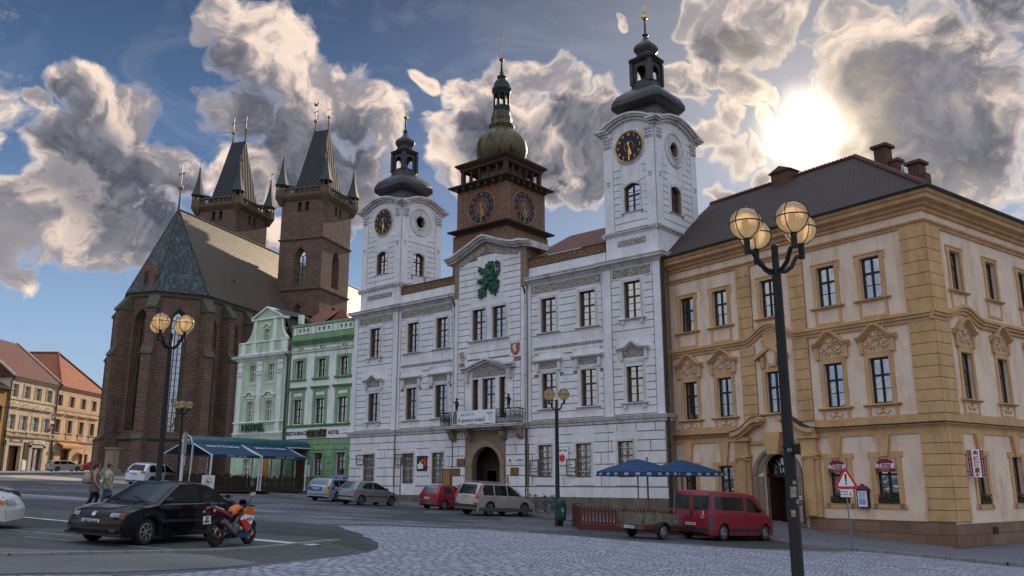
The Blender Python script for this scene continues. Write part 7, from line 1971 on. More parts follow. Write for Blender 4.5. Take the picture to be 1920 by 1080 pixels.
tri=[(-.43,0),(.43,0),(0,.74)]
def rnd_tri(s_,cz=.2467):
 pts=[]
 for x,z in tri:
  x,z=x*s_,(z-cz)*s_+cz
  cx_,cz_=x*.86,(z-cz)*.86+cz
  base=math.atan2(z-cz,x)
  for i in range(5):
   a=base+(i-2)*R(28);pts.append((cx_+.06*s_*math.cos(a),cz_+.06*s_*math.sin(a)))
 return pts
mb=MB();mb.ext([(x-.04,z+2.25)for x,z in rnd_tri(1.05)],-.06,-.045);pl=mb.build('triangle',M_RED,t)
mb=MB();mb.ext([(x-.04,z+2.25)for x,z in rnd_tri(.72)],-.065,-.061);mb.build('white_field',M_SIGNW,pl)
mb=MB();mb.ext([(-.065,2.46),(-.015,2.46),(.0,2.76),(-.08,2.76)],-.072,-.066);mb.ball((-.04,-.07,2.40),.035,8,6);mb.build('exclamation_mark',M_BLACKP,pl)
mb=MB();mb.box(-.30,.22,-.06,-.045,1.88,2.20);pl=mb.build('plate',M_BLACKP,t)
mb=MB();mb.box(-.285,.205,-.064,-.0605,1.895,2.185);mb.build('plate_face',M_SIGNW,pl)
mb=MB();mb.ext([(.02,1.95),(.18,1.95),(.10,2.13)],-.068,-.0645);mb.build('orange_triangle',pmat('orange_film',(.7,.32,.02),None,.4,4),pl)
mb=MB();mb.text('ODTAH',.075,-.13,-.067,2.09,bold=.003);mb.text('VOZIDEL',.065,-.13,-.067,1.99,bold=.003);mb.build('lettering',M_BLACKP,pl)
p=world_at(CB,(7.62,-.55,0));t=empty('advertising_board',(p.x,p.y,.0),rzA,'narrow advertising board with a crimson arch leaning by the doorway','advertising board')
mb=MB()
for xx in(-.2,.2):mb.box(xx-.015,xx+.015,-.02,.02,0,1.05)
mb.box(-.2,.2,-.02,.02,1.02,1.05);mb.box(-.2,.2,-.02,.02,.02,.05);mb.torus((0,0,1.12),.18,.015,'y',10,5,0,PI);mb.build('frame',M_IRON,t)
mb=MB();mb.box(-.185,.185,-.012,.012,.05,1.02);mb.build('panel',pmat('faded_menu_photo',(.42,.33,.28),(.22,.12,.10),.5,9),t)
mb=MB();mb.ext([(-.15,.82)]+[(.15,.82)]+[(.15*math.cos(PI*i/8),.86+.09*math.sin(PI*i/8))for i in range(9)],-.018,-.012);mb.build('arch_print',M_DRED,t)
mb=MB();mb.box(-.17,.17,-.012,.012,1.1,1.27);mb.build('top_plate',M_SIGNW,t)
mb=MB();mb.text('OPEN',.1,0,-.02,1.18,bold=.004);mb.build('lettering',M_DRED,t)
t=empty('stone_pedestal',(-40.5,87.5,2.7),R(-20),'pale stone pedestal standing against the church base at the left','pedestal')
mb=MB();mb.box(-.65,.65,-.65,.65,0,.5);mb.box(-.45,.45,-.45,.45,.5,2.5);mb.box(-.55,.55,-.55,.55,2.5,2.65);mb.build('plinth',M_SAND,t)
mb=MB();mb.lathe([(.35,2.65),(.22,2.8),(.2,4.6),(.3,4.75),(.25,5.0),(.3,5.7),(.32,6.1),(.15,6.4),(.19,6.6),(.15,6.8),(.02,6.9)],12);mb.build('statue',M_DRKCORN,t,smooth=50)
mb=MB();mb.box(-.3,.3,-.75,-.66,.1,.7);mb.build('notice',M_STICK,t)
# ============================ restaurant terrace with barrel roof
s_=.0385
PM=Matrix(((.7071,-.7071,0,-20.9),(.7071,.7071,0,60.0),(-s_,s_,1,g(-20.9,60)+.22),(0,0,0,1)))
TR=bpy.data.objects.new('dining_terrace',None);col.objects.link(TR);TR.matrix_world=PM;tag(TR,'white-framed outdoor dining terrace with navy awnings and a barrel roof in front of the hotels','terrace')
M_NAVY=pmat('navy_awning_cloth',(.012,.050,.115),(.010,.038,.085),.55,1.5,bump=.3,bscale=3)
M_VAULT=pmat('blue_green_vault_foil',(.03,.10,.13),(.015,.055,.085),.25,1.8,bump=.5,bscale=3)
M_FRAMEW=pmat('white_steel_frame',(.66,.68,.72),(.55,.57,.60),.4,4)
M_PALE=pmat('dark_paling_wood',(.040,.032,.020),(.022,.020,.013),.85,6,sc3=(5,5,.6))
L=7.5
for(x,y,h)in((0,0,2.35),(3.65,0,2.35),(3.85,0,2.35),(L,0,2.35),(0,3.1,3.15),(0,5.1,3.15),(0,8.2,2.35),(L,8.2,2.35),(L,3.1,3.15),(L,5.1,3.15),(3.7,8.2,2.35),(10.2,3.1,3.15)):
 mb=MB();mb.box(x-.05,x+.05,y-.05,y+.05,0,h);mb.box(x-.1,x+.1,y-.1,y+.1,-.02,.03);mb.build('post',M_FRAMEW,TR)
mb=MB()
for x in(0,3.65,3.85,L):
 mb.tube([(x,0,2.35),(x,3.1,3.15)],.045,6);mb.tube([(x,8.2,2.35),(x,5.1,3.15)],.045,6)
mb.box(0,L,-.06,.04,2.30,2.42);mb.box(0,L,8.16,8.26,2.30,2.42);mb.box(-.05,10.8,3.05,3.15,3.12,3.2);mb.box(-.05,10.8,5.05,5.15,3.12,3.2);mb.box(-.05,.05,3.1,5.1,3.1,3.2)
mb.build('roof_frame',M_FRAMEW,TR)
for x0,x1 in((.06,3.62),(3.88,L-.03)):
 mb=MB();n=6;vs=[]
 for j in range(n+1):
  f=j/n;vs+=[(x0,.02+3.0*f,2.40+.80*f-.05*math.sin(PI*f)),(x1,.02+3.0*f,2.40+.80*f-.05*math.sin(PI*f))]
 mb.add(vs,[(2*i,2*i+1,2*i+3,2*i+2)for i in range(n)]);mb.box(x0,x1,-.075,-.06,2.22,2.42)
 aw=mb.build('awning',M_NAVY,TR)
 mb=MB();M=Matrix.Translation(((x0+x1)/2,2.15,2.99))@Matrix.Rotation(math.atan2(.8,3.0),4,'X');mb.text('MATTONI',.62,0,0,0,M=M,bold=.01,sx=.9);mb.build('lettering',M_SIGNW,aw)
 mb=MB();mb.text('MATTONI     MATTONI',.14,(x0+x1)/2,-.08,2.32);mb.build('valance_lettering',M_SIGNW,aw)
mb=MB();mb.quad((0,5.2,3.18),(L,5.2,3.18),(L,8.2,2.4),(0,8.2,2.4));mb.build('awning',M_NAVY,TR)
mb=MB();n=12;arc=[(4.1-1.05*math.cos(PI*i/n),3.16+.60*math.sin(PI*i/n))for i in range(n+1)];NX=16;vs=[]
for i in range(NX+1):
 for(y,z)in arc:vs.append((-.1+11.0*i/NX,y,z+(.02 if i%2 else-.012)))
m_=n+1;mb.add(vs,[(i*m_+j,(i+1)*m_+j,(i+1)*m_+j+1,i*m_+j+1)for i in range(NX)for j in range(n)]);mb.build('barrel_roof',M_VAULT,TR,smooth=30)
mb=MB();mb.add([(-.12,y,z)for y,z in arc],[tuple(range(n+1))]);mb.add([(10.88,y,z)for y,z in arc],[tuple(range(n+1))]);e_=mb.build('barrel_end',M_NAVY,TR)
mb=MB();mb.T=Matrix.Translation((-.13,4.1,3.36))@Matrix.Rotation(R(-90),4,'Z');mb.text('MATTONI',.36,0,-.01,0,bold=.008,sx=.9);mb.ext([(-.1,-.18),(.1,-.18),(0,-.08)],-.015,-.01)if False else None;mb.build('lettering',M_SIGNW,e_)
mb=MB();mb.tube([(-.12,y,z)for y,z in arc],.045,6,caps=True);mb.build('end_hoop',M_FRAMEW,TR)
mb=MB();mb.box(-.1,L+.2,-.1,8.3,-.14,-.02);
for x in(1,3,5,7):mb.box(x,x+.12,.1,8,-.5,-.14)
mb.build('deck',pmat('deck_boards',(.05,.035,.022),None,.85,4),TR)
rn=random.Random(11);mb=MB()
for(ax,a,b,c)in(('x',.06,L-.05,.0),('y',.06,8.1,.0),('x',.06,L-.05,8.2)):
 t_=a
 while t_<b:
  w_=rn.uniform(.06,.10);h=rn.uniform(.82,1.05)
  if ax=='x':mb.box(t_,t_+w_,c-.02,c+.0,.02,h)
  else:mb.box(c-.02,c+.0,t_,t_+w_,.02,h)
  t_+=w_+rn.uniform(.01,.05)
mb.box(.05,L-.05,.002,.03,.2,.28);mb.box(.05,L-.05,.002,.03,.68,.76);mb.box(.002,.03,.05,8.1,.68,.76)
mb.build('paling_fence',M_PALE,TR)
mb=MB();mb.box(-.6,.32,-.13,-.11,.05,.98);bd=mb.build('board',M_SIGNW,TR)
mb=MB();mb.torus((-.13,-.135,.55),.24,.014,'y',24,4);mb.box(-.25,-.15,-.14,-.131,.45,.6);mb.box(-.13,-.02,-.14,-.131,.45,.58);mb.ext([(-.26,.6),(-.14,.6),(-.2,.68)],-.14,-.131);mb.build('emblem',pmat('emblem_green',(.03,.25,.08),None,.6,4),bd)
def tvx(x,y,z):return PM@Vector((x,y,z))
M_BENCH=pmat('brown_bench_wood',(.09,.05,.028),(.06,.035,.02),.7,5)
for i,(x,y)in enumerate(((1.6,2.0),(5.2,2.0),(1.6,6.3),(5.2,6.3))):
 lab=['dark table under the left navy awning','dark table under the right navy awning','dark table at the back left of the terrace','dark table at the back right of the terrace'][i]
 if i==0:
  t=empty('table',tvx(x,y,0),R(45),lab,'table','tables on the dining terrace');T0=t
  mb=MB();mb.box(-.6,.6,-.35,.35,.70,.75);mb.build('tabletop',M_BENCH,t)
  for a in(-.5,.5):
   for b in(-.28,.28):mb=MB();mb.box(a-.03,a+.03,b-.03,b+.03,0,.7);mb.build('leg',M_BENCH,t)
 else:
  c=T0.copy();col.objects.link(c);c.location=tvx(x,y,0);c['label']=lab
  for ch in list(T0.children):
   d=ch.copy();col.objects.link(d);d.parent=c
t=empty('direction_sign',(-22.35,58.6,g(-22.35,58.6)),R(103),'tall two-pole sign seen almost edge-on before the terrace','road sign')
mb=MB();mb.tube([(-.35,0,-.1),(.0,0,3.9)],.045,8);mb.build('pole',M_FRAMEW,t);mb=MB();mb.tube([(.45,0,-.1),(.62,0,3.9)],.045,8);mb.build('pole',M_FRAMEW,t)
mb=MB();mb.box(-.35,1.1,-.07,-.045,2.5,4.0);mb.build('panel',pmat('beige_sign_back',(.45,.40,.33),(.36,.32,.26),.6,4),t)
mb=MB();mb.box(-.25,1.0,-.07,-.045,1.75,2.4);mb.build('lower_panel',M_FRAMEW,t)
# ============================ cafe with picket fence, umbrellas, chairs
M_PICK=pmat('red_brown_fence_paint',(.115,.028,.024),(.085,.024,.020),.6,5,sc3=(3,3,.5),stain=(.07,.025,.02))
t=empty('picket_fence',(2.95,38.4,g(2.95,38.4)),0,'red-brown picket fence round the pavement cafe','fence')
def fz_(x,y):return g(2.95+x,38.4+y)-g(2.95,38.4)
run_=[((0,4.2),(0,0)),((0,0),(1.95,-.15)),((1.98,-.15),(3.95,-.3)),((3.98,-.3),(6.0,-.2)),((6.03,-.2),(8.0,.3))]
mb2=MB();cnt=0
for(a,b)in run_:
 a,b=Vector(a),Vector(b);v=b-a;n=round(v.length/.155);d=v.normalized();an_=math.atan2(d.y,d.x)
 for i in range(n):
  c=a+v*((i+.5)/n);z=fz_(c.x,c.y);hh=.98+.05*math.sin(PI*((i+.5)/n))
  mb=MB();M=Matrix.Translation((c.x,c.y,z))@Matrix.Rotation(an_,4,'Z');mb.T=M
  mb.ext([(-.045,.12),(.045,.12),(.045,hh-.05),(.02,hh),(-.02,hh),(-.045,hh-.05)],-.035,-.015)
  mb.build('picket',M_PICK,t);cnt+=1
 for q_,w_ in((a,.07),(b,.07)):
  mb2.T=Matrix.Translation((q_.x,q_.y,fz_(q_.x,q_.y)))@Matrix.Rotation(an_,4,'Z');mb2.box(-.04,.04,-.01,.06,-.15,1.0)
 mb2.T=Matrix.Translation((a.x,a.y,0))@Matrix.Rotation(an_,4,'Z');za,zb=fz_(a.x,a.y),fz_(b.x,b.y);LL=v.length
 for(h0,h1,y0,y1)in((.80,.87,-.014,.02),(.02,.26,-.05,-.036),(.30,.36,-.014,.02)):
  mb2.add([(0,y0,za+h0),(LL,y0,zb+h0),(LL,y1,zb+h0),(0,y1,za+h0),(0,y0,za+h1),(LL,y0,zb+h1),(LL,y1,zb+h1),(0,y1,za+h1)],[(0,1,5,4),(1,2,6,5),(2,3,7,6),(3,0,4,7),(4,5,6,7),(3,2,1,0)])
mb2.T=None;mb2.build('rail',M_PICK,t)
M_UMB=pmat('blue_umbrella_cloth',(.018,.060,.150),(.013,.045,.115),.75,3,bump=.3,bscale=30)
def umbrella(x,y,rot,zr,label):
 t=empty('umbrella',(x,y,g(x,y)+.05),rot,label,'umbrella','blue cafe umbrellas')
 z0=g(x,y)+.05;ap,rim,vb=3.0-z0,2.40-z0,2.19-z0
 mb=MB();mb.tube([(0,0,0),(0,0,ap)],.035,8);mb.build('pole',pmat('pale_wood_pole',(.34,.28,.22),None,.6,5),t)
 mb=MB();mb.lathe([(.28,0),(.28,.08),(.05,.1)],14);mb.build('base',M_PLINTH,t)
 mb=MB();n=8;S=6;vs=[(0,0,ap)]
 RR=[2.15 if i%2 else 1.80 for i in range(n)]
 RR=[1.75/max(abs(math.cos(2*PI*i/n+.39)),abs(math.sin(2*PI*i/n+.39)))*1.0 for i in range(n)]
 RR=[2.06]*n
 for s1 in range(1,S+1):
  f=s1/S
  for i in range(n*2):
   a=PI*i/n;rr=2.06*f*(1 if i%2==0 else math.cos(PI/n));z=ap-(ap-rim)*(f**1.12)-(.035*f if i%2 else 0)
   vs.append((rr*math.cos(a),rr*math.sin(a),z))
 m_=2*n;fs=[(0,1+i,1+(i+1)%m_)for i in range(m_)]
 for s1 in range(S-1):fs+=[(1+s1*m_+i,1+(s1+1)*m_+i,1+(s1+1)*m_+(i+1)%m_,1+s1*m_+(i+1)%m_)for i in range(m_)]
 mb.add(vs,fs);cn=mb.build('canopy',M_UMB,t)
 mb=MB();vs=[]
 for i in range(n*2):
  a=PI*i/n;rr=2.065*(1 if i%2==0 else math.cos(PI/n));vs+=[(rr*math.cos(a),rr*math.sin(a),rim-(.035 if i%2 else 0)),(rr*1.01*math.cos(a),rr*1.01*math.sin(a),vb-(.02 if i%2 else 0))]
 mb.add(vs,[(2*i,2*i+1,(2*i+3)%(4*n),(2*i+2)%(4*n))for i in range(2*n)]);mb.build('valance',M_UMB,cn)
 mb=MB()
 for i in range(n*3):
  a=2*PI*(i+.5)/(n*3);k_=math.cos(PI/n)/math.cos(((a+PI/n*0)%(2*PI/n))-PI/n)
  rr=2.09*k_;mb.T=Matrix.Translation((rr*math.cos(a),rr*math.sin(a),(rim+vb)/2-.02))@Matrix.Rotation(round((a-PI/n)/(2*PI/n))*2*PI/n+PI/n+PI/2,4,'Z')@Matrix.Scale(1.8,4,(1,0,0))
  mb.torus((0,0,0),.05,.010,'y',12,4);mb.box(-.03,.03,-.005,.005,-.008,.008)
 mb.T=None;mb.build('valance_emblem',M_SIGNW,cn)
 for i in range(n):
  a=2*PI*i/n;mb=MB();mb.tube([(0,0,rim+.15),(2.0*math.cos(a),2.0*math.sin(a),rim-.01)],.014,5);mb.build('rib',M_GALV,t)
 return t
umbrella(6.02,41.6,.25,0,'left blue umbrella nearer the town hall, its pale pole in view')
umbrella(8.45,43.2,.1,0,'right blue umbrella partly hidden behind the first, above the red van')
def chair():
 t=empty('cafe_chair',(0,0,0),0,'x','chair','cafe chairs leaning on the picket fence')
 mb=MB();mb.box(-.2,.2,-.2,.2,.43,.46);mb.build('seat',M_PICK,t)
 mb=MB();mb.tube([(-.2,.2,.45)]+[(-.2*math.cos(PI*i/8),.24,.86+.2*math.sin(PI*i/8))for i in range(9)]+[(.2,.2,.45)],.022,6);mb.box(-.05,-.02,.215,.24,.46,1.03);mb.box(.02,.05,.215,.24,.46,1.03);mb.box(-.19,.19,.21,.24,.7,.74);mb.build('backrest',pmat('pale_red_chair_paint',(.30,.12,.10),(.2,.07,.06),.4,5),t)
 for a in(-.18,.18):
  for b in(-.18,.18):mb=MB();mb.box(a-.015,a+.015,b-.015,b+.015,0,.43);mb.build('leg',M_PICK,t)
 return t
C_=chair();first=True
labs=['leftmost round-backed cafe chair behind the fence, left of the umbrella pole','round-backed cafe chair just right of the left umbrella pole','round-backed cafe chair behind the fence above the trailer tailboard','round-backed cafe chair behind the fence above the trailer side','round-backed cafe chair second from the van','round-backed cafe chair next to the red van']
for i in range(6):
 x=5.55+i*.50;y=38.75+.10*(i%2)
 if i==0:c=C_
 else:
  c=C_.copy();col.objects.link(c)
  for ch in list(C_.children):d=ch.copy();col.objects.link(d);d.parent=c
 c.location=(x,y,g(x,y)+.04);c.rotation_euler=(0,0,R(180+12*math.sin(i*2.1)));c['label']=labs[i]
# ============================ vehicles
M_TYRE=pmat('tyre_rubber',(.016,.016,.017),(.024,.023,.022),.85,8,bump=.3)
M_RIM=pmat('alloy_rim',(.50,.50,.52),(.36,.36,.38),.3,5,metal=.8)
M_STEEL=pmat('grey_steel_wheel',(.22,.22,.23),(.15,.15,.16),.5,5,metal=.5)
M_CGL=pmat('tinted_car_glass',(.006,.010,.011),(.012,.018,.020),.06,2,spec=.28)
M_CGB=pmat('sky_lit_car_glass',(.045,.075,.085),(.03,.055,.065),.05,2,spec=.9,coat=.5)  # sky reflection of the rear windows put into the lighter teal base colour
M_BLKPL=pmat('black_trim_plastic',(.022,.022,.023),(.032,.032,.033),.6,8)
M_GREYPL=pmat('grey_trim_plastic',(.09,.09,.095),(.07,.07,.075),.6,8)
M_REDL=pmat('red_lamp_lens',(.36,.015,.015),(.28,.01,.01),.15,6,spec=.8)
M_WHL=pmat('clear_lamp_lens',(.34,.38,.45),(.10,.115,.14),.10,22,spec=.7)
M_AMB=pmat('amber_lamp_lens',(.65,.22,.02),None,.2,6,spec=.8)
M_PLATE=pmat('number_plate_white',(.62,.63,.62),(.55,.56,.55),.4,5)
def paint(name,c,metal=.2,rough=.28):return pmat(name,c,tuple(x*.86 for x in c),rough,1.2,metal=metal,spec=.35,coat=.3)
class Car:
 def __init__(s,L,W,prof,r,xw,clear=.2,tum=.34,belt=.9,k=.06,edge=.05,arch=1.16):
  s.L,s.W,s.r,s.xw,s.cl,s.tum,s.belt,s.k,s.edge,s.arch=L,W,r,xw,clear,tum,belt,k,edge,arch
  P=[Vector(p)for p in prof];Q=[]
  for i in range(len(P)-1):
   for j in range(8):
    t=j/8;p0=P[max(0,i-1)];p1=P[i];p2=P[i+1];p3=P[min(len(P)-1,i+2)]
    c=p1.lerp(p2,t);cr=.5*((2*p1)+(p2-p0)*t+(2*p0-5*p1+4*p2-p3)*t*t+(3*p1-p0-3*p2+p3)*t**3)
    Q.append(c.lerp(cr,.55))
  Q.append(P[-1]);s.Q=Q
  xs_=[];m=-9
  for q_ in Q:m=max(m+.0005,q_.x);xs_.append(m)
  s.xs=xs_;s.zs=[q_.y for q_ in Q]
 def ztop(s,x):
  xs_=s.xs
  if x<=xs_[0]:return s.zs[0]
  if x>=xs_[-1]:return s.zs[-1]
  import bisect
  i=bisect.bisect_right(xs_,x)-1;t=(x-xs_[i])/(xs_[i+1]-xs_[i]);return s.zs[i]*(1-t)+s.zs[i+1]*t
 def hw(s,x,z):
  u=abs(2*x/s.L);f=1-.05*u**3-.10*max(0,u-.82)**1.5*4
  b=s.W/2*f
  if z<s.belt:return b*(1-.045*((s.belt-.25-z)/s.belt)**2)
  return b*(1-.0)-s.tum*(z-s.belt)-b*.0028
 def sx(s,x):return x*(1-s.k*abs(2*x/s.L)**4)
 def zlow(s,x):
  z=s.cl
  for xw in s.xw:
   d=abs(x-xw);ra=s.r*s.arch
   if d<ra:z=max(z,s.r+math.sqrt(ra*ra-d*d))
  return z
 def P(s,x,z,off=0,side=1):return(s.sx(x),side*(s.hw(x,z)+off),z)
 def body(s):
  mb=MB();N=110
  for side in(-1,1):
   vs=[];cols=[]
   xsm=[s.xs[0]+(s.xs[-1]-s.xs[0])*i/N for i in range(N+1)]
   for x in xsm:
    zl,zt=s.zlow(x),s.ztop(x)-s.edge;zl=min(zl,zt-.01)
    b=min(s.belt,zt)
    rows=[zl+(b-zl)*t for t in(0,.2,.4,.6,.8,1)]+[b+(zt-b)*t for t in(.33,.66,1)]
    for z in rows:vs.append(s.P(x,z,0,side))
   m=9;fs=[(i*m+j,(i+1)*m+j,(i+1)*m+j+1,i*m+j+1)for i in range(N)for j in range(m-1)]
   if side>0:fs=[f[::-1]for f in fs]
   mb.add(vs,fs)
  V=14;vs=[]
  for x,z in zip(s.xs,s.zs):
   for j in range(V+1):
    v=-1+2*j/V;w_=s.hw(x,z-s.edge)
    vs.append((x*(1-s.k*abs(2*x/s.L)**4*abs(v)**3),v*w_,z-s.edge*abs(v)**5))
  m=V+1;n=len(s.xs)
  mb.add(vs,[(i*m+j,(i+1)*m+j,(i+1)*m+j+1,i*m+j+1)[::-1]for i in range(n-1)for j in range(V)])
  return mb
 def top(s,x0,x1,v0,v1,off=.006,nx=8,nv=8,vtop=None):
  """patch on the upper skin; v0..v1 across, may narrow toward x1 (vtop)"""
  mb=MB();vs=[]
  def pt(x,v):
   z=s.ztop(x);w_=s.hw(x,z-s.edge);return Vector((x*(1-s.k*abs(2*x/s.L)**4*abs(v)**3),v*w_,z-s.edge*abs(v)**5))
  for i in range(nx+1):
   t=i/nx;x=x0+(x1-x0)*t
   a,b=(v0,v1)if vtop is None else(v0+(vtop[0]-v0)*t,v1+(vtop[1]-v1)*t)
   for j in range(nv+1):
    v=a+(b-a)*j/nv;p=pt(x,v);e=.01
    n_=(pt(x+e,v)-pt(x-e,v)).cross(pt(x,v+e)-pt(x,v-e)).normalized()
    if n_.z<0 and abs(n_.z)>.15:n_=-n_
    if abs(n_.z)<=.15 and n_.x*x<0:n_=-n_
    vs.append(tuple(p+n_*off))
  m=nv+1;mb.add(vs,[(i*m+j,(i+1)*m+j,(i+1)*m+j+1,i*m+j+1)[::-1]for i in range(nx)for j in range(nv)]);return mb
 def side(s,poly,side,off=.006,mb=None,n=14):
  """patch on the flank; poly = list of (x, z) lower edge then upper edge as two polylines"""
  lo,hi=poly;mb=mb or MB();vs=[]
  def f(pl,x):
   for(a,b),(c,d)in zip(pl[:-1],pl[1:]):
    if a<=x<=c:return b+(d-b)*(x-a)/max(1e-6,c-a)
   return pl[0][1]if x<pl[0][0]else pl[-1][1]
  x0,x1=max(lo[0][0],hi[0][0]),min(lo[-1][0],hi[-1][0]);x0,x1=min(lo[0][0],hi[0][0]),max(lo[-1][0],hi[-1][0])
  for i in range(n+1):
   x=x0+(x1-x0)*i/n
   a,b=f(lo,x),f(hi,x)
   for j in range(4):vs.append(s.P(x,a+(b-a)*j/3,off,side))
  fs=[(i*4+j,(i+1)*4+j,(i+1)*4+j+1,i*4+j+1)for i in range(n)for j in range(3)]
  if side>0:fs=[q_[::-1]for q_ in fs]
  mb.add(vs,fs);return mb
 def end(s,sgn,y0,y1,z0,z1,off=.012):
  """patch on the front (+1) or rear (-1) face found by height"""
  n=len(s.xs);idx=range(n)if sgn<0 else range(n-1,-1,-1)
  def xat(z):
   prev=None
   for i in idx:
    if prev is not None and s.zs[i]>=z:
     a,b=prev,i;t=(z-s.zs[a])/max(1e-6,s.zs[b]-s.zs[a]);return s.xs[a]*(1-t)+s.xs[b]*t
    prev=i
   return s.xs[idx[0]]
  mb=MB();vs=[];NZ,NY=4,8
  for i in range(NZ+1):
   z=z0+(z1-z0)*i/NZ;x=xat(z);w_=s.hw(x,z)
   for j in range(NY+1):
    y=y0+(y1-y0)*j/NY;v=y/w_
    vs.append((x*(1-s.k*abs(2*x/s.L)**4*min(1,abs(v))**3)+sgn*off,y,z))
  m=NY+1;fs=[(i*m+j,i*m+j+1,(i+1)*m+j+1,(i+1)*m+j)for i in range(NZ)for j in range(NY)]
  if sgn<0:fs=[f[::-1]for f in fs]
  mb.add(vs,fs);return mb
def wheel_meshes(r,w_,spokes,key):
 if key in WCACHE:return WCACHE[key]
 t=MB();t.lathe([(r*.62,-w_/2+.01),(r*.9,-w_/2),(r*.98,-w_/2+.03),(r,-w_/4),(r,w_/4),(r*.98,w_/2-.03),(r*.9,w_/2),(r*.62,w_/2-.01)],28,cap=False)
 t.lathe([(.01,-w_/2+.03),(r*.63,-w_/2+.02)],20,cap=False)
 ri=MB();y=w_/2-.02
 ri.lathe([(r*.66,y-.02),(r*.66,y+.015),(r*.60,y+.018),(r*.57,y-.03),(r*.56,-.02)],28,cap=False)
 if spokes:
  for i in range(spokes):
   a=2*PI*i/spokes;d=(math.cos(a),math.sin(a));p=(-d[1],d[0]);w0,w1=r*.10,r*.15
   vs=[]
   for rr,ww in((r*.08,w0),(r*.60,w1)):
    for sg in(-1,1):
     for yy in(y-.03,y+.008):vs.append((d[0]*rr+p[0]*ww*sg*.5,d[1]*rr+p[1]*ww*sg*.5,yy))
   ri.add(vs,[(0,2,3,1),(4,5,7,6),(0,1,5,4),(2,6,7,3),(1,3,7,5),(0,4,6,2)])
  ri.lathe([(.01,y+.02),(r*.13,y+.015),(r*.15,y-.03)],14,cap=False)
 else:
  ri.lathe([(.01,y-.01),(r*.2,y-.01),(r*.3,y+.012),(r*.5,y-.004),(r*.58,y-.02)],24,cap=False)
  for i in range(8):
   a=2*PI*i/8;ri.cur=1;ri.lathe([(.001,y+.004),(r*.05,y+.004)],8,(r*.42*math.cos(a),r*.42*math.sin(a)),cap=False)
  ri.cur=0
 hb=MB();hb.lathe([(.01,-.05),(r*.57,-.05)],20,cap=False)
 M=Matrix.Rotation(-PI/2,4,'X')
 for m_ in(t,ri,hb):m_.v=[tuple(M@Vector(v))for v in m_.v]
 WCACHE[key]=(t.mesh('wheel',M_TYRE,smooth=40),ri,hb.mesh('brake_disc',M_BLKPL))
 return WCACHE[key]
def gmat(x,y,az):
 """ground frame: local x = heading (azimuth az), z = normal of the ground"""
 a=R(az);hx,hy=math.sin(a),math.cos(a);e=.5
 v1=Vector((hx,hy,(g(x+hx*e,y+hy*e)-g(x-hx*e,y-hy*e))/(2*e))).normalized()
 lx,ly=-hy,hx
 v2=Vector((lx,ly,(g(x+lx*e,y+ly*e)-g(x-lx*e,y-ly*e))/(2*e))).normalized()
 v3=v1.cross(v2).normalized();v2=v3.cross(v1)
 return Matrix(((v1.x,v2.x,v3.x,x),(v1.y,v2.y,v3.y,y),(v1.z,v2.z,v3.z,g(x,y)),(0,0,0,1)))
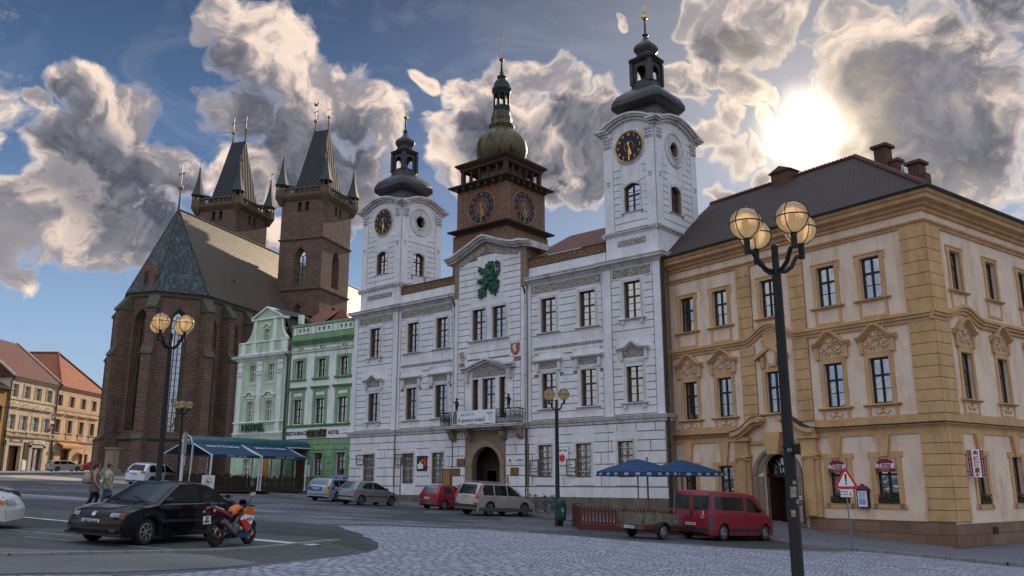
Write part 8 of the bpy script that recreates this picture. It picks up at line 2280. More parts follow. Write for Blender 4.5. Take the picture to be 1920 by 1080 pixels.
def finish_car(car,x,y,az,label,pm,spokes=5,rimm=None,plates=('',''),wsh=None,rear=None,sides=(),front=None,tail=(),head=(),extra=None,name='parked_car',cat='car',grp='cars parked round the square',glass=None,rearglass=None,bumper=None,strip=None,handles=(),mirror=None,seams=(),sill=None,lower=None):
 t=bpy.data.objects.new(name,None);col.objects.link(t);t.matrix_world=gmat(x,y,az);tag(t,label,cat,grp)
 b=car.body().build('body',pm,t,smooth=32)
 gm=glass or M_CGL
 mb=MB();mb.box(-car.L/2+.35,car.L/2-.35,-car.W/2+.12,car.W/2-.12,car.cl-.02,car.belt-.12);mb.build('underbody',M_BLKPL,t)
 if wsh:car.top(wsh[0],wsh[1],-wsh[2],wsh[2],.008,vtop=(-wsh[3],wsh[3])).build('windscreen',gm,t,smooth=50)
 if rear:car.top(rear[0],rear[1],-rear[2],rear[2],.008,vtop=(-rear[3],rear[3])).build('rear_window',rearglass or gm,t,smooth=50)
 for poly in sides:
  for sd in(-1,1):car.side(poly,sd,.006).build('side_window',gm,t,smooth=50)
 tm,rim,disc=wheel_meshes(car.r,.2 if car.r<.36 else .23,spokes,('wh',round(car.r,3),spokes))
 rm=rimm or M_RIM;kk=('rim',round(car.r,3),spokes,rm.name)
 if kk not in WCACHE:WCACHE[kk]=rim.mesh('rim',[rm,M_BLKPL],smooth=40)
 for xw in car.xw:
  for sd in(-1,1):
   wh=link('wheel',tm,t,(car.sx(xw),sd*(car.W/2-.13),car.r),0 if sd>0 else PI)
   link('rim',WCACHE[kk],wh);link('brake_disc',disc,wh)
 if bumper:
  for sg,z0,z1,m_ in bumper:
   car.end(sg,-car.hw(car.L/2*sg*.97,z0)*.97,car.hw(car.L/2*sg*.97,z0)*.97,z0,z1,.03).build('bumper_strip',m_,t,smooth=50)
 for sg,y0,y1,z0,z1 in tail+head if isinstance(tail,tuple)else():
  m_=M_REDL if sg<0 else M_WHL
  for sd in(-1,1):car.end(sg,sd*y0,sd*y1,z0,z1,.016).build('tail_lamp' if sg<0 else 'headlight',m_,t,smooth=50)
 if strip:
  for(x0,x1,z0,z1,m_)in strip:
   for sd in(-1,1):car.side(([(x0,z0),(x1,z0)],[(x0,z1),(x1,z1)]),sd,.012).build('side_strip',m_,t)
 for(x0,x1,z0,z1,m_)in(lower or()):
  for sd in(-1,1):car.side(([(x0,z0),(x1,z0)],[(x0,z1),(x1,z1)]),sd,.012).build('lower_cladding',m_,t)
 for(hx,hz)in handles:
  for sd in(-1,1):
   p=car.P(hx,hz,.01,sd);mb=MB();mb.box(p[0]-.08,p[0]+.08,p[1]-.015,p[1]+.02*sd,hz-.015,hz+.015);mb.build('door_handle',M_BLKPL if handles else pm,t)
 if seams:
  mb=MB()
  for(sx0,z0,sx1,z1)in seams:
   for sd in(-1,1):
    vs=[]
    for i in range(7):
     f=i/6;xx,z=sx0+(sx1-sx0)*f,z0+(z1-z0)*f
     vs+=[car.P(xx-.007,z,.003,sd),car.P(xx+.007,z,.003,sd)]
    mb.add(vs,[(2*i,2*i+1,2*i+3,2*i+2)for i in range(6)])
  mb.build('door_seam',M_BLKPL,t)
 if mirror:
  for sd in(-1,1):
   p=car.P(mirror[0],mirror[1],0,sd);mb=MB();mb.ball((p[0],p[1]+sd*.10,mirror[1]+.05),.085,12,8,.75);mb.tube([p,(p[0],p[1]+sd*.08,mirror[1]+.03)],.025,6);mb.build('wing_mirror',mirror[2],t,smooth=60)
 for i,tx in enumerate(plates):
  if not tx:continue
  sg=1 if i==0 else-1;txt,z,yo=tx
  n=len(car.xs);xx=None
  pt=car.end(sg,yo-.26,yo+.26,z-.055,z+.055,.03);xm=(pt.v[4][0]+pt.v[-5][0])/2;
  mb=MB();mb.box(-.26,.26,-.012,.0,-.055,.055);M_=Matrix.Translation((xm,yo,z))@Matrix.Rotation(PI/2 if sg>0 else-PI/2,4,'Z')
  pl=mb.build('number_plate',M_PLATE,t);pl.matrix_local=M_
  mb=MB();mb.text(txt,.105,.03,-.014,0,sx=.95,bold=.004);mb.build('plate_lettering',M_BLACKP,pl)
  mb=MB();mb.box(-.26,-.215,-.0135,-.012,-.055,.055);mb.build('blue_band',M_BLUEP,pl)
 if extra:extra(t,car)
 return t
# --- black sedan, left foreground
prof=[(-2.05,.28),(-2.07,.50),(-2.06,.70),(-2.02,.93),(-1.92,1.01),(-1.62,1.03),(-1.50,1.045),(-1.15,1.26),(-.85,1.38),(-.45,1.42),(.05,1.405),(.25,1.36),(.62,1.14),(.98,.93),(1.10,.905),(1.5,.86),(1.86,.77),(1.99,.68),(2.03,.55),(2.07,.50),(2.08,.42),(2.06,.28)]
c=Car(4.15,1.66,prof,.295,(-1.22,1.24),.19,.36,.90,.07)
M_CARBLK=pmat('black_car_paint',(.006,.007,.009),None,.12,1.2,spec=.3)
def ex(t,c):
 c.end(1,-.40,.40,.62,.72,.014).build('grille',M_BLKPL,t)
 mb=MB();mb.box(0,.02,-.05,.05,.62,.72);
 p=c.end(1,-.05,.05,.625,.715,.026).build('badge',M_RIM,t)
 c.end(1,-.74,.74,.34,.40,.034).build('bumper_groove',M_BLKPL,t);c.end(1,-.8,.8,.22,.27,.05).build('front_spoiler',M_BLKPL,t)
 for sd in(-1,1):
  c.end(1,sd*.64,sd*.76,.58,.705,.018).build('indicator',pmat('smoked_amber',(.16,.08,.05),None,.2,4),t);c.end(1,sd*.54,sd*.65,.31,.36,.040).build('fog_lamp',pmat('dim_fog_lens',(.10,.10,.09),None,.15,9),t)
  mb=MB();mb.box(.95,.62,sd*.1-.01,sd*.1+.01,0,0)if False else None
 mb=MB();mb.tube([(1.02,.55,.945),(.93,.25,1.0),(.80,-.1,1.07)],.010,4);mb.tube([(1.02,-.1,.95),(.95,-.4,.99),(.80,-.66,1.06)],.010,4);mb.build('wiper',M_BLKPL,t)
 c.side(([(-1.42,.915),(.86,.895)],[(-1.42,.93),(.86,.91)]),1,.012).build('chrome_line',M_RIM,t);c.side(([(-1.42,.915),(.86,.895)],[(-1.42,.93),(.86,.91)]),-1,.012).build('chrome_line',M_RIM,t)
 mb=MB();mb.prof([(0,0)]*0 or[(-.6,1.06),(.6,1.06),(.6,1.08),(-.6,1.08)],-1.98,-1.82);mb.build('boot_spoiler',M_CARBLK,t)
finish_car(c,-8.62,21.3,199,'black four-door sedan with plate 3H2 9166 in the left foreground',M_CARBLK,7,None,(('3H2 9166',.50,-.02),''),(.97,.22,.86,.84),(-1.50,-.92,.80,.78),[([(-.42,.94),(.80,.94)],[(-.42,1.345),(.02,1.33),(.30,1.265),(.80,.98)]),([(-1.12,.95),(-.50,.94)],[(-1.12,1.20),(-.92,1.30),(-.50,1.345)]),([(-1.45,.97),(-1.19,.96)],[(-1.45,1.0),(-1.19,1.17)])],head=((1,.43,.64,.615,.705),),bumper=((1,.40,.56,M_CARBLK),(-1,.40,.56,M_BLKPL)),strip=((-.85,.85,.50,.56,M_BLKPL),),handles=((-.30,.84),(-.98,.84)),mirror=(.72,.95,M_BLKPL),seams=((-.46,.25,-.46,.92),(.80,.28,.86,.9)),extra=ex,glass=M_CGL)
def estate(L,W,H,r,wb,clear=.2,rake=.35,hood=.95,belt=.95,nose=.12):
 h=L/2
 return[(-h+.02,.32),(-h-.0,.55),(-h+.04,belt),(-h+rake*.55,belt+(H-belt)*.62),(-h+rake,H-.05),(-h+rake+.25,H),(-.1,H+.0),(.35,H-.06),(.75,H-.24),(1.18*L/4.4,hood+.05),(1.30*L/4.4,hood),(h-.45,hood-.12),(h-nose,hood-.24),(h-.02,.58),(h,.42),(h-.02,.28)]
def swin(L,H,belt,cuts,rake):
 """side window polygons between x cuts"""
 out=[]
 h=L/2
 def top(x):
  if x<-h+rake+.3:return belt+.05+(H-.12-belt-.05)*max(0,min(1,(x+h-rake*.55+.05)/(rake*.45+.25)))
  if x>.22:return H-.115-(x-.22)*(H-.12-belt-.04)/(1.02*L/4.4-.22)
  return H-.11
 for a,b in cuts:
  n=6;out.append(([(a,belt+.03),(b,belt+.03)],[(a+(b-a)*i/n,max(belt+.035,top(a+(b-a)*i/n)))for i in range(n+1)]))
 return out
# --- white compact SUV by the church
c=Car(4.57,1.85,estate(4.57,1.85,1.66,.37,2.8,belt=1.02,hood=1.04,rake=.55),.365,(-1.38,1.42),.25,.30,1.02,.05)
finish_car(c,-26.9,65.4,17,'white compact SUV parked before the church, behind the left lamp post',paint('white_car_paint',(.62,.66,.72),0,.3),5,None,('',('5H1 2204',.93,0)),(1.22,.42,.86,.80),(-2.18,-1.80,.80,.72),swin(4.57,1.66,1.02,[(-1.75,-1.05),(-.98,-.12),(-.04,1.0)],.55),tail=((-1,.52,.88,.95,1.12),),lower=((-2.2,2.2,.26,.40,M_GREYPL),),bumper=((-1,.36,.46,M_GREYPL),),mirror=(.85,1.03,M_BLKPL),handles=((-.9,.98),(0,.98)),seams=((-.08,.35,-.08,1.0),),extra=lambda t,c:MB().tube([(-1.6,.62,1.68),(-1.4,.62,1.72),(.3,.62,1.70),(.4,.62,1.64)],.02,5).tube([(-1.6,-.62,1.68),(-1.4,-.62,1.72),(.3,-.62,1.70),(.4,-.62,1.64)],.02,5).build('roof_rail',M_RIM,t))
# --- silver estate of the police
def expol(t,c):
 M_PB=pmat('police_blue_film',(.02,.10,.42),None,.35,4);M_PY=pmat('police_yellow_film',(.60,.38,.06),None,.35,4)
 for sd in(-1,1):
  c.side(([(-2.0,.76),(1.6,.78)],[(-2.0,.94),(1.6,.92)]),sd,.012).build('blue_stripe',M_PB,t)
  for i in range(3):c.side(([(-.75+i*.55,.60),(-.60+i*.55,.60)],[(-.75+i*.55,.90),(-.6+i*.55,.90)]),sd,.016).build('yellow_chevron',M_PY,t)
 c.end(-1,-.30,.80,.66,.92,.02).build('blue_tailgate_panel',M_PB,t);c.end(-1,-.74,-.58,.62,.95,.024).build('yellow_chevron',M_PY,t)
 mb=MB();mb.T=Matrix.Translation((-.3,-.86,.83));
 mb=MB();mb.box(-.12,.10,-.52,.52,1.48,1.51);mb.build('lightbar_base',M_BLKPL,t)
 for sd in(-1,1):mb=MB();mb.tbox(-.13,.11,min(sd*.08,sd*.54),max(sd*.08,sd*.54),1.51,1.60,.02);mb.build('blue_beacon',pmat('blue_beacon_lens',(.01,.08,.55),None,.15,4,spec=.9),t)
 mb=MB();mb.T=Matrix.Translation((-1.35,-c.hw(-1.35,.84)-.016,.85));mb.text('POLICIE',.15,0,0,0,bold=.006);mb.build('lettering',M_SIGNW,t)
c=Car(4.57,1.77,estate(4.57,1.77,1.47,.31,2.58,belt=.93,hood=.93,rake=.50),.315,(-1.24,1.34),.2,.30,.93,.05)
M_SILV=paint('silver_car_paint',(.34,.36,.41),.35,.3)
finish_car(c,-11.75,58.0,20,'silver police estate car with blue and yellow stripes and a blue lightbar',M_SILV,0,M_GREYPL,('',('4H9 1717',.80,.12)),(1.22,.42,.86,.80),(-2.18,-1.82,.82,.74),swin(4.57,1.47,.93,[(-1.72,-1.02),(-.95,-.08),(0,.98)],.50),tail=((-1,.60,.84,.80,1.0),),bumper=((-1,.40,.46,M_GREYPL),),mirror=(.85,.95,M_SILV),seams=((-.04,.3,-.04,.92),),extra=expol,rearglass=M_CGB)
# --- silver-brown hatchback
prof=[(-1.88,.30),(-1.91,.52),(-1.88,.80),(-1.80,.92),(-1.52,1.22),(-1.30,1.38),(-.9,1.43),(-.3,1.435),(.1,1.38),(.55,1.18),(.95,.96),(1.1,.91),(1.5,.80),(1.8,.66),(1.90,.52),(1.91,.42),(1.88,.27)]
c=Car(3.83,1.66,prof,.295,(-1.17,1.24),.2,.36,.92,.07)
M_SIL2=paint('warm_silver_car_paint',(.26,.255,.28),.35,.3)
finish_car(c,-8.95,54.2,41,'warm silver five-door hatchback parked beside the police car',M_SIL2,5,None,('',('2H8 4031',.70,0)),(1.0,.2,.86,.80),(-1.76,-1.36,.74,.68),[([(-.28,.95),(.78,.95)],[(-.28,1.34),(.05,1.30),(.40,1.16),(.78,.98)]),([(-1.12,.99),(-.36,.95)],[(-1.12,1.12),(-.85,1.30),(-.36,1.35)])],tail=((-1,.48,.80,.84,.93),),bumper=((-1,.46,.53,M_BLKPL),),strip=((-.85,.85,.52,.57,M_BLKPL),),handles=((-1.0,.86),(-.18,.86)),mirror=(.7,.96,M_BLKPL),seams=((-.32,.3,-.32,.94),(.80,.3,.82,.9)),rearglass=M_CGB)
# --- small red hatchback
prof=[(-1.82,.30),(-1.86,.50),(-1.84,.86),(-1.72,1.06),(-1.55,1.30),(-1.42,1.40),(-1.1,1.44),(-.2,1.43),(.15,1.36),(.60,1.14),(.95,.95),(1.1,.91),(1.5,.82),(1.78,.66),(1.86,.52),(1.87,.4),(1.85,.27)]
c=Car(3.73,1.61,prof,.285,(-1.12,1.25),.2,.34,.92,.06)
M_CARRED=paint('red_car_paint',(.26,.012,.022),.1,.3)
finish_car(c,-4.0,54.1,38,'small red hatchback mostly hidden behind the beige estate SUV',M_CARRED,6,None,('',('HKA 37-42',.66,.05)),(1.0,.2,.86,.80),(-1.76,-1.46,.78,.72),[([(-.2,.95),(.80,.95)],[(-.2,1.34),(.12,1.28),(.80,.98)]),([(-1.18,.95),(-.55,.95)],[(-1.18,1.28),(-1.05,1.34),(-.55,1.35)])],tail=((-1,.62,.78,.70,.90),),bumper=((-1,.48,.58,M_GREYPL),),strip=((-.85,.85,.50,.58,M_GREYPL),),mirror=(.7,.96,M_BLKPL),rearglass=M_CGB,seams=((-.45,.3,-.45,.94),))
# --- beige SUV estate
c=Car(4.80,1.90,estate(4.80,1.90,1.74,.36,2.86,belt=1.06,hood=1.08,rake=.40),.37,(-1.38,1.48),.25,.26,1.06,.045)
M_BEIGE=paint('champagne_car_paint',(.42,.385,.35),.25,.3)
def exv(t,c):
 MB().tube([(-1.9,.66,1.76),(-1.7,.66,1.81),(.3,.66,1.79),(.45,.66,1.71)],.022,5).tube([(-1.9,-.66,1.76),(-1.7,-.66,1.81),(.3,-.66,1.79),(.45,-.66,1.71)],.022,5).build('roof_rail',M_RIM,t)
 for sd in(-1,1):
  c.end(-1,sd*.76,sd*.885,1.12,1.60,.016).build('tail_lamp',M_REDL,t);c.end(-1,sd*.60,sd*.90,.60,.67,.04).build('reflector',M_REDL,t)
finish_car(c,-.98,49.2,42,'champagne-beige SUV estate parked nose-in before the arched gate',M_BEIGE,5,None,('',('3H5 8814',1.0,0)),(1.30,.42,.86,.80),(-2.34,-2.06,.76,.72),swin(4.80,1.74,1.06,[(-1.95,-1.12),(-1.02,-.06),(.02,1.05)],.40),tail=((-1,.70,.91,.90,1.14),),lower=((-2.3,2.3,.26,.44,M_GREYPL),),bumper=((-1,.44,.58,M_BLKPL),(-1,.32,.44,M_GREYPL)),handles=((-.95,1.0),(.12,1.0)),mirror=(.95,1.1,M_BEIGE),seams=((-.02,.45,-.02,1.05),(-1.06,.6,-1.06,1.05),(1.08,.45,1.1,1.0)),extra=exv)
# --- red van
prof=[(-2.38,.30),(-2.40,.55),(-2.39,1.1),(-2.34,1.75),(-2.28,1.90),(-2.1,1.95),(0.2,1.95),(.75,1.90),(1.0,1.80),(1.45,1.38),(1.62,1.20),(1.85,1.10),(2.15,.98),(2.33,.78),(2.38,.55),(2.38,.42),(2.36,.28)]
c=Car(4.78,1.90,prof,.335,(-1.42,1.64),.22,.14,1.12,.035,.06,1.14)
M_VANR=paint('crimson_van_paint',(.24,.012,.030),.1,.32)
def exvan(t,c):
 for sd in(-1,1):
  c.end(-1,sd*.10,sd*.80,1.18,1.74,.014).build('rear_door_window',M_CGL,t)
  c.end(-1,sd*.84,sd*.93,.38,1.86,.014).build('corner_trim',M_GREYPL,t);c.side(([(-2.38,.40),(-2.20,.40)],[(-2.38,1.84),(-2.20,1.84)]),sd,.012).build('corner_trim',M_GREYPL,t)
  c.end(-1,sd*.84,sd*.93,1.0,1.25,.02).build('tail_lamp',M_REDL,t)
 mb=MB();mb.box(-2.415,-2.40,-.008,.008,.5,1.85);mb.build('door_gap',M_BLKPL,t)
 for y_ in(.35,-.35):
  mb=MB();mb.tube([(-2.43,y_*.3,1.14),(-2.42,y_,1.28)],.012,4);mb.build('rear_wiper',M_BLKPL,t)
 mb=MB();mb.box(-2.43,-2.40,-.05,-.01,.95,1.12);mb.build('door_handle',M_BLKPL,t)
 mb=MB();mb.T=Matrix.Translation((-2.425,-.6,.93))@Matrix.Rotation(-PI/2,4,'Z');mb.torus((0,0,0),.07,.008,'y',14,4);mb.text('2',.14,.03,0,.16,bold=.006);mb.build('stickers',M_SIGNW,t)
 mb=MB();mb.tube([(-2.4,0,.42),(-2.62,0,.40),(-2.66,0,.48)],.022,6);mb.ball((-2.66,0,.50),.03,8,6);mb.build('tow_bar',M_BLKPL,t)
finish_car(c,8.95,37.1,48,'red nine-seat van parked before the arched doorway of the corner house',M_VANR,0,M_STEEL,('',('4H1 6562',.62,.0)),(1.55,.88,.88,.84),None,[([(-2.0,1.20),(-.02,1.20)],[(-2.0,1.72),(-.02,1.74)]),([(.22,1.16),(1.28,1.16)],[(.22,1.74),(.62,1.70),(1.0,1.44),(1.28,1.20)])],bumper=((-1,.34,.48,M_BLKPL),(1,.34,.52,M_BLKPL)),lower=((-1.0,1.2,.36,.50,M_BLKPL),),handles=((.12,1.08),(-.08,1.08)),mirror=(1.08,1.22,M_BLKPL),seams=((.06,.38,.06,1.85),(-1.02,.5,-1.02,1.15),(1.25,.4,1.3,1.2)),extra=exvan,name='red_van',cat='van',grp=None)
# --- far estate and red car by the left houses
c=Car(4.6,1.75,estate(4.6,1.75,1.45,.31,2.7,belt=.92,hood=.92,rake=.42),.31,(-1.3,1.36),.2,.30,.92,.05)
finish_car(c,-59.9,116.0,37,'pale estate car parked far off before the peach house',paint('pale_cream_car_paint',(.50,.47,.42),.2,.3),5,None,('',('1H2 9053',.72,0)),(1.22,.42,.86,.80),(-2.2,-1.9,.8,.74),swin(4.6,1.45,.92,[(-1.8,-1.05),(-.98,-.08),(0,.98)],.42),tail=((-1,.66,.84,.72,1.0),),rearglass=M_CGB)
prof=[(-2.0,.30),(-2.04,.6),(-1.98,.9),(-1.7,1.05),(-1.2,1.32),(-.8,1.42),(-.1,1.42),(.25,1.34),(.7,1.12),(1.0,.95),(1.5,.84),(1.85,.68),(2.0,.5),(2.02,.3)]
c=Car(4.1,1.7,prof,.30,(-1.22,1.25),.2,.36,.92,.07)
finish_car(c,-57.6,119.0,246,'bright red car far off, facing left beside the pale estate car',paint('bright_red_car_paint',(.42,.01,.02),.1,.3),5,None,('',''),(1.0,.25,.86,.84),(-1.8,-1.1,.8,.76),[([(-.3,.95),(.82,.95)],[(-.3,1.32),(.1,1.30),(.82,.98)]),([(-1.2,.96),(-.38,.95)],[(-1.2,1.18),(-.9,1.30),(-.38,1.33)])],head=((1,.5,.78,.6,.72),))
# --- cars cut by the left edge
prof=[(-2.1,.28),(-2.13,.50),(-2.1,.9),(-1.9,1.0),(-1.45,1.06),(-1.0,1.30),(-.7,1.4),(.0,1.41),(.3,1.33),(.8,1.06),(1.05,.94),(1.5,.88),(1.9,.78),(2.05,.64),(2.10,.55),(2.13,.48),(2.12,.36),(2.06,.24)]
def exw(t,c):
 for sd in(-1,1):c.side(([(1.86,.60),(2.02,.60)],[(1.86,.70),(2.02,.68)]),sd,.012).build('indicator',M_AMB,t)
c=Car(4.3,1.72,prof,.30,(-1.28,1.30),.2,.36,.90,.10)
finish_car(c,-14.7,22.0,72,'white car whose front end juts in at the left edge',paint('cream_white_car_paint',(.60,.585,.57),0,.28),5,None,('',''),(1.0,.28,.86,.84),(-1.45,-.9,.8,.76),[([(-.4,.94),(.82,.94)],[(-.4,1.32),(.1,1.3),(.82,.98)]),([(-1.15,.95),(-.48,.94)],[(-1.15,1.2),(-.9,1.3),(-.48,1.33)])],head=((1,.42,.80,.60,.73),),extra=exw)
c=Car(4.3,1.72,prof,.30,(-1.28,1.30),.2,.36,.90,.12)
finish_car(c,-17.05,26.0,72,'black car behind the white one at the left edge, only its rounded nose in view',M_CARBLK,5,None,('',''),(1.0,.28,.86,.84),None,[],head=((1,.42,.80,.60,.73),))
# --- box trailer
t=bpy.data.objects.new('box_trailer',None);col.objects.link(t);t.matrix_world=gmat(5.35,34.6,50);tag(t,'small olive-grey box trailer with orange markers standing behind the red van','trailer')
M_PLY=pmat('olive_grey_panel',(.17,.16,.12),(.12,.115,.09),.6,3,stain=(.07,.065,.05))
mb=MB()
for(x0,x1,y0,y1)in((-1.05,1.05,-.66,-.63),(-1.05,1.05,.63,.66),(-1.05,-1.02,-.63,.63),(1.02,1.05,-.63,.63)):
 for z in(.56,.76):mb.box(x0,x1,y0,y1,z,z+.19)
mb.box(-1.05,1.05,-.63,.63,.52,.56);mb.build('box',M_PLY,t)
mb=MB()
for x in(-1.05,1.05):
 for y in(-.66,.66):mb.box(x-.03,x+.03,y-.03,y+.03,.5,.97)
mb.box(-1.1,-1.04,-.68,.68,.36,.50);mb.tube([(1.0,0,.48),(2.15,0,.46)],.035,8);mb.tube([(1.0,.5,.5),(1.9,0,.46)],.03,6);mb.tube([(1.0,-.5,.5),(1.9,0,.46)],.03,6);mb.tube([(-.1,-.7,.29),(-.1,.7,.29)],.03,6);mb.tube([(-1.1,-.72,.40),(-1.25,-.72,.48),(-1.25,-.72,.7),(-1.1,-.72,.75)],.015,5);mb.build('chassis',M_GREYPL,t)
tm,rim,disc=wheel_meshes(.29,.16,0,('wh',.29,0));kk=('rim',.29,0,'tr');WCACHE[kk]=rim.mesh('rim',[M_STEEL,M_BLKPL],smooth=40)
for sd in(-1,1):
 wh=link('wheel',tm,t,(-.1,sd*.78,.29),0 if sd>0 else PI);link('rim',WCACHE[kk],wh);link('hub',disc,wh)
 mb=MB();vs=[]
 for i in range(11):
  a=PI*(-.02+1.04*i/10)
  for y in(.66,.90):vs.append((-.1+.37*math.cos(a),sd*y,.29+.37*math.sin(a)))
 mb.add(vs,[(2*i,2*i+1,2*i+3,2*i+2)for i in range(10)]);mb.build('mudguard',M_BLKPL,t)
 mb=MB();mb.box(-1.13,-1.10,min(sd*.52,sd*.66),max(sd*.52,sd*.66),.38,.48);mb.build('tail_lamp',M_REDL,t)
 for x in(-.92,.8):mb=MB();mb.box(x-.05,x+.05,sd*.66-.012,sd*.66+.012,.68,.73);mb.build('side_marker',M_AMB,t)
 mb=MB();mb.ext([(-.07,-.06),(.07,-.06),(0,.07)],-.01,.01);o=mb.build('reflector',M_REDL,t,loc=(-1.075,sd*.6,.66),rz=-PI/2)
mb=MB();mb.box(-.26,.26,-.012,0,-.055,.055);pl=mb.build('number_plate',M_PLATE,t,loc=(-1.13,0,.43),rz=-PI/2);mb=MB();mb.text('1H1 43-60',.1,0,-.014,0,bold=.004);mb.build('plate_lettering',M_BLACKP,pl)
# ============================ motorcycle
t=bpy.data.objects.new('motorcycle',None);col.objects.link(t)
MA=gmat(-6.72,21.2,17);MA=MA@Matrix.Rotation(R(-8),4,'X');t.matrix_world=MA;tag(t,'orange, red and navy sports motorcycle leaning on its side stand before the black sedan','motorcycle')
M_ORG=pmat('orange_fairing',(.62,.13,.012),None,.25,3,spec=.3,coat=.2);M_REDF=pmat('red_fairing',(.52,.03,.02),None,.25,3,spec=.3,coat=.2);M_NAVF=pmat('navy_fairing',(.012,.03,.13),None,.28,3,spec=.3,coat=.2);M_ENG=pmat('engine_alloy',(.25,.24,.23),(.12,.12,.12),.4,12,metal=.7);M_CHR=pmat('brushed_exhaust',(.45,.40,.35),(.35,.3,.26),.3,6,metal=.9)
wb=.66
def mwheel(x,nm):
 mb=MB();mb.torus((x,0,.30),.245,.058,'y',36,10);wv_=mb.build('wheel',M_TYRE,t,smooth=60)
 mb=MB();mb.torus((x,0,.30),.195,.018,'y',30,6)
 for i in range(6):
  a=i*PI/3+.3;mb.tube([(x+.03*math.cos(a),0,.30+.03*math.sin(a)),(x+.19*math.cos(a),0,.30+.19*math.sin(a))],.016,5)
 mb.tube([(x,-.07,.30),(x,.07,.30)],.035,8);mb.build('rim',M_BLKPL,wv_,smooth=50)
 mb=MB()
 for sy in((-.075,)if x<0 else(-.075,.075)):mb.torus((x,sy,.30),.10,.020,'y',24,4)
 mb.build('brake_disc',pmat('copper_disc',(.45,.22,.15),None,.35,5,metal=.7),wv_)
mwheel(-wb,'r');mwheel(wb,'f')
mb=MB()
for sy in(-.085,.085):mb.tube([(wb,sy,.30),(wb-.20,sy,.88)],.024,8)
mb.build('fork',M_ENG,t)
mb=MB();mb.tube([(-wb,.07,.30),(-.12,.07,.38)],.03,6);mb.tube([(-wb,-.07,.30),(-.12,-.07,.38)],.03,6);mb.tube([(-.12,-.10,.38),(.05,-.10,.60),(.42,-.06,.84)],[.035,.05,.045],8);mb.tube([(-.12,.10,.38),(.05,.10,.60),(.42,.06,.84)],[.035,.05,.045],8);mb.tube([(-.15,0,.62),(-.75,0,.84)],.03,6);mb.build('frame',pmat('grey_frame',(.10,.10,.11),None,.4,5,metal=.5),t,smooth=50)
mb=MB();mb.ball((.10,0,.42),.15,12,8,.9);mb.box(-.12,.2,-.14,.14,.30,.44);mb.ball((.12,-.15,.36),.075,10,8);mb.ball((.12,.15,.36),.075,10,8);mb.ball((.22,0,.54),.11,10,8);mb.build('engine',M_ENG,t,smooth=45)
mb=MB();mb.tube([(.20,-.12,.28),(-.05,-.15,.24),(-.22,-.17,.30)],.028,8);mb.tube([(-.20,-.175,.30),(-.32,-.19,.37),(-.62,-.20,.57)],[.045,.06,.058],12);mb.build('exhaust',M_CHR,t,smooth=40)
def loft(name,secs,mat_,smooth=60):
 """body panel from oval sections: (x, z, half height, half width)"""
 mb=MB();n=14;vs=[]
 for(x,z,hh,ww)in secs:
  for j in range(n):
   a=2*PI*j/n;vs.append((x,ww*math.cos(a),z+hh*math.sin(a)))
 m=len(secs);mb.add(vs,[(i*n+j,i*n+(j+1)%n,(i+1)*n+(j+1)%n,(i+1)*n+j)for i in range(m-1)for j in range(n)]+[tuple(reversed(range(n))),tuple(range((m-1)*n,m*n))])
 return mb.build(name,mat_,t,smooth=smooth)
tk=loft('fuel_tank',[(-.12,.70,.03,.06),(-.06,.74,.08,.11),(.04,.80,.12,.15),(.16,.835,.125,.16),(.28,.82,.11,.14),(.36,.79,.06,.08)],M_ORG)
mb=MB();mb.ext([(.02,.80),(.10,.74),(.20,.76),(.26,.84),(.18,.82),(.12,.86),(.10,.81)],-.165,-.160);mb.build('wing_decal',M_BLKPL,tk)
loft('rear_seat',[(-.82,.90,.03,.05),(-.70,.92,.035,.09),(-.52,.875,.03,.10)],M_BLKPL);loft('seat',[(-.50,.80,.02,.09),(-.40,.775,.045,.12),(-.22,.745,.045,.12),(-.10,.76,.05,.09)],M_BLKPL)
loft('tail_fairing',[(-.90,.90,.025,.03),(-.78,.875,.05,.09),(-.55,.83,.06,.11),(-.32,.74,.06,.12),(-.14,.66,.05,.12)],M_NAVF)
mb=MB()
for sy in(-1,1):mb.tube([(-.86,sy*.10,.86),(-.56,sy*.125,.79),(-.18,sy*.13,.64)],[.018,.028,.02],6)
mb.build('red_stripe',M_REDF,t);mb=MB()
for sy in(-1,1):mb.tube([(-.80,sy*.112,.90),(-.5,sy*.128,.83)],.012,5)
mb.build('white_stripe',M_SIGNW,t)
mb=MB();mb.tube([(-.58,.12,.92),(-.72,.13,.99),(-.90,.08,1.0),(-.90,-.08,1.0),(-.72,-.13,.99),(-.58,-.12,.92)],.016,6);mb.build('grab_rail',M_NAVF,t)
mb=MB();mb.ball((-.91,0,.87),.055,10,6,.6);mb.build('tail_lamp',M_REDL,t);
for sy in(-.14,.14):mb=MB();mb.ball((-.88,sy,.80),.035,8,6);mb.build('indicator',M_AMB,t)
mb=MB();mb.box(-.97,-.955,-.10,.10,.52,.70);pl=mb.build('number_plate',M_PLATE,t);mb=MB();mb.T=Matrix.Translation((-.972,0,.61))@Matrix.Rotation(-PI/2,4,'Z');mb.text('5H',.08,.02,0,.045,bold=.004);mb.text('3804',.075,0,0,-.04,bold=.004);mb.build('plate_lettering',M_BLACKP,pl)
mb=MB();mb.tube([(-.88,0,.84),(-.97,0,.60)],.02,5);mb.build('plate_bracket',M_BLKPL,t)
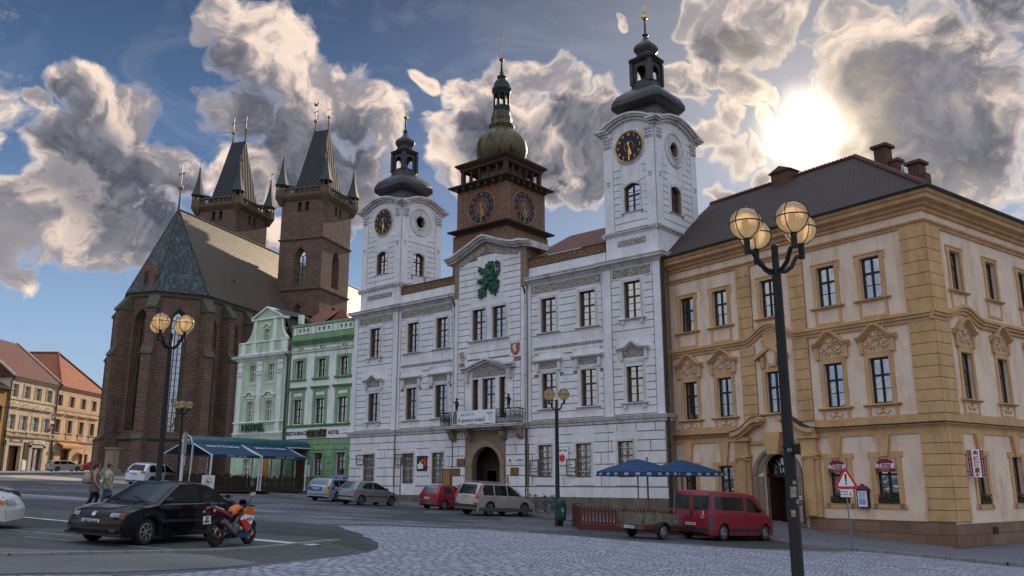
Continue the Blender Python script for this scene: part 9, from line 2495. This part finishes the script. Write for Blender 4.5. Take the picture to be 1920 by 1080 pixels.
for sy in(-1,1):
 y=sy*.185;yi=sy*.12
 def panel(name,pts,mat_,dy=0):
  mb=MB();ya,yb=sorted((yi,y+sy*dy));mb.ext(pts,ya,yb);return mb.build(name,mat_,t)
 panel('upper_fairing',[(.20,.68),(.50,.60),(.66,.70),(.60,.86),(.46,.92),(.34,.84)],M_ORG)
 wp=panel('white_band',[(.14,.58),(.52,.45),(.60,.56),(.66,.66),(.24,.70)],M_SIGNW,.004)
 mb=MB();M=Matrix.Translation((.40,y+sy*.006,.565))@(Matrix.Rotation(R(-12),4,'Y')if sy<0 else Matrix.Rotation(PI,4,'Z')@Matrix.Rotation(R(12),4,'Y'))@Matrix.Rotation(PI/2,4,'X');mb.text('REPSOL',.12,0,0,0,M=M,bold=.005,sx=.9);mb.build('lettering',M_BLACKP,wp)
 panel('red_wedge',[(.10,.56),(.30,.30),(.36,.30),(.50,.46),(.22,.60)],M_REDF,.008)
 panel('belly_fairing',[(-.05,.17),(.36,.16),(.44,.30),(.40,.36),(.24,.30),(-.02,.27)],M_NAVF)
loft('nose_fairing',[(.38,.88,.05,.14),(.50,.86,.12,.16),(.62,.80,.13,.12),(.70,.74,.07,.06)],M_NAVF)
mb=MB();mb.add([(.42,-.11,.94),(.42,.11,.94),(.62,-.07,.90),(.62,.07,.90),(.44,-.08,1.07),(.44,.08,1.07)],[(0,2,4),(1,5,3),(2,3,5,4)]);mb.build('windscreen',M_CGL,t)
mb=MB();mb.ball((.68,0,.76),.06,10,6);mb.build('headlight',M_WHL,t)
vs=[]
mb=MB()
for i in range(9):
 a=PI*(.12+.62*i/8)
 for yy in(-.06,.06):vs.append((wb+.32*math.cos(a),yy,.30+.32*math.sin(a)))
mb.add(vs,[(2*i,2*i+1,2*i+3,2*i+2)for i in range(8)]);mb.build('front_mudguard',pmat('blue_mudguard',(.02,.10,.42),None,.3,4,coat=.6),t)
mb=MB();mb.tube([(.36,-.34,.90),(.40,-.12,.93),(.40,.12,.93),(.36,.34,.90)],.014,6);mb.tube([(.33,-.38,.89),(.37,-.24,.91)],.02,8);mb.tube([(.33,.38,.89),(.37,.24,.91)],.02,8);mb.tube([(.42,-.36,.90),(.46,-.2,.92)],.008,5);mb.build('handlebar',M_BLKPL,t)
for sy in(-1,1):
 mb=MB();mb.tube([(.44,sy*.14,.94),(.38,sy*.30,1.10),(.36,sy*.34,1.14)],.010,5);st=mb.build('mirror_stalk',M_BLKPL,t)
 mb=MB();n=14;mb.add([(.335,sy*.35+.085*math.cos(2*PI*i/n),1.17+.05*math.sin(2*PI*i/n))for i in range(n)]+[(.36,sy*.35+.085*math.cos(2*PI*i/n),1.17+.05*math.sin(2*PI*i/n))for i in range(n)],[tuple(range(n)),tuple(reversed(range(n,2*n)))]+[(i,i+n,(i+1)%n+n,(i+1)%n)for i in range(n)])
 mb.build('mirror',pmat('mirror_silver',(.8,.85,.95),None,.05,3,metal=1.0),st)
mb=MB();mb.tube([(-.05,.12,.30),(-.10,.24,.03),(-.16,.26,.02)],.014,5);mb.build('side_stand',M_BLKPL,t)
# ============================ bicycles
M_BK={'dark':pmat('dark_bike_paint',(.02,.022,.025),None,.4,4),'blue':pmat('blue_bike_paint',(.03,.10,.30),None,.35,4),'red':pmat('red_bike_paint',(.30,.03,.03),None,.35,4),'silver':pmat('silver_bike_paint',(.35,.37,.40),None,.35,4,metal=.4)}
def bicycle(x,y,az,colr,label):
 t=bpy.data.objects.new('bicycle',None);col.objects.link(t)
 z=g(x,y)+.22;M=Matrix.Translation((x,y,z))@Matrix.Rotation(R(90-az),4,'Z')@Matrix.Rotation(R(7),4,'X');t.matrix_world=M
 tag(t,label,'bicycle','bicycles standing along the town hall wall')
 for wx in(-.52,.52):
  if 'bw' not in WCACHE:
   mb=MB();mb.torus((0,0,0),.325,.02,'y',32,6);WCACHE['bw']=mb.mesh('wheel',M_TYRE,smooth=60)
   mb=MB();mb.torus((0,0,0),.305,.010,'y',32,5)
   for i in range(18):a=i*PI/9;mb.tube([(0,0,0),(.3*math.cos(a),0,.3*math.sin(a))],.002,3)
   mb.tube([(0,-.04,0),(0,.04,0)],.02,6);WCACHE['br']=mb.mesh('rim',M_RIM)
  w1=link('wheel',WCACHE['bw'],t,(wx,0,.345));link('rim',WCACHE['br'],w1)
 mb=MB();bb=(-.08,0,.30);st=(-.20,0,.82);hd=(.34,0,.80)
 for a,b,r_ in((bb,st,.016),(bb,(.36,0,.66),.018),(st,hd,.016),(bb,(-.52,0,.345),.011),(st,(-.52,0,.345),.010),((.34,0,.86),(.52,0,.345),.014)):mb.tube([a,b],r_,6)
 mb.build('frame',M_BK[colr],t)
 mb=MB();mb.tube([(.28,-.27,.98),(.33,-.15,1.0),(.36,0,.98),(.33,.15,1.0),(.28,.27,.98)],.012,6);mb.tube([(.34,0,.84),(.36,0,.98)],.013,6);mb.build('handlebar',M_BLKPL,t)
 mb=MB();mb.ball((-.24,0,.96),.11,10,6,.3);mb.tube([(-.20,0,.80),(-.23,0,.94)],.012,5);mb.build('saddle',M_BLKPL,t)
 mb=MB();mb.tube([(-.08,.07,.30),(-.02,.07,.14),(-.02,.15,.14)],.010,5);mb.tube([(-.08,-.07,.30),(-.14,-.07,.46),(-.14,-.15,.46)],.010,5);mb.torus((-.08,.05,.30),.09,.008,'y',16,4);mb.build('crank',M_ENG,t)
for i,(px_,Y,az,c_,lb)in enumerate(((993,51.9,20,'silver','silver bicycle seen nearly end-on beside the downpipe, leftmost of the bicycles'),(1010,51.5,75,'dark','dark bicycle with a pale front tyre, second from the downpipe'),(1026,51.0,60,'blue','blue bicycle in the middle of the row'),(1036,50.0,35,'blue','blue bicycle just left of the two-globe lamp post'),(1066,49.3,105,'red','red bicycle right of the two-globe lamp post'))):
 r_=ray(px_,930);bicycle(r_.x/r_.y*Y,Y,az,c_,lb)
# ============================ people
M_SKIN=pmat('fair_skin',(.44,.24,.17),(.38,.20,.14),.6,5);M_SKIN2=pmat('tanned_skin',(.36,.19,.13),(.30,.155,.11),.6,5)  # woman's skin is the lighter of the two tones
M_HAIRB=pmat('dark_red_brown_hair',(.05,.018,.012),(.03,.012,.01),.5,20);M_HAIRD=pmat('short_dark_hair',(.045,.03,.022),(.03,.02,.016),.6,20)
def skin_obj(name,pts,edges,rad,mat_,parent,sub=2,root=0):
 me=bpy.data.meshes.new(name);me.from_pydata(pts,edges,[]);me.materials.append(mat_)
 o=link(name,me,parent)
 md=o.modifiers.new('skin','SKIN');md.use_smooth_shade=True
 sk=me.skin_vertices[0].data if me.skin_vertices else None
 if sk is None:
  bpy.context.view_layer.objects.active=o;sk=me.skin_vertices[0].data
 for i,r_ in enumerate(rad):sk[i].radius=(r_,r_)if not isinstance(r_,tuple)else r_;sk[i].use_root=(i==root)
 s2=o.modifiers.new('sub','SUBSURF');s2.levels=sub;s2.render_levels=sub
 return o
def person(x,y,az,h,woman,label):
 t=empty('person',(x,y,g(x,y)),R(90-az),label,'person');s_=h/1.75
 J={'pel':(0,0,.95),'sp':(.0,0,1.15),'ch':(.02,0,1.33),'nk':(.01,0,1.47),'hd0':(.03,0,1.55),'hd1':(.035,0,1.66),'hL':(.0,.09,.90),'kL':(.12,.10,.50),'aL':(.02,.10,.09),'tL':(.20,.10,.035),'hR':(0,-.09,.90),'kR':(-.04,-.10,.49),'aR':(-.22,-.10,.13),'tR':(-.06,-.10,.03),'sL':(.0,.19,1.40),'eL':(-.06,.24,1.11),'wL':(.04,.25,.87),'pL':(.07,.25,.80),'sR':(.0,-.19,1.40),'eR':(-.03,-.25,1.11),'wR':(.10,-.25,.88),'pR':(.13,-.25,.81)}
 if woman:J['eR']=(.02,-.24,1.10);J['wR']=(.16,-.20,.90);J['pR']=(.20,-.18,.84)
 E_=[('pel','sp'),('sp','ch'),('ch','nk'),('nk','hd0'),('hd0','hd1'),('pel','hL'),('hL','kL'),('kL','aL'),('aL','tL'),('pel','hR'),('hR','kR'),('kR','aR'),('aR','tR'),('ch','sL'),('sL','eL'),('eL','wL'),('wL','pL'),('ch','sR'),('sR','eR'),('eR','wR'),('wR','pR')]
 Rr={'pel':.135,'sp':.12,'ch':.135,'nk':.055,'hd0':.075,'hd1':.085,'hL':.095,'kL':.062,'aL':.042,'tL':.035,'hR':.095,'kR':.062,'aR':.042,'tR':.035,'sL':.062,'eL':.042,'wL':.028,'pL':.030,'sR':.062,'eR':.042,'wR':.028,'pR':.030}
 if not woman:Rr['sp']=.14;Rr['ch']=.15;Rr['eL']=Rr['eR']=.046
 names=list(J);idx={n_:i for i,n_ in enumerate(names)}
 pts=[tuple(c*s_ for c in J[n_])for n_ in names];eds=[(idx[a],idx[b])for a,b in E_];rad=[Rr[n_]*s_ for n_ in names]
 for sd,pn,wn in((1,'pL','wL'),(-1,'pR','wR')):
  p=Vector(pts[idx[pn]]);d=(p-Vector(pts[idx[wn]])).normalized();ac=Vector((1,0,0))-d*d.x;ac.normalize()
  for k_ in range(4):
   b0=len(pts);ln=[.062,.072,.068,.052][k_]*s_;o_=ac*(.024-.016*k_)*s_
   q1=p+d*.02*s_+o_;q2=q1+d*ln*.55;q3=q2+(d*.85+Vector((.25,-sd*.4,0))).normalized()*ln*.5
   pts+=[tuple(q1),tuple(q2),tuple(q3)];eds+=[(idx[pn],b0),(b0,b0+1),(b0+1,b0+2)];rad+=[.010*s_,.009*s_,.008*s_]
  b0=len(pts);q1=p-d*.03*s_+ac*.035*s_;q2=q1+(d+ac*.6).normalized()*.045*s_
  pts+=[tuple(q1),tuple(q2)];eds+=[(idx[pn],b0),(b0,b0+1)];rad+=[.011*s_,.009*s_]
 sk=M_SKIN if woman else M_SKIN2
 skin_obj('body',pts,eds,rad,sk,t)
 hc=Vector((.045,0,1.635))*s_
 mb=MB();n=20;m=14;vs=[]
 for i in range(m+1):
  ph=PI*i/m;
  for j in range(n):
   a=2*PI*j/n;X,Y_,Z_=math.sin(ph)*math.cos(a),math.sin(ph)*math.sin(a),math.cos(ph)
   r_=Vector((X*.098,Y_*.077,Z_*.122))
   if X>.3 and Z_<0:r_.x*=1-.12*(-Z_);r_.y*=1+.25*Z_
   if X>.85 and-.35<Z_<.15:r_.x+=.022*max(0,1-abs(Y_)*5)
   vs.append(tuple(hc+r_*s_))
 mb.add(vs,[(i*n+j,(i+1)*n+j,(i+1)*n+(j+1)%n,i*n+(j+1)%n)for i in range(m)for j in range(n)])
 for sd in(-1,1):mb.ball(tuple(hc+Vector((-.005,sd*.078,-.01))*s_),.022*s_,8,6,1.3)
 mb.tube([tuple(hc+Vector((.092,-.02,-.062))*s_),tuple(hc+Vector((.096,0,-.064))*s_),tuple(hc+Vector((.092,.02,-.062))*s_)],.006*s_,5)
 mb.build('head',sk,t,smooth=80)
 mb=MB()
 for sd in(-1,1):mb.ball(tuple(hc+Vector((.086,sd*.032,.012))*s_),.024*s_,10,6,.8);mb.tube([tuple(hc+Vector((.08,sd*.055,.016))*s_),tuple(hc+Vector((-.01,sd*.082,.012))*s_)],.004*s_,4)
 mb.build('sunglasses',M_BLACKP,t)
 mb=MB()
 if woman:
  mb.ball(tuple(hc+Vector((-.022,0,.025))*s_),.102*s_,16,10,1.1);mb.ball(tuple(hc+Vector((-.10,0,-.04))*s_),.068*s_,12,8,1.3);mb.ball(tuple(hc+Vector((-.08,0,-.13))*s_),.05*s_,10,8,1.3)
  mb.ball(tuple(hc+Vector((-.06,0,.10))*s_),.05*s_,10,8)
 else:
  mb.ball(tuple(hc+Vector((-.026,0,.014))*s_),.096*s_,16,10,1.08)
 mb.build('hair',M_HAIRB if woman else M_HAIRD,t,smooth=80)
 def shell(mb,secs,n=20):
  """secs: (x, y, z, half depth, half width)"""
  vs=[]
  for(x_,y_,z_,rx,ry)in secs:
   for q_ in range(n):
    a=2*PI*q_/n;f=1+.025*math.sin(a*5+z_*17)
    vs.append(((x_+rx*f*math.cos(a))*s_,(y_+ry*f*math.sin(a))*s_,z_*s_))
  m_=len(secs);mb.add(vs,[(q_*n+r_,q_*n+(r_+1)%n,(q_+1)*n+(r_+1)%n,(q_+1)*n+r_)for q_ in range(m_-1)for r_ in range(n)])
 def limb(mb,pts_,rad_,n=12):mb.tube([tuple(Vector(p_)*s_)for p_ in pts_],[r_*s_ for r_ in rad_],n)
 tm=pmat('black_trousers',(.012,.012,.013),None,.8,6)if woman else pmat('blue_jeans',(.05,.10,.19),(.035,.07,.14),.9,8,bump=.4)
 mb=MB();shell(mb,[(0,0,.74,.10,.14),(0,0,.80,.135,.175),(0,0,.90,.145,.185),(0,0,1.0,.135,.165),(0,0,1.02,.10,.13)])
 for sd,yy in(('L',.095),('R',-.095)):
  H_,K_,A_=J['h'+sd],J['k'+sd],J['a'+sd];md_=[(H_[c_]+K_[c_])/2 for c_ in range(3)];m2_=[(K_[c_]+A_[c_])/2 for c_ in range(3)]
  limb(mb,[H_,(md_[0]+.01,md_[1],md_[2]),K_,m2_,(A_[0],A_[1],A_[2]+.0)],[.108,.100,.078,.070,.066])
 mb.build('trousers' if woman else 'jeans',tm,t,smooth=70)
 if woman:
  mt=pmat('taupe_top',(.135,.115,.10),(.10,.085,.075),.9,8,bump=.4)
  mb=MB();shell(mb,[(0,0,.70,.19,.225),(0,0,.78,.185,.22),(0,0,.92,.17,.205),(.005,0,1.06,.15,.175),(.01,0,1.15,.15,.168),(.025,0,1.26,.165,.175),(.02,0,1.33,.155,.172),(.015,0,1.38,.12,.15),(.01,0,1.40,.07,.11)])
  for sd in(-1,1):mb.tube([tuple(Vector((.13,sd*.07,1.32))*s_),tuple(Vector((.045,sd*.085,1.455))*s_),tuple(Vector((-.11,sd*.08,1.34))*s_)],.020*s_,6)
  mb.build('tunic',mt,t,smooth=70)
 else:
  m=pmat('pale_checked_shirt',(.46,.46,.34),(.17,.24,.20),.9,9,sc3=(1,1,1))
  mb=MB();shell(mb,[(0,0,.80,.175,.20),(0,0,.88,.18,.205),(0,0,1.0,.178,.195),(.01,0,1.12,.175,.19),(.02,0,1.25,.172,.20),(.02,0,1.34,.165,.215),(.01,0,1.41,.125,.20),(.005,0,1.455,.085,.11),(.005,0,1.49,.068,.072)])
  for sd in(-1,1):
   E2=J['eL']if sd>0 else J['eR'];S2=(.0,sd*.17,1.385);M2=((S2[0]+E2[0])/2,(S2[1]+E2[1])/2+sd*.01,(S2[2]+E2[2])/2-.02)
   limb(mb,[(0,sd*.10,1.38),S2,M2,(E2[0]+.01,E2[1]-sd*.005,E2[2]+.06)],[.07,.085,.075,.072])
  mb.build('shirt',m,t,smooth=70)
  mb=MB();mb.tube([tuple(Vector(p)*s_)for p in((.08,.05,1.48),(.195,-.06,1.28),(.18,-.15,1.05),(.08,-.215,.92))],.009,5);mb.build('shoulder_strap',M_BLACKP,t)
 for sd in 'LR':
  a,b=Vector(J['a'+sd])*s_,Vector(J['t'+sd])*s_;d_=(b-a);d_.z=0;d_.normalize()
  mb=MB();mb.tube([tuple(a-d_*.05+Vector((0,0,-.045))),tuple(a.lerp(b,.5)+Vector((0,0,-.02))),tuple(b+d_*.03)],[.04,.045,.03],8);mb.build('shoe',M_BLACKP,t,smooth=60)
 return t
p1=person(-15.15,31.6,72,1.70,True,'woman in a taupe sleeveless top and sunglasses walking, a backpack on her')
p2=person(-14.85,31.95,72,1.74,False,'man in a pale checked shirt, jeans and sunglasses walking beside the woman')
M=p1.matrix_basis
t=empty('backpack',tuple(Matrix.Translation(p1.location)@Matrix.Rotation(p1.rotation_euler.z,4,'Z')@Vector((-.25,0,1.16))),p1.rotation_euler.z,'beige canvas backpack on the walking woman','backpack')
M_BEI=pmat('beige_canvas',(.36,.32,.25),(.27,.24,.19),.9,7,bump=.4)
mb=MB();mb.ball((0,0,0),.17,18,12,1.25);mb.ball((-.10,0,-.05),.10,12,8,1.1);mb.box(-.12,.10,-.10,.10,.12,.20);mb.build('bag',M_BEI,t,smooth=80)
mb=MB()
for sd in(-1,1):mb.tube([(.08,sd*.10,.20),(.20,sd*.12,.28),(.33,sd*.13,.24),(.42,sd*.14,.10),(.40,sd*.17,-.04),(.22,sd*.19,-.10),(.08,sd*.13,-.12)],.014,5)
mb.build('shoulder_strap',M_BEI,t)
# ============================ the sunlit side of the square behind the viewer (seen only in the window panes)
OPP=['cream','rose','yellow','grey','buff','green','salmon']
OM=[pmat('sunlit_wall_'+n_,c_,None,.9,1.0)for n_,c_ in zip(OPP,((.55,.44,.30),(.50,.30,.24),(.55,.40,.18),(.42,.40,.38),(.52,.40,.28),(.34,.42,.28),(.52,.32,.20)))]
for i in range(7):
 w_=13;x=-52+i*15.5;y=-16-5*math.cos(i*1.3);h=10.5+2.0*math.sin(i*2.3)
 t=empty('town_house',(x,y,g(x)),PI,OPP[i]+' rendered house across the square, reflected in the windows','building')
 mb=MB();mb.box(-w_/2-1,w_/2+1,0,9,-2,h);mb.build('wall',OM[i],t)
 mb=MB();mb.prof([(-.5,h),(4.5,h+4.5),(9.5,h)],-w_/2-1.2,w_/2+1.2);mb.build('roof',M_REDTILE,t)
 for r_ in range(3):
  for c_ in range(4):mb=MB();mb.box(-.55,.55,-.05,.02,0,1.8);mb.build('window',M_DARKW,t,loc=(-4.8+3.2*c_,0,1.4+r_*3.3))
